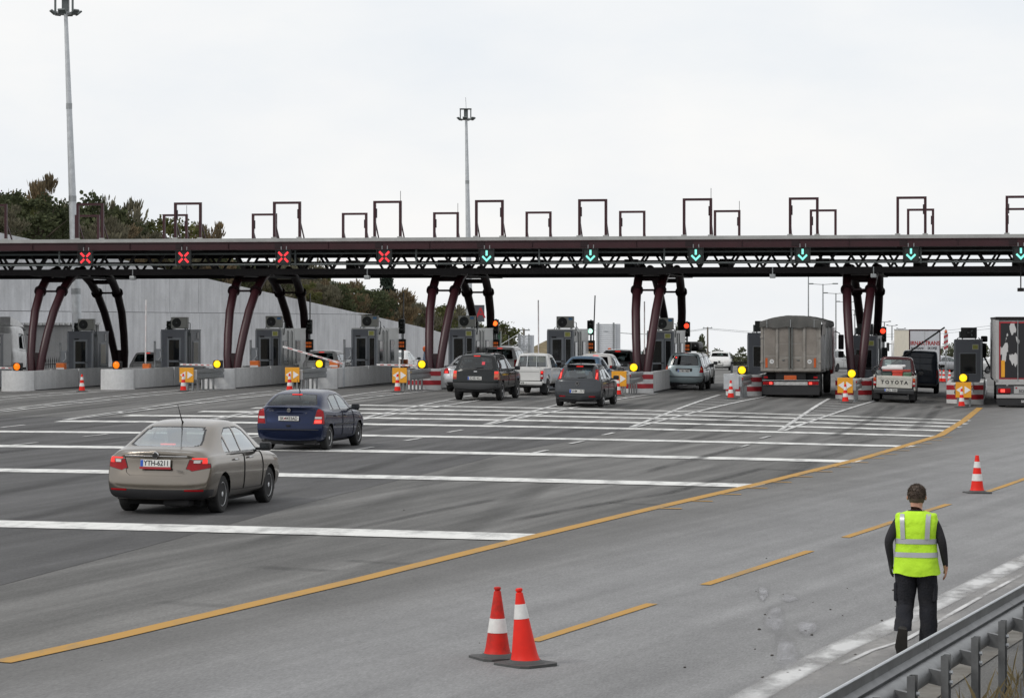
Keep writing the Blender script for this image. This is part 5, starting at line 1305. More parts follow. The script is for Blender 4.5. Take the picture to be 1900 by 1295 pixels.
    if spl: part('roof_spoiler', MB().rbox(-wr * .82, wr * .82, lean - .12, lean + .25, H - .03, H - .004, .012), pt, t)
    part('wiper', MB().bar((0, S.ry(0, rw[1] + .04) - .02, rw[1] + .03), (.3, S.ry(.3, rw[1] + .06) - .02, rw[1] + .08), .016, .016), M_trim, t)
    if mir: mirrors(t, cowl - .3, W_ - .01, belt + .06, M_trim)
    if rails:
        for s in (1, -1): part('roof_rail', MB().tube([(s * wr * .88, lean + .35, H - .02), (s * wr * .9, lean + .5, H + .045), (s * wr * .9, cowl - 1.25, H + .045), (s * wr * .9, cowl - 1.1, H - .02)], .02, 6), M_trim, t)
    if seats: interior(t, lean + .5, cowl + .05, W_ * .76, zb + .28, H)
    wheels(t, W_ - .115, (axle, fx), r, rimw, style)
    part('underbody', MB().box(-W_ * .78, W_ * .78, .12, L - .3, zb - .06, zb + .06), M_under, t)
    part('silencer', MB().rbox(-.5, -.05, .1, .4, zb - .08, zb + .05, .04), M_under, t)
    return t, S
blk = car_paint('black_green', (.016, .018, .019), .2, .28); M_bump = mat('grey_plastic_bumper', (.05, .052, .055), .55, 0, .1, 4)
# black off-roader with orange tail lamps
t, S = tall_car('black off-roader with orange tail lamps waiting behind the silver saloon', 928, 743, 12.5, blk, 4.4, .89, 1.71, 1.1, .40, .33, .355, .84, 2.62,
    [([(.70, .78), (1.0, .78), (1.0, 1.1), (.70, 1.1)], M_tailo, [((.72, 1.0), (.84, 1.08), M_brake), ((.72, .8), (.84, .86), M_tail)])], 'KNB1452', .83, (.66, M_bump), GL_tint, GL_mid, (.64, 1.16, 1.58), True, 'alloy', 'off-roader', hood=1.08)
decal(S, t, 'oval_badge', 1, (-.05, 1.06), (.07, 1.09), M_chrome); decal(S, t, 'rear_sticker', 1, (.22, 1.32), (.33, 1.43), mat('red_heart_sticker', (.6, .04, .06), .5, 0, .1, 4))
# dark grey small hatchback
gry = car_paint('anthracite', (.052, .056, .062), .45, .3)
t, S = tall_car('dark grey small hatchback with tall tail lamps, nearest the toll islands', 1115, 755, 12.0, gry, 4.0, .845, 1.49, .93, .24, .5, .3, .72, 2.5,
    [([(.60, .98), (.74, .96), (.66, 1.33), (.56, 1.33)], M_tail, [((.62, 1.0), (.66, 1.2), M_brake2)])], 'NHM 1757', .56, None, GL_mid, GL_mid, (.55, 1.0, 1.34), False, 'multi', blue=True, spl=True)
part('round_badge', MB().lathe([(.06, .0), (.06, .03)], 14, 'y', (0, S.ry(0, .84) - .02, .84)), M_chrome, t); part('badge_disc', MB().lathe([(.045, -.004), (.045, .0)], 14, 'y', (0, S.ry(0, .84) - .02, .84)), M_rub, t)
link('model_badge', text_mesh('PUNTO', .05, M_chrome, .002), t, (0, S.ry(0, .74) - .008, .745))
for s in (1, -1): decal(S, t, 'bumper_reflector', s, (.42, .36), (.64, .40), M_tail)
part('antenna', MB().tube([(0, .75, 1.48), (0, .6, 1.7)], [.015, .004], 6), M_trim, t)
# pale blue minivan
slv = car_paint('pale_blue', (.30, .36, .38), .55, .3)
t, S = tall_car('pale blue tall minivan waiting at the striped island', 1302, 724, 10.5, slv, 3.9, .84, 1.6, .98, .3, .25, .29, .6, 2.45,
    [([(.66, .76), (1.0, .76), (1.0, 1.06), (.72, 1.06)], M_tail, [((.70, .88), (.8, .96), M_tailo)])], 'EYM 7480', .83, None, GL_tint, GL_tint, (.62, 1.06, 1.48), False, 'steel', 'minivan', brake3=False)
part('plate_surround', MB().rbox(-.36, .36, S.ry(0, .9) - .0, S.ry(0, .9) + .03, .74, .94, .02), M_trim, t); part('bumper_strip', MB().rbox(-.8, .8, -.012, .01, .56, .6, .006), M_bump, t)
decal(S, t, 'glowing_sticker', -1, (.33, 1.36), (.4, 1.43), M_brake)  # sticker glows, it shares the lit brake lamp material
# black estate with a roof box, in front of the minivan
t, S = tall_car('black estate car with a roof box ahead of the pale blue minivan', 1310, 713, 10.5, car_paint('black', (.014, .014, .016), .2, .25), 4.5, .88, 1.5, .95, .25, .3, .31, .85, 2.7,
    [([(.62, .86), (1.0, .84), (1.0, 1.0), (.66, 1.02)], M_tail, [((.66, .9), (.8, .98), M_brake)])], '', .8, None, GL_tint, GL_mid, (.6, 1.05, 1.38), True)
rb = thing('roof_box', 'black roof box carried on the black estate car', 'roof box', t.location + Matrix.Rotation(t.rotation_euler.z, 3, 'Z') @ Vector((0, 1.0, 1.6)), t.rotation_euler.z)
part('shell', MB().rbox(-.42, .42, 0, 1.9, .0, .40, .14, 4), M_trim, rb, 50); part('rim', MB().rbox(-.44, .44, -.02, 1.92, .12, .16, .015), M_rub, rb)
for y in (.4, 1.4): part('cross_bar', MB().box(-.6, .6, y, y + .06, -.06, -.005), M_rub, rb)
for s in (1, -1): part('lock', MB().lathe([(.035, -.01), (.035, .01)], 10, 'y', (s * .24, 0, .22)), M_galv_l, rb)
# silver saloon (left of the off-roader) and other queue cars
wht = car_paint('white', (.62, .62, .61), .0, .3); sil = car_paint('silver', (.46, .47, .49), .55, .28); blu = car_paint('steel_blue', (.16, .25, .36), .5, .3); dgr = car_paint('mid_grey', (.2, .205, .21), .55, .3)
def saloon(label, px, py, yaw, pt, L=4.58, W_=.885, H=1.45, txt='', gl=None, lamp=None, dark_diff=True, style='alloy', scl=1.0, blue=True):
    loc, a = place(px, py, yaw, .77, 1.05); t = car_thing(label, 'car', loc, a); t.scale = (scl,) * 3; r = .315; k = H / 1.49
    yr = rear_prof([(.2, .13), (.3, .05), (.42, .0), (.58, .0), (.66, .05), (.95, .09), (1.0, .07), (1.06, .1)]); yf = rear_prof([(.2, -.05), (.4, 0), (.6, -.03), (.75, -.12)])
    B = .95 * k
    rings = make_rings((.0, (.85, .26, B - .02, .68, 1.03 * k), 1.2),
        [(.16, (W_ - .02, .25, B, .70, 1.05 * k), .75), (.36, (W_ - .005, .23, B + .01, .71, 1.07 * k), .35), (.6, (W_, .2, B + .01, .70, 1.10 * k), 0), (.85, (W_, .2, B, .68, 1.2 * k), 0), (1.15, (W_, .2, B, .65, 1.34 * k), 0),
         (1.5, (W_, .2, B, .62, 1.46 * k), 0), (1.85, (W_, .2, B - .01, .61, 1.5 * k), 0), (2.3, (W_, .2, B - .01, .61, 1.5 * k), 0), (2.7, (W_, .2, B - .02, .62, 1.44 * k), 0), (3.1, (W_, .2, B - .03, .65, 1.27 * k), 0),
         (3.45, (W_, .2, B - .04, .7, 1.06 * k), 0), (3.7, (W_ - .01, .2, B - .05, .7, .98 * k), 0), (4.05, (W_ - .02, .22, B - .09, .68, .93 * k), 0), (L - .24, (W_ - .05, .24, B - .18, .64, .84 * k), 0)], (L, (.8, .26, .62, .58, .7)), yr, yf)
    S = Shell(rings, 4, 3)
    window_mid(t, S, [(-.1, 1.1 * k), (.56, 1.1 * k), (.61, 1.15 * k), (.48, 1.39 * k), (-.1, 1.41 * k)], gl or GL_mid, 'rear_window', lambda f: f.calc_center_median().y < 1.75 and f.normal.z > .15 and f.calc_center_median().z > 1.04 * k)
    window_mid(t, S, [(-.1, 1.02 * k), (.62, 1.02 * k), (.5, 1.39 * k), (-.1, 1.4 * k)], GL_mid, 'windscreen', lambda f: f.calc_center_median().y > 2.8 and f.normal.y > .2 and f.normal.z > .1)
    window_pair(t, S, [(1.3, B + .03), (2.15, B + .025), (2.1, 1.375 * k), (1.8, 1.375 * k), (1.5, 1.25 * k)], GL_mid)
    window_pair(t, S, [(2.2, B + .025), (3.2, B + .005), (2.9, 1.2 * k), (2.6, 1.34 * k), (2.4, 1.38 * k), (2.15, 1.38 * k)], GL_mid)
    lm = lamp_pair(t, S, lamp or [(.58, .74), (1.0, .74), (1.0, .95), (.66, .97)], M_tail, 'tail_lamp', .28)
    if lm:
        for s, o in zip((1, -1), lm): decal(S, o, 'brake_lens', s, (.66, .76), (.8, .84), M_brake)
    panel_mid(t, S, [(-.1, .62), (.54, .62), (.58, .97), (-.1, .99)], pt, 'boot_lid', lambda f: f.calc_center_median().y < .6 and f.normal.y < -.1)
    if dark_diff: panel_mid(t, S, [(-.1, .2), (.62, .2), (.7, .4), (-.1, .42)], M_trim, 'lower_bumper', lambda f: f.calc_center_median().y < .5 and f.calc_center_median().z < .5, 0)
    panel_pair(t, S, [(1.45, .36), (2.2, .34), (2.2, B - .02), (1.4, B - .02), (1.35, .75)], pt, 'rear_door'); panel_pair(t, S, [(2.23, .34), (3.2, .33), (3.25, .7), (3.2, B - .05), (2.23, B - .02)], pt, 'front_door')
    finish_body(t, S, pt, (1.05, 3.78), r, W_); wells(t, (1.05, 3.78), r, W_)
    plate(t, 0, S.ry(0, .82) - .006, .82, txt, .52, .12, blue); part('third_brake_light', MB().rbox(-.3, .3, .68, .7, 1.115 * k, 1.135 * k, .006), M_brake, t)
    mirrors(t, 3.1, W_ - .01, 1.02 * k, M_trim); handles(t, (1.65, 2.5), W_, .85 * k, pt); interior(t, 1.3, 3.35, .68, .48, 1.38); wheels(t, .765, (1.05, 3.78), r, .21, style)
    part('underbody', MB().box(-.7, .7, .3, 4.2, .17, .3), M_under, t)
    return t, S
saloon('silver saloon with a dark lower bumper left of the black off-roader', 904, 727, 11.5, sil, txt='ZKP 5921', style='multi')
saloon('steel blue saloon behind the white pickup', *pxy(-16.25, 109.2), 11.0, blu, txt='', lamp=[(.56, .78), (1.0, .78), (1.0, .92), (.56, .9)])
tall_car('silver estate car roof showing above the silver saloon', 920, 706, 11, sil, 4.5, .88, 1.55, .96, .25, .3, .31, .85, 2.7, [([(.62, .86), (1.0, .84), (1.0, 1.0), (.66, 1.02)], M_tail, [])], '', .8, None, GL_tint, GL_mid, (.6, 1.05, 1.4), True)
tall_car('white off-roader ahead of the black one', 962, 712, 11, wht, 4.4, .89, 1.68, 1.05, .35, .3, .34, .84, 2.62, [([(.70, .78), (1.0, .78), (1.0, 1.1), (.70, 1.1)], M_tail, [])], '', .83, None, GL_tint, GL_mid, (.64, 1.12, 1.55), False, 'alloy', 'off-roader', hood=1.05)
tall_car('white hatchback ahead of the blue saloon, left of the grey crossover', *pxy(-16.5, 114.6), 11.0, wht, 4.1, .86, 1.5, .95, .24, .4, .3, .7, 2.55, [([(.62, .86), (1.0, .84), (1.0, 1.0), (.66, 1.02)], M_tail, [])], '', .6, None, GL_tint, GL_mid, (.6, 1.0, 1.38), False, 'alloy')
tall_car('grey crossover partly hidden behind the dark hatchback', *pxy(-16.3, 120.2), 11, dgr, 4.3, .89, 1.62, 1.02, .3, .4, .33, .8, 2.6, [([(.56, .95), (1.0, .93), (1.0, 1.04), (.56, 1.06)], M_tail, [])], '', .7, None, GL_tint, GL_mid, (.62, 1.1, 1.48), False, 'alloy', hood=1.04)
t, S = tall_car('silver hatchback approaching beyond the grey crossover', 1148, 690, 191, sil, 4.2, .87, 1.52, .96, .25, .35, .31, .75, 2.6, [], None, .7, None, GL_mid, GL_mid, (.6, 1.05, 1.38), False, 'alloy', frontface=True)
t, S = tall_car('white car coming towards the camera beyond the pale blue minivan', 1318, 686.5, 186, wht, 4.4, .88, 1.42, .93, .24, .5, .31, .8, 2.7, [], None, .7, None, GL_mid, GL_mid, (.58, 1.0, 1.3), False, 'alloy', frontface=True)
# cars beyond the closed lanes on the left
tall_car('white car with dark windows behind the upright white barrier arm', *pxy(-38.7, 121.5), 11, wht, 4.3, .87, 1.52, .96, .25, .35, .31, .75, 2.6, [], '', .7, None, GL_tint, GL_tint, (.6, 1.05, 1.38), False, 'alloy')
tall_car('white car with dark windows left of the booth between second and middle supports', *pxy(-29.8, 119.5), 11, wht, 4.3, .87, 1.5, .96, .25, .35, .31, .75, 2.6, [], '', .7, None, GL_tint, GL_tint, (.6, 1.05, 1.38), False, 'alloy')
saloon('white saloon beyond the level white barrier arm', *pxy(-33.9, 152), 11, wht)
# cars far right beyond the toll lanes
tall_car('white van-like car beyond the rightmost lanes, left of the cargo pickup', 1552, 690, 30, wht, 4.2, .87, 1.75, 1.05, .28, .2, .31, .7, 2.6, [], '', .7, None, GL_tint, GL_tint, (.6, 1.15, 1.58), False, 'steel')
saloon('silver saloon crossing beyond the rightmost booth', 1740, 690, 60, sil)
saloon('white saloon crossing right of the rightmost booth', 1832, 693, 60, wht)
# ================================================================== PICKUPS, VAN, TRUCKS
def pickup(label, px, py, yaw, cab_paint, bed_paint, txt, Hc=1.62, bedl=1.5, W_=.8, scl=1.0, rack=True, glassm=None, tgl=.5, brake=True):
    r = .34; ax = 1.0 if bedl < 2 else 1.15; fx = ax + 2.9; L = fx + .85
    loc, a = place(px, py, yaw, (W_ - .12) * scl, ax * scl); t = car_thing(label, 'pickup truck', loc, a); t.scale = (scl,) * 3
    yb = bedl + .12; yr = rear_prof([(.4, 0), (1.0, 0), (Hc, .09)]); yf = rear_prof([(.3, -.03), (.5, 0), (.8, -.06)])
    wr = W_ * .76; bl = 1.02; cw = fx - .35
    st = [(yb + .1, (W_, .42, bl, wr, Hc * .99), .9), (yb + .3, (W_, .4, bl, wr, Hc), .4), (yb + .6, (W_, .4, bl, wr, Hc), 0), (yb + .85, (W_, .4, bl, wr, Hc), 0), (cw - .85, (W_, .4, bl, wr, Hc * .985), 0), (cw - .5, (W_, .4, bl - .01, wr * 1.06, bl + (Hc - bl) * .6), 0),
          (cw - .1, (W_, .4, bl - .02, wr * 1.1, 1.08), 0), (cw + .15, (W_, .4, bl - .03, wr * 1.12, 1.05), 0), (L - .3, (W_ * .97, .42, .9, wr * 1.1, .98), 0)]
    rings = make_rings((yb, (W_ * .97, .42, bl, wr * .97, Hc * .985), .8), st, (L, (W_ * .92, .45, .7, W_ * .7, .86)), yr, yf)
    S = Shell(rings, 4, 3)
    rwn = window_mid(t, S, [(-.1, 1.1), (W_ * .76, 1.1), (W_ * .66, Hc - .1), (-.1, Hc - .09)], glassm or GL_mid, 'rear_window', lambda f: f.calc_center_median().y < yb + .5 and f.normal.y < -.1, .025)
    window_mid(t, S, [(-.1, 1.1), (W_ * .74, 1.1), (wr * .9, Hc - .13), (-.1, Hc - .11)], GL_mid, 'windscreen', lambda f: f.calc_center_median().y > cw - 1.1 and f.normal.y > .2 and f.normal.z > .05)
    window_pair(t, S, [(yb + .28, bl + .05), (cw - .18, bl + .04), (cw - .45, bl + .28), (cw - .72, Hc - .15), (yb + .32, Hc - .15)], GL_mid)
    panel_pair(t, S, [(yb + .2, .5), (cw - .02, .5), (cw - .02, .75), (cw - .15, bl - .02), (yb + .2, bl - .02)], cab_paint, 'door')
    finish_body(t, S, cab_paint, (fx,), r, W_); wells(t, (fx,), r, W_)
    arch = [(ax + (r + .07) * math.cos(PI * k / 12), .46 + (r + .02) * math.sin(PI * k / 12)) for k in range(13)]
    for s in (1, -1):                                                   # bed sides with the wheel arch cut out
        pol = [(.06, .5)] + [(.06, 1.03), (bedl + .04, 1.03), (bedl + .04, .46)] + arch
        x0, x1 = (W_ - .07, W_ - .01) if s > 0 else (-W_ + .01, -W_ + .07)
        part('bed_side', MB().prism(pol, x0, x1, 'x'), bed_paint, t); part('bed_rail', MB().rbox(x0 - .01, x1 + .01, .05, bedl + .05, 1.031, 1.075, .015), bed_paint, t)
        tl_ = part('tail_lamp', MB().rbox(s * (W_ - .065) - .055, s * (W_ - .065) + .055, .0, .07, .66, .98, .012), M_tail, t)
        part('lens', MB().rbox(s * (W_ - .065) - .045, s * (W_ - .065) + .045, -.008, -.001, .88, .96, .004), M_brake if brake else M_tailo, tl_); part('clear_lens', MB().rbox(s * (W_ - .065) - .045, s * (W_ - .065) + .045, -.008, -.001, .74, .82, .004), M_tailw, tl_)
    part('bed_floor', MB().box(-W_ + .08, W_ - .08, .07, bedl + .05, .56, .62), M_under, t); part('bed_front', MB().box(-W_ + .02, W_ - .02, bedl + .0, bedl + .05, .62, 1.05), bed_paint, t)
    g = part('tailgate', MB().rbox(-W_ + .13, W_ - .13, -.005, .05, .58, 1.06, .02), bed_paint, t); part('tailgate_groove', MB().box(-W_ + .18, W_ - .18, -.009, -.0051, .93, .94), M_bump, g)
    part('bumper', MB().rbox(-W_ + .03, W_ - .03, -.16, -.02, .42, .56, .03), bed_paint if rack else M_bump, t, 40); part('bumper_step', MB().rbox(-W_ + .05, W_ - .05, -.17, -.0, .36, .418, .02), M_trim, t)
    plate(t, -.12, -.175, .495, txt, .5, .11)
    part('chassis', MB().box(-.5, .5, .0, L - .4, .3, .41), M_under, t)
    for s in (1, -1): part('mud_flap', MB().box(s * (W_ - .13) - .13, s * (W_ - .13) + .13, ax - r - .12, ax - r - .1, .12, .5), M_trim, t)
    wheels(t, W_ - .12, (ax, fx), r, .22, 'alloy' if rack else 'steel'); mirrors(t, cw - .25, W_ - .01, bl + .1, M_trim)
    if rack:
        for x in (-.6, -.2, .2, .6): part('window_guard_bar', MB().tube([(x, bedl + .02, 1.06), (x * .92, bedl + .12, Hc - .06)], .014, 6), M_galv_l, t)
        part('window_guard_top', MB().tube([(-.56, bedl + .12, Hc - .06), (.56, bedl + .12, Hc - .06)], .014, 6), M_galv_l, t)
    part('seat', MB().rbox(-W_ * .75, W_ * .75, yb + .25, yb + .4, .7, 1.28, .05), M_seat, t)
    return t
wht2 = car_paint('white_pickup', (.58, .58, .57), .0, .35)
t = pickup('white pickup truck with a barred rear window, between the black off-roader and the dark hatchback', 1012, 733, 12.5, wht2, wht2, 'API 1458', scl=.99)
mrn = car_paint('maroon', (.065, .018, .02), .2, .35); cream = mat('paint_old_white', (.56, .55, .5), .4, 0, .1, 2, .0, .4, .2, dirt=(.32, .29, .24), dirt_amt=.5)
t = pickup('old white pickup with a maroon cab, its bed loaded with crates', 1693, 747, 10.0, mrn, cream, 'AZN 9588', Hc=1.78, bedl=1.9, W_=.83, rack=False, brake=False, tgl=.6, glassm=GL_mid)
link('tailgate_lettering', text_mesh('T O Y O T A', .19, M_rub, .003, .006), t, (0, -.011, .8))
pm = t.matrix_basis.copy()
def load(name, label, cat, loc, mb, m, extra=None):
    p = Matrix.LocRotScale(t.location, t.rotation_euler, t.scale) @ Vector(loc)
    o = thing(name, label, cat, p, t.rotation_euler.z); part('body', mb, m, o, 40)
    if extra: part(*extra[:2], extra[2], o, 40)
    return o
load('fruit_crate', 'red plastic crate in the bed of the old pickup', 'crate', (.12, .3, .63), MB().rbox(-.2, .2, 0, .5, 0, .62, .03), mat('red_plastic', (.5, .04, .02), .5, 0, .1, 4), ('rim', MB().rbox(-.22, .22, -.02, .52, .56, .6, .01), mat('red_plastic', (.5, .04, .02))))
load('fruit_crate', 'green plastic crate right of the red crate in the old pickup', 'crate', (.5, .3, .63), MB().rbox(-.16, .16, 0, .5, 0, .56, .03), mat('green_plastic', (.09, .17, .1), .5, 0, .1, 4), ('rim', MB().rbox(-.17, .17, -.02, .52, .5, .54, .01), mat('green_plastic', (.1, .2, .11))))
load('toolbox', 'dark green box left of the red crate in the old pickup', 'box', (-.3, .3, .63), MB().rbox(-.2, .2, 0, .5, 0, .56, .03), mat('dark_green_plastic', (.035, .06, .05), .5, 0, .1, 4), ('lid', MB().rbox(-.21, .21, -.01, .51, .561, .6, .01), M_trim))
load('tarpaulin_roll', 'white folded sheet lying across the crates in the old pickup', 'sheet', (-.05, .75, 1.25), MB().rbox(-.5, .35, 0, .7, 0, .17, .06, 3).rbox(-.3, .45, .1, .6, .12, .23, .05, 3), mat('white_sheet', (.62, .62, .62), .8, 0, .12, 5, .3))
load('timber', 'red painted board lying over the crates in the old pickup', 'board', (0, .62, 1.2), MB().rbox(-.5, .62, 0, .1, 0, .1, .02), mat('red_board', (.3, .04, .03), .6, 0, .2, 4))
load('gas_bottle', 'dull metal drum at the left of the old pickup bed', 'drum', (-.62, .35, .63), MB().lathe([(.12, 0), (.15, .05), (.15, .5), (.1, .6), (.04, .64)], 16), M_gun)
load('hose_coil', 'dark coiled hose over the left edge of the old pickup bed', 'hose', (-.7, .6, 1.08), MB().tube([(.17 * math.cos(k * .6), .03 * k * .2, .15 + .17 * math.sin(k * .6)) for k in range(32)], .025, 6), M_trim)
# ---------------------------------------------------------------- dark blue van
def van():
    loc, a = place(1741, 730, 9.5, .86, .95); t = car_thing('dark slate blue high roof van ahead of the old cargo pickup', 'van', loc, a); t.scale = (.91,) * 3
    pt = car_paint('slate_blue', (.05, .062, .085), .1, .4, .35); H = 2.1; W_ = .96
    yr = rear_prof([(.3, .05), (.5, 0), (1.2, .01), (1.9, .06), (2.2, .14)]); yf = rear_prof([(.3, 0), (.9, -.1)])
    st = [(.12, (W_, .42, 1.2, .84, H), .9), (.4, (W_, .4, 1.2, .85, H + .02), .4), (.9, (W_, .4, 1.2, .85, H + .02), 0), (2.0, (W_, .4, 1.2, .85, H + .02), 0), (3.0, (W_, .4, 1.2, .85, H), 0), (3.5, (W_, .4, 1.18, .85, H * .93), 0), (3.9, (W_, .4, 1.15, .84, 1.55), 0), (4.3, (W_, .4, 1.1, .82, 1.2), 0), (4.7, (W_ * .97, .42, .95, .8, 1.0), 0)]
    S = Shell(make_rings((.0, (W_ * .96, .43, 1.2, .82, H * .985), .7), st, (4.95, (.86, .45, .7, .7, .85)), yr, yf), 4, 3)
    rf = lambda f: f.calc_center_median().y < .5 and f.normal.y < -.2
    for s, nm in ((1, 'r'), (-1, 'l')): pass
    fs = S.poly([(.012, .5), (.80, .5), (.80, 1.1), (.74, 1.88), (.012, 1.9)], 'y', rf)
    if fs:
        ring = S.inset(fs, .008, -.012); d2 = S.take(ring); fs = [f for f in fs if f.is_valid]; d1 = S.take(fs); A_, B_ = both(t, 'rear_door', d1, pt)
        link('shut_line', half_mesh('s', d2, M_under, 'r'), A_); link('shut_line', half_mesh('s', d2, M_under, 'l'), B_)
    window_mid(t, S, [(-.1, 1.25), (.78, 1.25), (.7, 1.9), (-.1, 1.92)], GL_mid, 'windscreen', lambda f: f.calc_center_median().y > 3.3 and f.normal.y > .2)
    window_pair(t, S, [(3.0, 1.25), (3.95, 1.22), (3.6, 1.75), (3.0, 1.78)], GL_mid)
    finish_body(t, S, pt, (.95, 4.1), .34, W_); wells(t, (.95, 4.1), .34, W_); wheels(t, .83, (.95, 4.1), .34, .24, 'steel')
    for s in (1, -1): part('tail_lamp', MB().rbox(s * .86 - .05, s * .86 + .05, S.ry(.86, .95) - .012, S.ry(.86, .95) + .05, .75, 1.15, .012), M_tail, t); part('hinge', MB().rbox(s * .84 - .03, s * .84 + .03, .0, .06, 1.5, 1.58, .01), M_trim, t)
    part('bumper', MB().rbox(-.86, .86, -.05, .06, .36, .5, .03), M_bump, t); part('door_handle', MB().rbox(.04, .14, -.02, .02, 1.12, 1.2, .01), M_trim, t); part('lock_plate', MB().rbox(-.14, -.04, -.015, .02, 1.02, 1.1, .01), M_trim, t)
    for z in (.85, 1.45, 1.75): part('pressed_rib', MB().rbox(-.7, .7, S.ry(.3, z) - .006, S.ry(.3, z) + .02, z, z + .03, .008), pt, t)
    mirrors(t, 3.75, .98, 1.35, M_trim); part('underbody', MB().box(-.7, .7, .2, 4.6, .26, .4), M_under, t); part('tow_hook', MB().tube([(0, .02, .35), (0, -.1, .3), (0, -.14, .38)], .025, 6), M_rub, t)
van()
# ---------------------------------------------------------------- grey tipper truck
M_tip = mat('tipper_grey_paint', (.27, .255, .235), .6, .1, .15, 1.6, .05, .35, dirt=(.14, .12, .1), dirt_amt=.75); M_tip2 = mat('tipper_panel', (.22, .2, .18), .65, .05, .15, 1.4, .05, .3, dirt=(.12, .1, .085), dirt_amt=.6)
M_tarp = mat('grey_tarpaulin', (.085, .085, .082), .75, 0, .15, 2.2, .4, .3, dirt=(.14, .135, .125), dirt_amt=.4); M_alu = mat('tipper_alu_side', (.38, .385, .39), .42, .5, .12, 1.5, dirt=(.2, .19, .17), dirt_amt=.5)
def truck_wheel(t, x, y, r=.5, w=.28): wheels(t, x, (y,), r, w, 'steel')
def tipper():
    c = P(1467, 738); a = -R(10.35); t = thing('tipper_truck', 'dirty grey tipper truck with a tarpaulin cover at the toll lane', 'truck', c, a, 'cars and trucks queuing at the toll lanes')
    w = 1.21; L = 7.6; z0, z1 = 1.12, 2.95
    part('body_side', MB().rbox(w - .06, w, .09, L, z0, z1, .02), M_alu, t); part('body_side', MB().rbox(-w, -w + .06, .09, L, z0, z1, .02), M_alu, t)
    part('body_floor', MB().box(-w + .06, w - .06, .1, L, z0 - .1, z0 - .002), M_tip2, t); part('body_front', MB().box(-w + .06, w - .06, L - .06, L, z0, z1), M_tip, t)
    part('rear_frame', MB().rbox(-w, -w + .1, .0, .088, z0 - .05, z1, .01).rbox(w - .1, w, .0, .088, z0 - .05, z1, .01).rbox(-w + .1, w - .1, .0, .088, z0 - .05, z0 + .05, .01).rbox(-w + .1, w - .1, .0, .088, z1 - .07, z1, .01), M_tip, t)
    for s in (1, -1):
        d = part('rear_door', MB().box(min(s * .015, s * (w - .105)), max(s * .015, s * (w - .105)), .03, .08, z0 + .055, z1 - .075), M_tip, t)
        x0, x1 = s * .05, s * 1.06
        for (xa, xb, za, zb_) in ((.08, .46, 2.2, 2.82), (.08, .46, 1.68, 2.16), (.62, 1.04, 1.72, 2.82), (.62, 1.04, 1.2, 1.66), (.1, .5, 1.22, 1.58)):
            part('pressed_panel', MB().box(min(s * xa, s * xb), max(s * xa, s * xb), .022, .0295, za, zb_), M_tip2, d)
        part('vertical_rib', MB().rbox(min(s * .5, s * .6), max(s * .5, s * .6), -.02, .029, z0 + .07, z1 - .09, .015), M_tip, d)
        part('lock_bar', MB().tube([(s * .06, -.03, z0 + .02), (s * .06, -.03, z1 - .05)], .022, 6), M_gun, d); part('reflector', MB().box(min(s * .93, s * 1.02), max(s * .93, s * 1.02), .015, .0215, 1.22, 1.6), M_tailo, d)
        part('round_mark', MB().lathe([(.09, .014), (.09, .021)], 16, 'y', (s * .76, 0, 1.46)), M_whp, d); part('hinge', MB().rbox(min(s * 1.12, s * 1.23), max(s * 1.12, s * 1.23), -.03, .02, 1.4, 1.48, .01), M_tip, d); part('hinge', MB().rbox(min(s * 1.12, s * 1.23), max(s * 1.12, s * 1.23), -.03, .02, 2.4, 2.48, .01), M_tip, d)
        link('mark_digits', text_mesh('80' if s > 0 else '70', .09, M_pltx, .002), d, (s * .76, .012, 1.46)); part('latch', MB().rbox(s * .3 - .05, s * .3 + .05, -.01, .02, 1.5, 1.54, .01), M_gun, d)
    # tarpaulin: bowed top with sagging hem, loose flap on the right
    vv = []; ff = []; nx = 22; ny = 18; rd = random.Random(4)
    for j in range(ny + 1):
        y = -.04 + (L + .06) * j / ny
        for i in range(nx + 1):
            x = -1 + 2 * i / nx; zt = z1 + .12 + .22 * (1 - x * x) + .03 * math.sin(j * 1.4) * (1 - x * x) + rd.uniform(-.008, .008); vv.append((x * (w + .035), y, zt))
    n = nx + 1
    for j in range(ny):
        for i in range(nx): ff.append((j * n + i, j * n + i + 1, (j + 1) * n + i + 1, (j + 1) * n + i))
    def skirt(idx, outv):
        pts = [vv[k] for k in idx]; o = len(vv); m_ = len(pts)
        for q, (zf, off) in enumerate(((.5, 1), (1.0, .7))):
            for k, p in enumerate(pts): vv.append((p[0] + outv[0] * .03 * off + .012 * math.sin(k * 1.9), p[1] + outv[1] * (.03 * off + .015 * math.sin(k * 1.3 + q)), p[2] + ((z1 - .12 + .03 * math.sin(k * .8)) - p[2]) * zf))
        row = [idx, list(range(o, o + m_)), list(range(o + m_, o + 2 * m_))]
        for a_, b_ in zip(row, row[1:]):
            for k in range(m_ - 1): ff.append((a_[k], a_[k + 1], b_[k + 1], b_[k]))
    skirt([i for i in range(n)], (0, -1)); skirt([j * n + n - 1 for j in range(ny + 1)], (1, 0)); skirt([j * n for j in range(ny + 1)], (-1, 0))
    part('tarpaulin', MB().add(vv, ff), M_tarp, t, 60); part('tarpaulin_flap', MB().box(w + .05, w + .065, .05, 2.2, z1 - .42, z1 + .1), mat('pale_tarpaulin', (.3, .29, .28), .8, 0, .2, 3, .5), t)
    for x in (-.95, 0, .95): part('strap', MB().tube([(x, -.09, z1 + .2), (x, -.09, z1 - .12)], .008, 5), M_galv_l, t)
    # chassis, lights, bumper
    part('chassis', MB().box(-.45, .45, .3, L + 2.2, .62, 1.0), M_under, t); part('under_gear', MB().box(-1.0, 1.0, .35, .6, .5, 1.0), M_under, t)
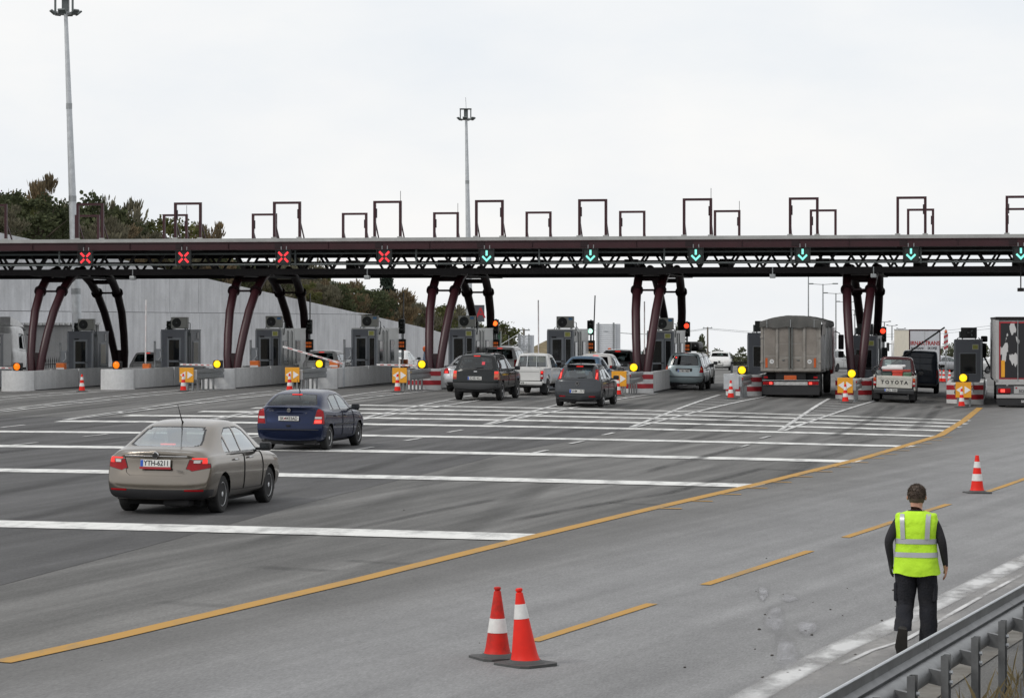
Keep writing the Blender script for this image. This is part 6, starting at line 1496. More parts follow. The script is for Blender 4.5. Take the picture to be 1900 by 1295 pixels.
    bmp = part('rear_bumper', MB().rbox(-1.12, 1.12, .02, .1, .5, .64, .02), mat('bumper_white', (.45, .45, .45), .6, 0, .2, 4, dirt=(.2, .19, .18), dirt_amt=.7), t); part('mud_apron', MB().box(-1.15, 1.15, .05, .08, .12, .495), M_trim, t); part('plate_holder', MB().box(-.6, .6, .1, .14, .66, 1.0), M_under, t)
    part('orange_plate', MB().rbox(-.27, .23, .06, .09, .72, .9, .01), M_tailo, t); part('light_rail', MB().tube([(-1.15, .0, .70), (1.15, .0, .70)], .015, 6), M_galv, t)
    for s in (1, -1):
        l = part('tail_lamp', MB().rbox(s * .9 - .22, s * .9 + .22, -.01, .05, .52, .65, .015), M_tail, t); part('lit_lens', MB().rbox(s * .8 - .06, s * .8 + .06, -.018, -.0105, .54, .63, .005), M_brake2, l); part('marker_lamp', MB().rbox(s * 1.0 - .08, s * 1.0 + .08, .0, .05, .78, .86, .01), M_tail, t)
        for k in range(3): part('side_stake', MB().rbox(s * (w + .02) - .03, s * (w + .02) + .03, 2 + k * 2.2, 2.12 + k * 2.2, z0 - .1, z1 - .1, .01), M_alu, t)
        part('mudguard', MB().box(s * .95 - .24, s * .95 + .24, .5, 3.6, 1.0, 1.03), M_trim, t); part('mud_flap', MB().box(s * .95 - .22, s * .95 + .22, .42, .44, .25, .95), M_trim, t)
    for y in (1.1, 2.45, 7.8): truck_wheel(t, .95, y)
    # cab
    part('cab', MB().rbox(-1.2, 1.2, L + .3, L + 2.2, .8, 2.85, .1, 3), car_paint('truck_red', (.2, .02, .02), 0, .4), t, 40)
    for s in (1, -1):
        m = part('mirror', MB().rbox(s * 1.46 - .12, s * 1.46 + .12, L + 1.85, L + 1.95, 1.85, 2.5, .04), M_trim, t); part('mirror_low', MB().rbox(s * 1.46 - .12, s * 1.46 + .12, L + 1.85, L + 1.95, 1.5, 1.78, .04), M_trim, m)
        part('mirror_arm', MB().tube([(s * 1.2, L + 1.9, 2.65), (s * 1.4, L + 1.9, 2.55), (s * 1.42, L + 1.9, 2.4)], .025, 6), M_trim, m)
tipper()
# ---------------------------------------------------------------- articulated lorry at the right edge
M_lin = mat('trailer_frame_white', (.38, .38, .38), .5, .1, .1, 2, dirt=(.3, .3, .3), dirt_amt=.4)
def peeled():
    """black door film with torn white patches"""
    m, t, b = nodes('peeled_black_film'); L = t.links.new; b.inputs['Roughness'].default_value = .5
    tc = t.nodes.new('ShaderNodeTexCoord'); mp = t.nodes.new('ShaderNodeMapping'); mp.inputs['Scale'].default_value = (2.2, 1, .95); mp.inputs['Location'].default_value = (3.1, 0, 2.4)
    n = t.nodes.new('ShaderNodeTexNoise'); n.inputs['Scale'].default_value = 1.25; n.inputs['Detail'].default_value = 3; n.inputs['Roughness'].default_value = .4
    L(tc.outputs['Object'], mp.inputs[0]); L(mp.outputs[0], n.inputs[0]); r = t.nodes.new('ShaderNodeValToRGB'); e = r.color_ramp.elements
    e[0].position = .56; e[0].color = (.012, .012, .015, 1); e[1].position = .57; e[1].color = (.5, .5, .5, 1); L(n.outputs[0], r.inputs[0]); L(r.outputs[0], b.inputs['Base Color']); return m
def lorry_right():
    c = P(1908, 757); a = -R(9.2); t = thing('articulated_lorry', 'box trailer lorry with torn black film on its rear doors at the right edge', 'truck', c, a, 'cars and trucks queuing at the toll lanes')
    w = 1.25; L = 12.5; z0, z1 = 1.0, 3.52
    part('trailer_box', MB().box(-w, w, .06, L, z0, z1), M_lin, t); part('roof_edge', MB().rbox(-w - .02, w + .02, .0, .12, z1 - .1, z1 + .03, .02), M_black, t); part('roof_edge_side', MB().rbox(-w - .02, -w + .03, .12, L, z1 - .06, z1 + .02, .01), M_black, t)
    pm_ = peeled()
    for s in (1, -1):
        d = part('rear_door', MB().box(min(s * .01, s * 1.12), max(s * .01, s * 1.12), .02, .055, z0 + .12, z1 - .16), pm_, t)
        part('red_edge', MB().box(min(s * 1.07, s * 1.12), max(s * 1.07, s * 1.12), .012, .0195, z0 + .12, z1 - .16), M_redp, d); part('red_top_edge', MB().box(min(s * .02, s * 1.065), max(s * .02, s * 1.065), .012, .0195, z1 - .22, z1 - .165), M_redp, d)
        part('bottom_tape', MB().box(min(s * .02, s * 1.065), max(s * .02, s * 1.065), .012, .0195, z0 + .125, z0 + .16), M_redp, d); part('lock_bar', MB().tube([(s * .4, -.01, z0 + .05), (s * .4, -.01, z1 - .1)], .02, 6), M_galv, d)
        part('corner_post', MB().rbox(min(s * 1.125, s * 1.25), max(s * 1.125, s * 1.25), -.01, .058, z0 - .02, z1 - .1, .01), M_lin, t); part('reflector', MB().box(min(s * .9, s * 1.04), max(s * .9, s * 1.04), .004, .0115, z0 + .2, z0 + .85), M_sgy, d)
        l = part('tail_lamp', MB().rbox(s * .92 - .24, s * .92 + .24, -.03, .04, .58, .76, .015), M_tail, t); part('lit_lens', MB().rbox(s * .98 - .08, s * .98 + .08, -.038, -.0305, .61, .73, .005), M_brake2, l); part('rear_mud_flap', MB().box(s * .95 - .27, s * .95 + .27, .3, .33, .12, .8), M_trim, t)
    part('sill', MB().rbox(-w, w, -.01, .058, z0 - .1, z0 + .115, .01), M_lin, t); part('lamp_panel', MB().rbox(-1.22, 1.22, .0, .05, .56, .86, .01), mat('lamp_panel_dark', (.05, .05, .055), .6, 0, .1, 3), t); part('bumper_bar', MB().rbox(-1.22, 1.22, -.02, .05, .38, .52, .01), M_lin, t); part('spray_skirt', MB().box(-1.2, 1.2, .02, .045, .1, .375), M_trim, t)
    pl = part('maker_board', MB().box(-.55, .35, -.02, -.001, .57, .85), M_lin, t); link('maker_lettering', text_mesh('SCHMITZ', .15, M_pltx, .003, .003), pl, (-.05, -.024, .65)); part('red_logo', MB().lathe([(.035, -.026), (.035, -.0205)], 12, 'y', (-.46, 0, .78)), M_redp, pl)
    sk = part('skirt_board', MB().box(-.45, .45, .01, .0195, .17, .34), M_trim, t); link('skirt_lettering', text_mesh('SCHMITZ', .13, M_whp, .003, .003), sk, (0, .006, .25))
    part('chassis', MB().box(-.5, .5, .3, L, .55, .95), M_under, t)
    for y in (1.3, 2.6, 3.9, 11): truck_wheel(t, .98, y, .5, .3)
    part('cab', MB().rbox(-1.24, 1.24, L + .6, L + 2.8, .8, 3.4, .12, 3), car_paint('truck_blue', (.03, .06, .12), .1, .35), t, 40)
    for s in (1, -1):
        m = part('mirror', MB().rbox(s * 1.56 - .15, s * 1.56 + .15, L + 2.3, L + 2.42, 1.75, 2.4, .05), M_trim, t); part('mirror_top', MB().rbox(s * 1.5 - .15, s * 1.5 + .15, L + 2.3, L + 2.42, 2.45, 2.72, .05), M_trim, m); part('mirror_arm', MB().tube([(s * 1.2, L + 2.4, 1.2), (s * 1.5, L + 2.36, 1.8)], .04, 6), M_trim, m)
lorry_right()
# ---------------------------------------------------------------- white box lorry beyond
def box_lorry():
    c = W(0, 0); X = (1716 - 950) / F * 215; a = -R(-2.5); t = thing('box_lorry', 'white box lorry with red lettering leaving beyond the dark blue van', 'truck', (X, 215, gz(X, 215)), a, 'cars and trucks queuing at the toll lanes')
    w = 1.25; L = 6.5; z0, z1 = .95, 3.5
    part('box', MB().box(-w, w, .06, L, z0, z1), mat('cream_box_side', (.6, .56, .47), .6, 0, .06, 1.5, dirt=(.45, .42, .36), dirt_amt=.4), t); part('roof_edge', MB().rbox(-w - .02, w + .02, .0, .1, z1 - .09, z1 + .03, .02), M_maroon, t); part('side_roof_edge', MB().rbox(-w - .025, -w + .03, .1, L, z1 - .06, z1 + .03, .01), M_lin, t)
    for s in (1, -1):
        d = part('rear_door', MB().box(min(s * .015, s * 1.18), max(s * .015, s * 1.18), .01, .055, z0 + .02, z1 - .1), mat('lorry_door_white', (.5, .51, .54), .55, 0, .06, 2), t); part('corner_post', MB().rbox(min(s * 1.185, s * 1.27), max(s * 1.185, s * 1.27), -.01, .058, z0, z1 - .1, .01), M_maroon, t)
    m_r = mat('red_lettering', (.32, .03, .03), .5, 0, .05, 3)
    link('lettering', text_mesh('IRNAR', .44, m_r, .004, .012, 'CENTER', .88), t, (-.6, .0, 2.42)); link('lettering', text_mesh('TRANS', .44, m_r, .004, .012, 'CENTER', .88), t, (.6, .0, 2.42))
    link('lettering', text_mesh('RADISANI', .28, M_pltx, .004, .004, 'CENTER', .8), t, (-.6, .0, 2.02)); link('lettering', text_mesh('SKOPJE', .28, M_pltx, .004, .004, 'CENTER', .85), t, (.6, .0, 2.02))
    part('chassis', MB().box(-.5, .5, .2, L + 1.6, .5, .94), M_under, t); part('cab', MB().rbox(-1.15, 1.15, L + .2, L + 2.0, .7, 2.6, .1, 3), wht, t, 40)
    for y in (1.6, L + 1.2): truck_wheel(t, .95, y, .42, .26)
    for s in (1, -1): m = part('mirror', MB().rbox(s * 1.45 - .12, s * 1.45 + .12, L + 1.7, L + 1.8, 1.7, 2.4, .04), M_trim, t); part('mirror_arm', MB().tube([(s * 1.1, L + 1.75, 2.3), (s * 1.4, L + 1.75, 2.3)], .03, 6), M_trim, m)
box_lorry()
# ---------------------------------------------------------------- white lorry cab at the left edge
def white_cab():
    t = thing('lorry', 'white lorry cab passing at the left edge behind the first support', 'truck', W(-49.3, 120.3), -A, 'cars and trucks queuing at the toll lanes')
    w = 1.24; pt = mat('lorry_white', (.8, .8, .8), .4, 0, .06, 1.5, 0, .4, .3, dirt=(.35, .34, .32), dirt_amt=.5)
    rings = make_rings((6.0, (1.2, .55, 1.75, 1.1, 2.95), .4), [(6.15, (1.24, .5, 1.75, 1.14, 2.98), 0), (6.6, (1.25, .5, 1.75, 1.14, 3.0), 0), (7.3, (1.25, .5, 1.75, 1.13, 2.98), 0), (7.8, (1.24, .5, 1.72, 1.1, 2.9), 0), (8.05, (1.2, .5, 1.7, 1.0, 2.7), 0)], (8.2, (1.1, .55, 1.5, .95, 2.5)), rear_prof([(0, 0), (3, 0)]), rear_prof([(0, 0), (1.5, 0), (2.7, -.2)]))
    S = Shell(rings, 4, 3)
    window_pair(t, S, [(6.95, 1.85), (7.85, 1.8), (7.7, 2.55), (6.95, 2.6)], GL_tint, .03)
    panel_pair(t, S, [(6.85, .9), (7.95, .9), (7.95, 1.72), (6.85, 1.76)], pt, 'door')
    window_mid(t, S, [(-.1, 1.75), (1.05, 1.75), (.98, 2.6), (-.1, 2.62)], GL_tint, 'windscreen', lambda f: f.calc_center_median().y > 7.6 and f.normal.y > .2)
    finish_body(t, S, pt, (7.45,), .5, 1.25); truck_wheel(t, 1.02, 7.45); truck_wheel(t, .98, 1.5)
    part('roof_deflector', MB().prism([(6.1, 3.0), (8.0, 2.9), (7.2, 3.22), (6.1, 3.42)], -1.05, 1.05, 'x'), pt, t); part('sun_visor', MB().rbox(-1.05, 1.05, 8.0, 8.25, 2.72, 2.8, .02), M_trim, t); part('roof_spot_lamp', MB().rbox(.5, .75, 7.4, 7.5, 3.1, 3.22, .03), M_chrome, t)
    for s in (1, -1):
        m = part('mirror', MB().rbox(s * 1.42 - .1, s * 1.42 + .1, 7.95, 8.1, 1.75, 2.45, .04), M_trim, t); part('mirror_arm', MB().tube([(s * 1.2, 7.9, 2.55), (s * 1.4, 8.0, 2.45)], .03, 6), M_trim, m)
        part('step', MB().rbox(s * 1.2 - .05, s * 1.2 + .05, 7.0, 7.9, .45, .6, .02), M_trim, t)
    part('load_box', MB().box(-1.25, 1.25, -4.0, 5.7, 1.0, 2.6), M_lin, t); part('chassis', MB().box(-.5, .5, -3.5, 8.0, .5, .95), M_under, t)
white_cab()
# ================================================================== CONES
M_cone = mat('cone_red', (.72, .022, .012), .5, 0, .06, 5, spec=.25, dirt=(.45, .02, .015), dirt_amt=.3); M_coned = mat('cone_red_sooty', (.6, .02, .012), .55, 0, .12, 4, spec=.25, dirt=(.09, .025, .02), dirt_amt=.8)
M_cw = mat('cone_white_band', (.68, .68, .67), .45, 0, .06, 6, dirt=(.45, .44, .42), dirt_amt=.5); M_cb = mat('cone_base_rubber', (.06, .062, .062), .75, 0, .15, 8, .2)
def cone(label, loc, h, bands, knob=True, dirty=False, rz=0.3, flare=True, tilt=0.0, group='traffic cones on the road', lean=0.0):
    lr = (Matrix.Rotation(-rz, 3, 'Z') @ Matrix.Rotation(lean, 3, 'Y') @ Matrix.Rotation(rz, 3, 'Z')).to_euler()
    t = thing('traffic_cone', label, 'traffic cone', loc, rz, group); t.rotation_euler.x = tilt
    b = .245 * h / .75
    base = MB(); z = .03
    pts = []
    for k, (sx, sy) in enumerate(((-1, -1), (1, -1), (1, 1), (-1, 1))):
        for q in ((-1, 0), (0, -1)) if k in (0, 2) else ((0, -1), (1, 0)):
            pass
    c = .06
    oct_ = [(-b + c, -b), (b - c, -b), (b, -b + c), (b, b - c), (b - c, b), (-b + c, b), (-b, b - c), (-b, -b + c)]
    base.prism(oct_, .0, z, 'z'); part('base', base, M_cb, t)
    part('base_collar', MB().lathe([(b * .78, z + .001), (b * .66, z + .02), (b * .6, z + .03)], 20), M_cb, t, True)
    r0, r1 = b * .56, .034
    def rad(q): return r0 + (r1 - r0) * q + (.018 * max(0, (.08 - q) / .08) if flare else 0)
    prof = [(rad(q / 16), z + .005 + (h * (.93 if knob else 1) - z) * q / 16) for q in range(17)]
    if knob: prof += [(.022, h * .945), (.03, h * .955), (.036, h * .975), (.03, h * .995), (.012, h)]
    part('body', MB().lathe(prof, 24), M_coned if dirty else M_cone, t, 50, (0, 0, 0), lr)
    for a, c_ in bands:
        hh = h * (.93 if knob else 1) - z
        part('white_band', MB().lathe([(rad(q) + .003, z + .005 + hh * q) for q in lin(a, c_, 4)], 24), M_cw, t, 50, (0, 0, 0), lr)
cone('dirty red cone with one white band, left of the pair in the foreground', P(923, 1222), .71, [(.36, .58)], True, True, .45)
cone('bright red cone leaning a little, right of the pair in the foreground', P(975, 1234), .75, [(.63, .84)], True, False, .75, True, 0.0, 'traffic cones on the road', -.085)
cone('red cone with two white bands on the slip road by the yellow dash', P(1813, 915), .74, [(.30, .49), (.66, .83)], False, False, .15, True)
for x, y, ds, hh in ((152, 727, 'in front of the plain island second from the left', .72), (352, 723, 'in front of the amber sign left of the second support', .62), (550, 719, 'in front of the amber sign behind the blue hatchback', .62), (749, 718, 'in front of the amber sign left of the silver saloon', .62),
                  (1148, 731, 'in front of the amber sign right of the dark hatchback', .68), (1355, 738, 'in front of the grey sign back left of the tipper truck', .72), (1566, 744, 'in front of the amber sign right of the tipper truck', .72), (1780, 753, 'in front of the rightmost amber sign', .66)):
    near = min(range(11), key=lambda q: abs(W(UI[q], V0 - 4.4).x / W(UI[q], V0 - 4.4).y - (x - 950) / F))
    cone('small cone ' + ds, P(x, y) if x < 200 else W(UI[near] - .06, V0 - 4.35), .72 if x > 200 else hh, [(.28, .48), (.66, .84)], False, False, .2, False, 0, 'small traffic cones at the island noses')
# ================================================================== FOREGROUND GUARD RAIL
ra = [P(1540, 1290, .74), P(1900, 1092, .74)]
d_ = (ra[1] - ra[0]); d_.z = 0; yaw_g = math.atan2(-d_.x, d_.y); base_g = Vector((ra[0].x, ra[0].y, 0)); base_g.z = gz(base_g.x, base_g.y) - .02
gr = thing('guard_rail', 'galvanised steel guard rail along the road edge at lower right', 'guardrail', base_g, yaw_g)
M_galv_d = mat('weathered_shaded_galvanised', (.2, .205, .21), .45, .7, .25, 4, .05, dirt=(.09, .09, .09), dirt_amt=.5)  # weathered steel, its colour also darkened for the rail's shaded side
for k in range(-2, 8):                                                   # overlapping lengths of beam
    y0 = k * 4.0
    part('rail_beam', wbeam(y0, y0 + 3.99, -.06, .585, .006, -1), M_galv_d, gr, 30)
    part('top_lip', MB().tube([(-.06, y0, .742), (-.06, y0 + 3.99, .742)], .012, 6), M_galv_l, gr)
    part('rear_tube', MB().tube([(.035, y0, .53), (.035, y0 + 3.99, .53)], .085, 12), M_galv_d, gr, True)
for k in range(-2, 22):
    y = k * 1.33 + .4
    p = part('post', MB().box(.20, .208, y - .06, y + .06, -.6, .70).box(.208, .26, y - .06, y - .052, -.6, .70).box(.208, .26, y + .052, y + .06, -.6, .70), M_galv_d, gr)
    part('spacer_block', MB().prism([(.1, .47), (.198, .45), (.198, .57), (.1, .59)], y - .035, y + .035, 'y'), M_galv_d, gr)
    for z in (.48, .56): part('bolt', MB().lathe([(.018, .261), (.018, .285)], 6, 'x', (0, y, z)), M_galv_l, p)
# dry stems in front of the rail
M_stem = mat('dry_stem', (.3, .24, .16), .9, 0, .2, 5)
for x, y0, y1, Z in ((1735, 1330, 1120, 17.5), (1795, 1300, 1120, 17.5), (1820, 1330, 1190, 16.5)):
    a_ = Vector(((x + 60 - 950) / F * Z, Z, CH - (y0 - HY) / F * Z)); b_ = Vector(((x - 60 - 950) / F * Z, Z + .1, CH - (y1 - HY) / F * Z))
    if False: pass
# ================================================================== LIGHT MASTS
def mast(label, xb, yb_, xt, yt, Z, rb, rt):
    pb = Vector(((xb - 950) / F * Z, Z, 0)); pb.z = gz(pb.x, pb.y)
    top = Vector(((xt - 950) / F * Z, Z, CH - (yt - HY) / F * Z))
    t = thing('light_mast', label, 'light mast', pb); L = top - pb; s = F / Z
    n = 8
    part('pole', MB().tube([L * (k / n) for k in range(n + 1)], [rb + (rt - rb) * k / n for k in range(n + 1)], 12), M_galv_l, t, True)
    for k in range(1, 4): part('pole_joint', MB().lathe([(rb + (rt - rb) * k / 4 + .012, -.15), (rb + (rt - rb) * k / 4 + .012, .15)], 12, 'z', tuple(L * k / 4)), M_galv, t, True)
    h = L
    part('head_ring', MB().tube([(h.x + .5 * math.cos(q * PI / 6), h.y + .5 * math.sin(q * PI / 6), h.z) for q in range(13)], .05, 6), M_galv, t)
    part('head_spoke', MB().box(h.x - .5, h.x + .5, h.y - .04, h.y + .04, h.z - .04, h.z + .04), M_galv, t)
    part('winch_cage', MB().box(h.x - .55, h.x - .45, h.y - .3, h.y - .2, h.z + .02, h.z + .85).box(h.x + .35, h.x + .45, h.y - .3, h.y - .2, h.z + .02, h.z + .85).box(h.x - .56, h.x + .46, h.y - .31, h.y + .4, h.z + .851, h.z + .93).rbox(h.x - .2, h.x + .15, h.y - .1, h.y + .3, h.z + .05, h.z + .84, .03), M_gun, t)
    for q in range(6):
        a = q * PI / 3 + .4; c = Vector((h.x + .68 * math.cos(a), h.y + .68 * math.sin(a), h.z + .05))
        fl = MB().rbox(-.2, .2, -.05, .05, -.16, .16, .02).xf(Matrix.Translation(c) @ Matrix.Rotation(a - PI / 2, 4, 'Z') @ Matrix.Rotation(R(-50), 4, 'X'))
        f_ = part('floodlight', fl, M_gun, t); part('floodlight_arm', MB().bar((h.x + .48 * math.cos(a), h.y + .48 * math.sin(a), h.z), tuple(c), .04, .04), M_galv, f_)
    part('lightning_rod', MB().tube([(h.x, h.y, h.z + .93), (h.x - .05, h.y, h.z + 1.9)], .02, 5), M_galv, t)
mast('tall tapered light mast rising behind the leftmost support', 147, 690, 122, 26, 140, .29, .1)
mast('slimmer light mast farther off behind the middle support', 873, 690, 865, 222, 232, .34, .11)
# ================================================================== PERSON
def person():
    c = P(1700, 1213); rz = -R(14); s = 1.70 / 1.75
    t = tag(link('person', None, None, c, (0, 0, rz)), 'person walking away in a yellow high visibility vest, dark top and dark work trousers', 'person'); t.scale = (s,) * 3
    # x right, y forward; walking: right leg planted, left leg trailing with the heel up
    J = [('pelvis', (0, 0, .97), .14), ('waist', (0, .0, 1.12), .135), ('chest', (0, .02, 1.30), .155), ('neckb', (0, .02, 1.46), .085), ('neck', (0, .03, 1.53), .058), ('head', (0, .055, 1.62), .09), ('crown', (0, .06, 1.715), .075),
         ('rsh', (.165, .02, 1.425), .072), ('relb', (.272, -.02, 1.17), .05), ('rwr', (.298, .06, .94), .034),
         ('lsh', (-.165, .02, 1.425), .072), ('lelb', (-.285, -.07, 1.18), .05), ('lwr', (-.265, .02, .96), .036),
         ('rhip', (.095, .0, .9), .11), ('rkn', (.105, .06, .50), .075), ('rank', (.10, .0, .09), .052), ('rtoe', (.11, .17, .035), .038),
         ('lhip', (-.095, .0, .9), .11), ('lkn', (-.10, .02, .50), .075), ('lank', (-.115, -.27, .25), .05), ('ltoe', (-.115, -.24, .10), .036)]
    ix = {n: i for i, (n, _, _) in enumerate(J)}
    E = [('pelvis', 'waist'), ('waist', 'chest'), ('chest', 'neckb'), ('neckb', 'neck'), ('neck', 'head'), ('head', 'crown'), ('chest', 'rsh'), ('rsh', 'relb'), ('relb', 'rwr'), ('chest', 'lsh'), ('lsh', 'lelb'), ('lelb', 'lwr'),
         ('pelvis', 'rhip'), ('rhip', 'rkn'), ('rkn', 'rank'), ('rank', 'rtoe'), ('pelvis', 'lhip'), ('lhip', 'lkn'), ('lkn', 'lank'), ('lank', 'ltoe')]
    # hands: palm plus five fingers on each
    def hand(wr, side, lab):
        w = Vector(J[ix[wr]][1]); pal = w + Vector((side * .005, .01, -.055)); J.append((lab + 'p', tuple(pal), .030)); ix[lab + 'p'] = len(J) - 1; E.append((wr, lab + 'p'))
        for k in range(4):
            y = (k - 1.5) * .021; l = (.07, .08, .076, .06)[k]
            a = pal + Vector((0, y, -.032)); b = a + Vector((-side * .008, y * .15 + .004, -l * .55)); c_ = b + Vector((-side * .022, .008, -l * .42))
            for q, (p, rr) in enumerate(((a, .0105), (b, .009), (c_, .0075))):
                J.append(('%sf%d%d' % (lab, k, q), tuple(p), rr)); ix['%sf%d%d' % (lab, k, q)] = len(J) - 1
            E.extend([(lab + 'p', '%sf%d0' % (lab, k)), ('%sf%d0' % (lab, k), '%sf%d1' % (lab, k)), ('%sf%d1' % (lab, k), '%sf%d2' % (lab, k))])
        a = pal + Vector((-side * .01, .035, .008)); b = a + Vector((-side * .012, .022, -.03)); c_ = b + Vector((-side * .004, .008, -.03))
        for q, (p, rr) in enumerate(((a, .012), (b, .0105), (c_, .009))): J.append(('%st%d' % (lab, q), tuple(p), rr)); ix['%st%d' % (lab, q)] = len(J) - 1
        E.extend([(lab + 'p', lab + 't0'), (lab + 't0', lab + 't1'), (lab + 't1', lab + 't2')])
    hand('rwr', 1, 'rh'); hand('lwr', -1, 'lh')
    me = bpy.data.meshes.new('body'); me.from_pydata([j[1] for j in J], [(ix[a], ix[b]) for a, b in E], []); o = bpy.data.objects.new('body', me); COL.objects.link(o)
    sk_ = o.modifiers.new('skin', 'SKIN'); sd = me.skin_vertices[0].data
    for i, j in enumerate(J): sd[i].radius = (j[2], j[2])
    for nm, sx, sy in (('pelvis', .155, .115), ('waist', .145, .105), ('chest', .175, .12), ('head', .086, .1), ('crown', .074, .088)): sd[ix[nm]].radius = (sx, sy)
    sd[0].use_root = True; sk_.use_smooth_shade = True; sk_.branch_smoothing = .4
    sb = o.modifiers.new('sub', 'SUBSURF'); sb.levels = 2; sb.render_levels = 2
    dg = bpy.context.evaluated_depsgraph_get(); me2 = bpy.data.meshes.new_from_object(o.evaluated_get(dg)); bpy.data.objects.remove(o)
    m_top = mat('dark_sweater', (.028, .027, .03), .9, 0, .25, 7, .4, .2); m_tr = mat('work_trousers', (.017, .018, .023), .85, 0, .35, 6, .6, .2, dirt=(.035, .033, .034), dirt_amt=.5); m_sk = mat('skin', (.42, .22, .15), .55, 0, .06, 9); m_sh = mat('work_boot', (.014, .013, .012), .7, 0, .2, 9); m_gl = mat('work_glove', (.025, .025, .027), .8, 0, .2, 9)
    for m in (m_top, m_tr, m_sk, m_sh, m_gl): me2.materials.append(m)
    for p in me2.polygons:
        x, y, z = p.center; k = 0
        if z > 1.475: k = 2
        elif abs(x) > .185 and z < .925: k = 2 if x > 0 else 4
        elif z < 1.0 and abs(x) < .22: k = 1
        if z < .145 and x > 0 and abs(x) < .2: k = 3
        if x < 0 and abs(x) < .22 and (z < .30 and y < -.17): k = 3
        p.material_index = k; p.use_smooth = True
    link('body', me2, t)
    # trouser cloth: loose legs with folds
    def leg(pts, rads, name):
        m = MB(); n = 18; vv = []; ff = []; rd = random.Random(len(name) + len(pts))
        P_ = [Vector(p) for p in pts]; N = 22
        for i in range(N + 1):
            f = i / N * (len(P_) - 1); k = min(int(f), len(P_) - 2); p = P_[k].lerp(P_[k + 1], f - k); r_ = rads[k] + (rads[k + 1] - rads[k]) * (f - k)
            for q in range(n):
                a = 2 * PI * q / n; rr = r_ * (1 + .035 * math.sin(3 * a + i * .9) + .03 * math.sin(i * 1.7 + a)); vv.append((p.x + rr * math.cos(a), p.y + rr * 1.08 * math.sin(a), p.z))
        for i in range(N):
            for q in range(n): ff.append((i * n + q, i * n + (q + 1) % n, (i + 1) * n + (q + 1) % n, (i + 1) * n + q))
        return m.add(vv, ff)
    tr_r = part('trouser_leg', leg([(.085, 0, 1.0), (.1, .0, .86), (.12, .05, .52), (.125, .02, .28), (.125, -.01, .06)], [.118, .122, .094, .09, .098], 'a'), m_tr, t, 60)
    tr_l = part('trouser_leg', leg([(-.085, 0, 1.0), (-.1, .0, .86), (-.115, .03, .52), (-.118, -.11, .38), (-.118, -.235, .27)], [.118, .122, .094, .09, .092], 'bb'), m_tr, t, 60)
    for q, tr in ((1, tr_r), (-1, tr_l)): part('cargo_pocket', MB().rbox(q * .2 - .03, q * .2 + .015, -.06, .1, .55, .75, .02), m_tr, tr)
    # boots: the trailing one shows its sole
    for nm, M_ in (('boot', Matrix.Translation((.125, 0, .0))), ('boot', Matrix.Translation((-.118, -.30, .215)) @ Matrix.Rotation(R(-68), 4, 'X') @ Matrix.Rotation(R(6), 4, 'Z'))):
        b = MB(); vv = []; ff = []; n = 14
        for (y, w_, h) in ((-.09, .034, .06), (-.07, .05, .1), (-.02, .053, .12), (.05, .056, .09), (.12, .062, .066), (.17, .052, .055), (.2, .026, .04)):
            for q in range(n):
                a = 2 * PI * q / n; vv.append((w_ * math.cos(a), y, max(.0, h / 2 + h / 2 * math.sin(a) * 1.0)))
        m_ = 7
        for i in range(m_ - 1):
            for q in range(n): ff.append((i * n + q, i * n + (q + 1) % n, (i + 1) * n + (q + 1) % n, (i + 1) * n + q))
        ff += [tuple(range(n)), tuple(range((m_ - 1) * n, m_ * n))]
        b.add(vv, ff); sole = MB().prism([(-.042, -.095), (.042, -.095), (.052, -.02), (.064, .12), (.038, .205), (-.038, .205), (-.064, .12), (-.052, -.02)], -.018, .012, 'z')
        bo = part(nm, b.xf(M_), m_sh, t, 50); part('sole', sole.xf(M_), mat('boot_sole', (.022, .02, .018), .85, 0, .3, 12), bo)
    # vest: loft round the torso with creases, open at the arms
    m_v = mat('hi_vis_yellow', (.47, .78, .03), .65, 0, .14, 3.5, 1.0, .3, bscale=11, dirt=(.4, .68, .03), dirt_amt=.5); m_rf = mat('reflective_tape', (.42, .43, .46), .35, .2, .06, 6)
    rows = [(.84, .245, .175), (.92, .235, .168), (1.02, .222, .158), (1.14, .214, .15), (1.24, .218, .15), (1.32, .226, .15), (1.40, .226, .142), (1.455, .2, .12), (1.485, .13, .10), (1.50, .085, .085)]
    def ring(z, a_, b_, n=48):
        out = []
        for q in range(n):
            th = 2 * PI * q / n; k = 1 + .012 * math.sin(5 * th + z * 9) + .016 * max(0, 1.2 - z) * math.sin(7 * th + 2) + .01 * math.sin(3 * th - z * 21)
            e = .72; cx, cy = math.cos(th), math.sin(th)
            out.append((a_ * k * math.copysign(abs(cx) ** e, cx), b_ * k * math.copysign(abs(cy) ** e, cy) + .012, z + (.012 * math.sin(2 * th + 1) + .008 * math.sin(5 * th) if z < .86 else 0)))
        return out
    def at_z(z):
        for (z0, a0, b0), (z1, a1, b1) in zip(rows, rows[1:]):
            if z <= z1: f = (z - z0) / (z1 - z0); return a0 + (a1 - a0) * f, b0 + (b1 - b0) * f
    zs = lin(.84, 1.498, 32); vv = []; ff = []; n = 48
    for z in zs:
        a_, b_ = at_z(z); vv += ring(z, a_, b_)
    for i in range(len(zs) - 1):
        for q in range(n): ff.append((i * n + q, i * n + (q + 1) % n, (i + 1) * n + (q + 1) % n, (i + 1) * n + q))
    v_ = part('vest', MB().add(vv, ff), m_v, t, 60)
    for z0, z1 in ((1.02, 1.072), (1.16, 1.212)):
        vv = []; ff = []
        for z in lin(z0, z1, 4):
            a_, b_ = at_z(z); vv += ring(z, a_ + .005, b_ + .005)
        for i in range(3):
            for q in range(n): ff.append((i * n + q, i * n + (q + 1) % n, (i + 1) * n + (q + 1) % n, (i + 1) * n + q))
        part('reflective_band', MB().add(vv, ff), m_rf, v_, 60)
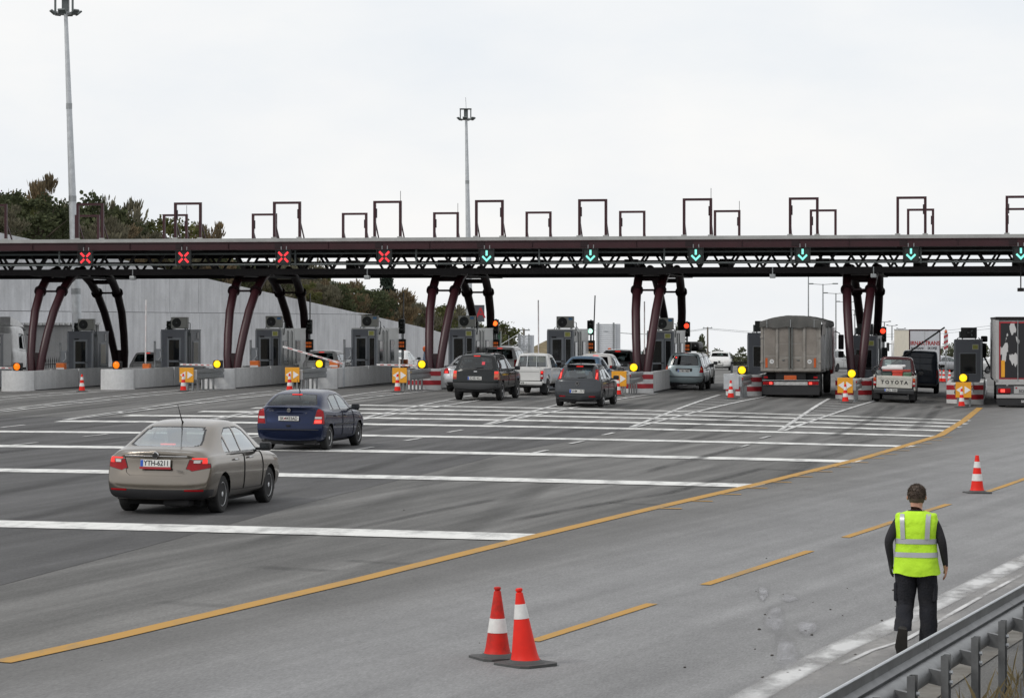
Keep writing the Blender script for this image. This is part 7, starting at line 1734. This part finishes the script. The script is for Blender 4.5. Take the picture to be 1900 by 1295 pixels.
    for sgn in (1, -1):                                                  # braces over the back
        vv = []; ff = []; zz = lin(1.212, 1.47, 12)
        for k, z in enumerate(zz):
            a_, b_ = at_z(z); off = sgn * (.125 + .012 * (z - 1.2) / .27)
            for x in (off - .024, off + .024):
                cx = min(.999, (abs(x) / (a_ + .006)) ** (1 / .72)); y = -(b_ + .008) * math.sqrt(max(0, 1 - cx * cx)) ** .72 + .012; vv.append((x, y - .004, z))
            if k: ff.append((2 * k - 2, 2 * k - 1, 2 * k + 1, 2 * k))
        part('reflective_brace', MB().add(vv, ff), m_rf, v_, 60)
    part('shoulder_panel', MB().rbox(-.215, -.14, -.07, .08, 1.36, 1.475, .03, 3), m_v, v_, 60); part('shoulder_panel', MB().rbox(.14, .215, -.07, .08, 1.36, 1.475, .03, 3), m_v, v_, 60)
    # hair: short strands over the skull
    rd = random.Random(3); vv = []; ff = []
    for k in range(2600):
        th = rd.uniform(0, 2 * PI); ph = math.acos(rd.uniform(-.35, 1)); d = Vector((math.sin(ph) * math.cos(th), math.sin(ph) * math.sin(th), math.cos(ph)))
        if d.y > .45 and d.z < .35: continue
        p = Vector((d.x * .089, d.y * .106 + .058, d.z * .098 + 1.662)); g_ = (d + Vector((rd.gauss(0, .35), rd.gauss(0, .35), rd.gauss(0, .3) + (-.5 if d.z < .3 else .25)))).normalized() * rd.uniform(.012, .032 if d.z > .4 else .02)
        s_ = d.cross(Vector((rd.gauss(0, 1), rd.gauss(0, 1), rd.gauss(0, 1)))).normalized() * .004; o_ = len(vv); vv += [p - s_, p + s_, p + g_]; ff.append((o_, o_ + 1, o_ + 2))
    h_ = MB().add(vv, ff); m_h = mat('brown_hair', (.075, .052, .038), .65, 0, .3, 20); hr = part('hair', MB().lathe([(.02, 1.765), (.054, 1.754), (.078, 1.722), (.089, 1.672), (.087, 1.62), (.077, 1.587), (.062, 1.57)], 20).xf(Matrix.Translation((0, .056, 0)) @ Matrix.Diagonal((1, 1.2, 1, 1)) ), m_h, t, True)
    me3 = bpy.data.meshes.new('strands'); me3.from_pydata(h_.v, [], h_.f); me3.materials.append(m_h); link('hair_strands', me3, hr)
    for q in (1, -1): part('ear', MB().lathe([(.012, -.012), (.026, -.004), (.026, .004), (.012, .01)], 10, 'x', (q * .094, .06, 1.63)), m_sk, t, True)
    part('collar', MB().lathe([(.072, 1.475), (.07, 1.50), (.064, 1.505)], 20).xf(Matrix.Translation((0, .02, 0))), m_top, t, True)
    part('face_nose', MB().lathe([(.004, .165), (.014, .15), (.02, .13)], 8, 'y', (0, 0, 1.63)), m_sk, t, True); part('mouth', MB().rbox(-.024, .024, .135, .15, 1.578, 1.588, .004), m_sk, t)
    for q in (1, -1): part('eye', MB().lathe([(.006, .152), (.014, .145), (.014, .135)], 8, 'y', (q * .033, 0, 1.66)), mat('eye_white', (.5, .5, .5), .3, 0, .05, 9), t, True)
person()
# ================================================================== THINGS BEYOND THE LANES
def at(x, y, Z): return Vector(((x - 950) / F * Z, Z, CH - (y - HY) / F * Z))
M_corr = mat('corrugated_sign_back', (.5, .52, .55), .45, .4, .06, 2)
def sign_back(label, x0, x1, y0, y1, Z, lattice=False):
    a = at(x0, y1, Z); b = at(x1, y0, Z); t = thing('sign_panel', label, 'sign', (a.x, Z, gz(a.x, Z)), 0); w = b.x - a.x; z0 = a.z - t.location.z; z1 = b.z - t.location.z
    n = 16
    for k in range(n): h = (z1 - z0) / n; part('plank', MB().box(0, w, .02 if k % 2 else .0, .06, z0 + k * h + .012, z0 + (k + 1) * h - .012), M_corr, t)
    for x in (.12 * w, .88 * w): part('post', MB().box(x - .07, x + .07, -.12, -.001, -.3, z1 + .1), M_galv, t)
    part('edge', MB().box(w + .001, w + .35, .02, .06, z0, z1), M_corr, t)
    if lattice:
        for x in (-1.8, -.9, 0): part('lattice_post', MB().tube([(x * 1.0, -1.2, -.3), (x, -1.2, z1)], .05, 6), M_galv, t)
        for k in range(3):
            zz = z0 - .5 + (z1 - z0 + .4) * k / 3; part('lattice_brace', MB().tube([(-1.8, -1.2, zz), (0, -1.2, zz + 1.1)], .03, 5), M_galv, t); part('lattice_bar', MB().tube([(-1.8, -1.2, zz), (w, -1.2, zz)], .03, 5), M_galv, t)
    return t
sign_back('tall pale corrugated back of a road sign right of the middle booth', 1106, 1143, 601, 658, 215)
sign_back('lower corrugated sign back on a lattice frame left of the middle booth', 962, 984, 622, 666, 250, True)
t = thing('glass_panel', 'green tinted glass screen right of the middle support', 'screen', at(916, 666, 200), 0); t.location.z = gz(t.location.x, 200)
part('pane', MB().box(0, .52, 0, .03, .4, 2.9), glass('green_glass', (.35, .6, .45), .1), t); part('frame', MB().box(-.04, 0, -.02, .05, -.2, 2.95).box(.521, .56, -.02, .05, -.2, 2.95), M_galv_l, t)
t = thing('dark_panel', 'dark sign with a red letter beside the middle support', 'sign', at(880, 600, 190), 0); zg = gz(t.location.x, 190); t.location.z = zg
zt = at(0, 566, 190).z - zg; zb_ = at(0, 597, 190).z - zg; part('plate', MB().box(-.3, .72, 0, .06, zb_, zt), mat('sign_slate', (.07, .075, .09), .5, 0, .08, 3), t); link('letter', text_mesh('A', 1.0, M_redp, .004, .02), t, (.45, -.01, (zb_ + zt) / 2)); part('post', MB().tube([(.2, .1, -.2), (.2, .1, zt)], .06, 8), M_galv, t)
# double arm street lamps along the motorway
for k, (x, yt, Z) in enumerate(((1500, 511, 330), (1527, 527, 395), (1551, 544, 470), (1571, 560, 560), (1586, 575, 660), (1598, 585, 760), (1641, 597, 900), (1655, 604, 1050), (1672, 610, 1250))):
    p = at(x, yt, Z); g = min(gz(p.x, Z), p.z - 9); t = thing('street_lamp', 'double arm street lamp beyond the lanes, %s counted from the tipper truck' % ['first', 'second', 'third', 'fourth', 'fifth', 'sixth', 'seventh', 'eighth', 'ninth'][k], 'street lamp', (p.x, Z, g), -R(12), 'street lamps along the motorway beyond the toll')
    h = p.z - g; tk = Z / 330
    part('pole', MB().tube([(0, 0, 0), (0, 0, h)], [.1 * tk, .07 * tk], 7), M_galv, t)
    for s in (1, -1): part('arm', MB().tube([(0, 0, h - .1), (s * 1.5, 0, h)], .04 * tk, 5), M_galv, t); part('lamp_head', MB().rbox(s * 1.8 - .4, s * 1.8 + .4, -.15, .15, h - .05, h + .1 * tk, .04), M_gun, t)
# utility poles and wires
for x, yt, Z, lb in ((1313, 607, 420, 'wooden utility pole beyond the pale blue minivan'), (972, 610, 330, 'small utility pole above the lattice sign frame')):
    p = at(x, yt, Z); g = gz(p.x, Z); t = thing('utility_pole', lb, 'utility pole', (p.x, Z, g)); h = p.z - g
    part('pole', MB().tube([(0, 0, -1), (0, 0, h)], [.17, .12], 8), mat('pole_wood', (.16, .14, .12), .9, 0, .2, 3), t); part('cross_arm', MB().box(-.75, .75, -.06, .06, h - .25, h - .1), M_galv, t)
    for q in (-.6, 0, .6): part('insulator', MB().lathe([(.05, h - .1), (.06, h), (.03, h + .1)], 8, 'z', (q, 0, 0)), M_galv_l, t)
for y0, y1, lb in ((609, 612, 'upper overhead wire between the far poles'), (611, 618, 'lower overhead wire between the far poles')):
    a = at(1090, 611, 420); b = at(1313, y0, 420); c = at(1900, y1 - 15, 420); pts = [a.lerp(b, k / 8) - Vector((0, 0, .8 * math.sin(PI * k / 8))) for k in range(9)] + [b.lerp(c, k / 10) - Vector((0, 0, 1.6 * math.sin(PI * k / 10))) for k in range(1, 11)]
    o = part('overhead_wire', MB().tube(pts, .022, 4), M_gun); tag(o, lb, 'wire')
# far railing on the right, round markers, orange work signs
t = thing('bridge_railing', 'pale metal railing crossing beyond the right hand lanes', 'railing', at(1540, 664, 330), 0); p0 = t.location.copy(); g = gz(p0.x, 330); t.location.z = g; zt = p0.z - g
for z in (zt, zt - .45, zt - .9): part('rail', MB().tube([(-6, 0, z), (32, 0, z - .1)], .06, 6), M_galv_l, t)
for k in range(20): part('post', MB().box(-6 + k * 2 - .04, -6 + k * 2 + .04, -.04, .04, -.5, zt), M_galv_l, t)
t = thing('lane_end_post', 'red and white striped marker post left of the rightmost booth', 'marker post', (0, 0, 0)); p = at(1755, 705, 165); t.location = (p.x, 165, gz(p.x, 165))
part('post', MB().tube([(0, 0, -.1), (0, 0, 3.2)], .04, 8), M_galv, t); part('board', MB().box(-.13, .13, -.03, -.0, 1.9, 2.95), M_whp, t); part('lamp', MB().lathe([(.07, 2.96), (.1, 3.05), (.06, 3.15)], 10), M_tailo, t)
for k in range(3): part('red_band', MB().prism([(-.13, 1.95 + k * .34), (.13, 2.08 + k * .34), (.13, 2.24 + k * .34), (-.13, 2.11 + k * .34)], -.036, -.031, 'y'), M_redp, t)
for x, y, Z, lb in ((306, 662, 175, 'orange work sign on a dark stand above the white car in the closed lane'), (749, 655, 210, 'orange work sign on a dark stand left of the middle support'), (788, 652, 210, 'pale orange work sign on a dark stand beside the middle support'), (951, 655, 230, 'orange work sign on a blue stand above the white off-roader'), (1131, 655, 214, 'orange round sign in front of the tall corrugated sign back')):
    p = at(x, y, Z); g = gz(p.x, Z); t = thing('work_sign', lb, 'sign', (p.x, Z, g), 0, 'orange work signs beyond the lanes'); h = p.z - g
    part('stand', MB().prism([(-.28, -.1), (.28, -.1), (.06, h), (-.06, h)], .0, .25, 'y'), mat('sign_stand_slate', (.09, .12, .17), .6, 0, .1, 3), t); part('lamp', MB().lathe([(.1, h + .0), (.17, h + .15), (.15, h + .35), (.05, h + .42)], 12), M_tailo, t, True)
for x, y, wh in ((1751, 700, 'middle'), (1762, 702, 'right'), (1744, 699, 'left')): cone('%s of the far red cones beside the striped marker post' % wh, at(x, y, 160), .75, [(.3, .5), (.66, .84)], False, False, 0, False, 0, 'far cones beyond the lanes')
for o in bpy.data.objects:
    if o.get('group') == 'far cones beyond the lanes': o.location.z = gz(o.location.x, o.location.y)
# low concrete building with a roof edge behind the leftmost booth, spiked fence beside it
sh = thing('concrete_shed', 'low grey concrete building with a pale roof edge behind the leftmost booth', 'building', W(-51.7, 124), -A)
sh.location.z = .1
part('wall', MB().box(-.2, .9, 0, 23, -.9, 3.05), M_conc_d, sh); part('roof', MB().box(-.3, 1.1, -.2, 23.2, 3.06, 3.2), M_conc_i, sh)
for k in range(26): part('roof_rib', MB().box(1.101, 1.15, k * .88, k * .88 + .5, 3.08, 3.18), M_sheet, sh)
fe = thing('spiked_fence', 'black spiked iron fence in front of the low concrete building', 'fence', W(-48.2, 130), -A)
for k in range(22):
    y = k * .32; part('spike', MB().tube([(0, y, -.1), (0, y, 1.25), (0, y, 1.42)], [.018, .018, .002], 5), M_black, fe)
    part('spear_head', MB().prism([(y - .06, 1.15), (y + .06, 1.15), (y, 1.32)], -.012, .012, 'x'), M_black, fe)
for z in (.35, 1.0): part('fence_rail', MB().box(-.022, .022, -.1, 6.9, z, z + .05), M_black, fe)
# rail and posts on the hill crest
hr = thing('hill_rail', 'guard rail along the track on the hill crest at far left', 'guardrail', at(-30, 352, 200), 0)
part('rail_beam', MB().bar((0, 0, 0), (5.4, 0, -2.1), .05, .3), M_galv, hr)
for k in range(4): x = .5 + k * 1.5; part('post', MB().box(x - .06, x + .06, .05, .15, -1.6 - x * .39, .35 - x * .39), M_galv, hr)

# dry grass along the foot of the guard rail
rd = random.Random(21); vv = []; ff = []
for k in range(2600):
    y = rd.uniform(-6, 26); x = rd.choice((rd.uniform(.25, 2.6), rd.uniform(.1, .5))); M_ = Matrix.Rotation(yaw_g, 3, 'Z') @ Vector((x, y, 0)) + base_g; M_.z = gz(M_.x, M_.y) - .03
    h = rd.uniform(.05, .26) * (1 if rd.random() < .85 else 1.9); a_ = rd.uniform(0, 6.28); ln = Vector((math.cos(a_), math.sin(a_), 0)) * h * rd.uniform(.15, .7); sd_ = Vector((-math.sin(a_), math.cos(a_), 0)) * .005
    o_ = len(vv); vv += [M_ - sd_, M_ + sd_, M_ + ln * .5 + Vector((0, 0, h * .65)) + sd_ * .6, M_ + ln + Vector((0, 0, h)), M_ + ln * .5 + Vector((0, 0, h * .65)) - sd_ * .6]; ff.append((o_, o_ + 1, o_ + 2, o_ + 3, o_ + 4))
me = bpy.data.meshes.new('dry_grass'); me.from_pydata(vv, [], ff); me.materials.append(mat('dry_grass_blade', (.24, .19, .1), .9, 0, .4, 3, 0, .1)); o = link('dry_grass', me); o['kind'] = 'stuff'; tag(o, 'dry grass growing along the foot of the guard rail at lower right', 'grass')
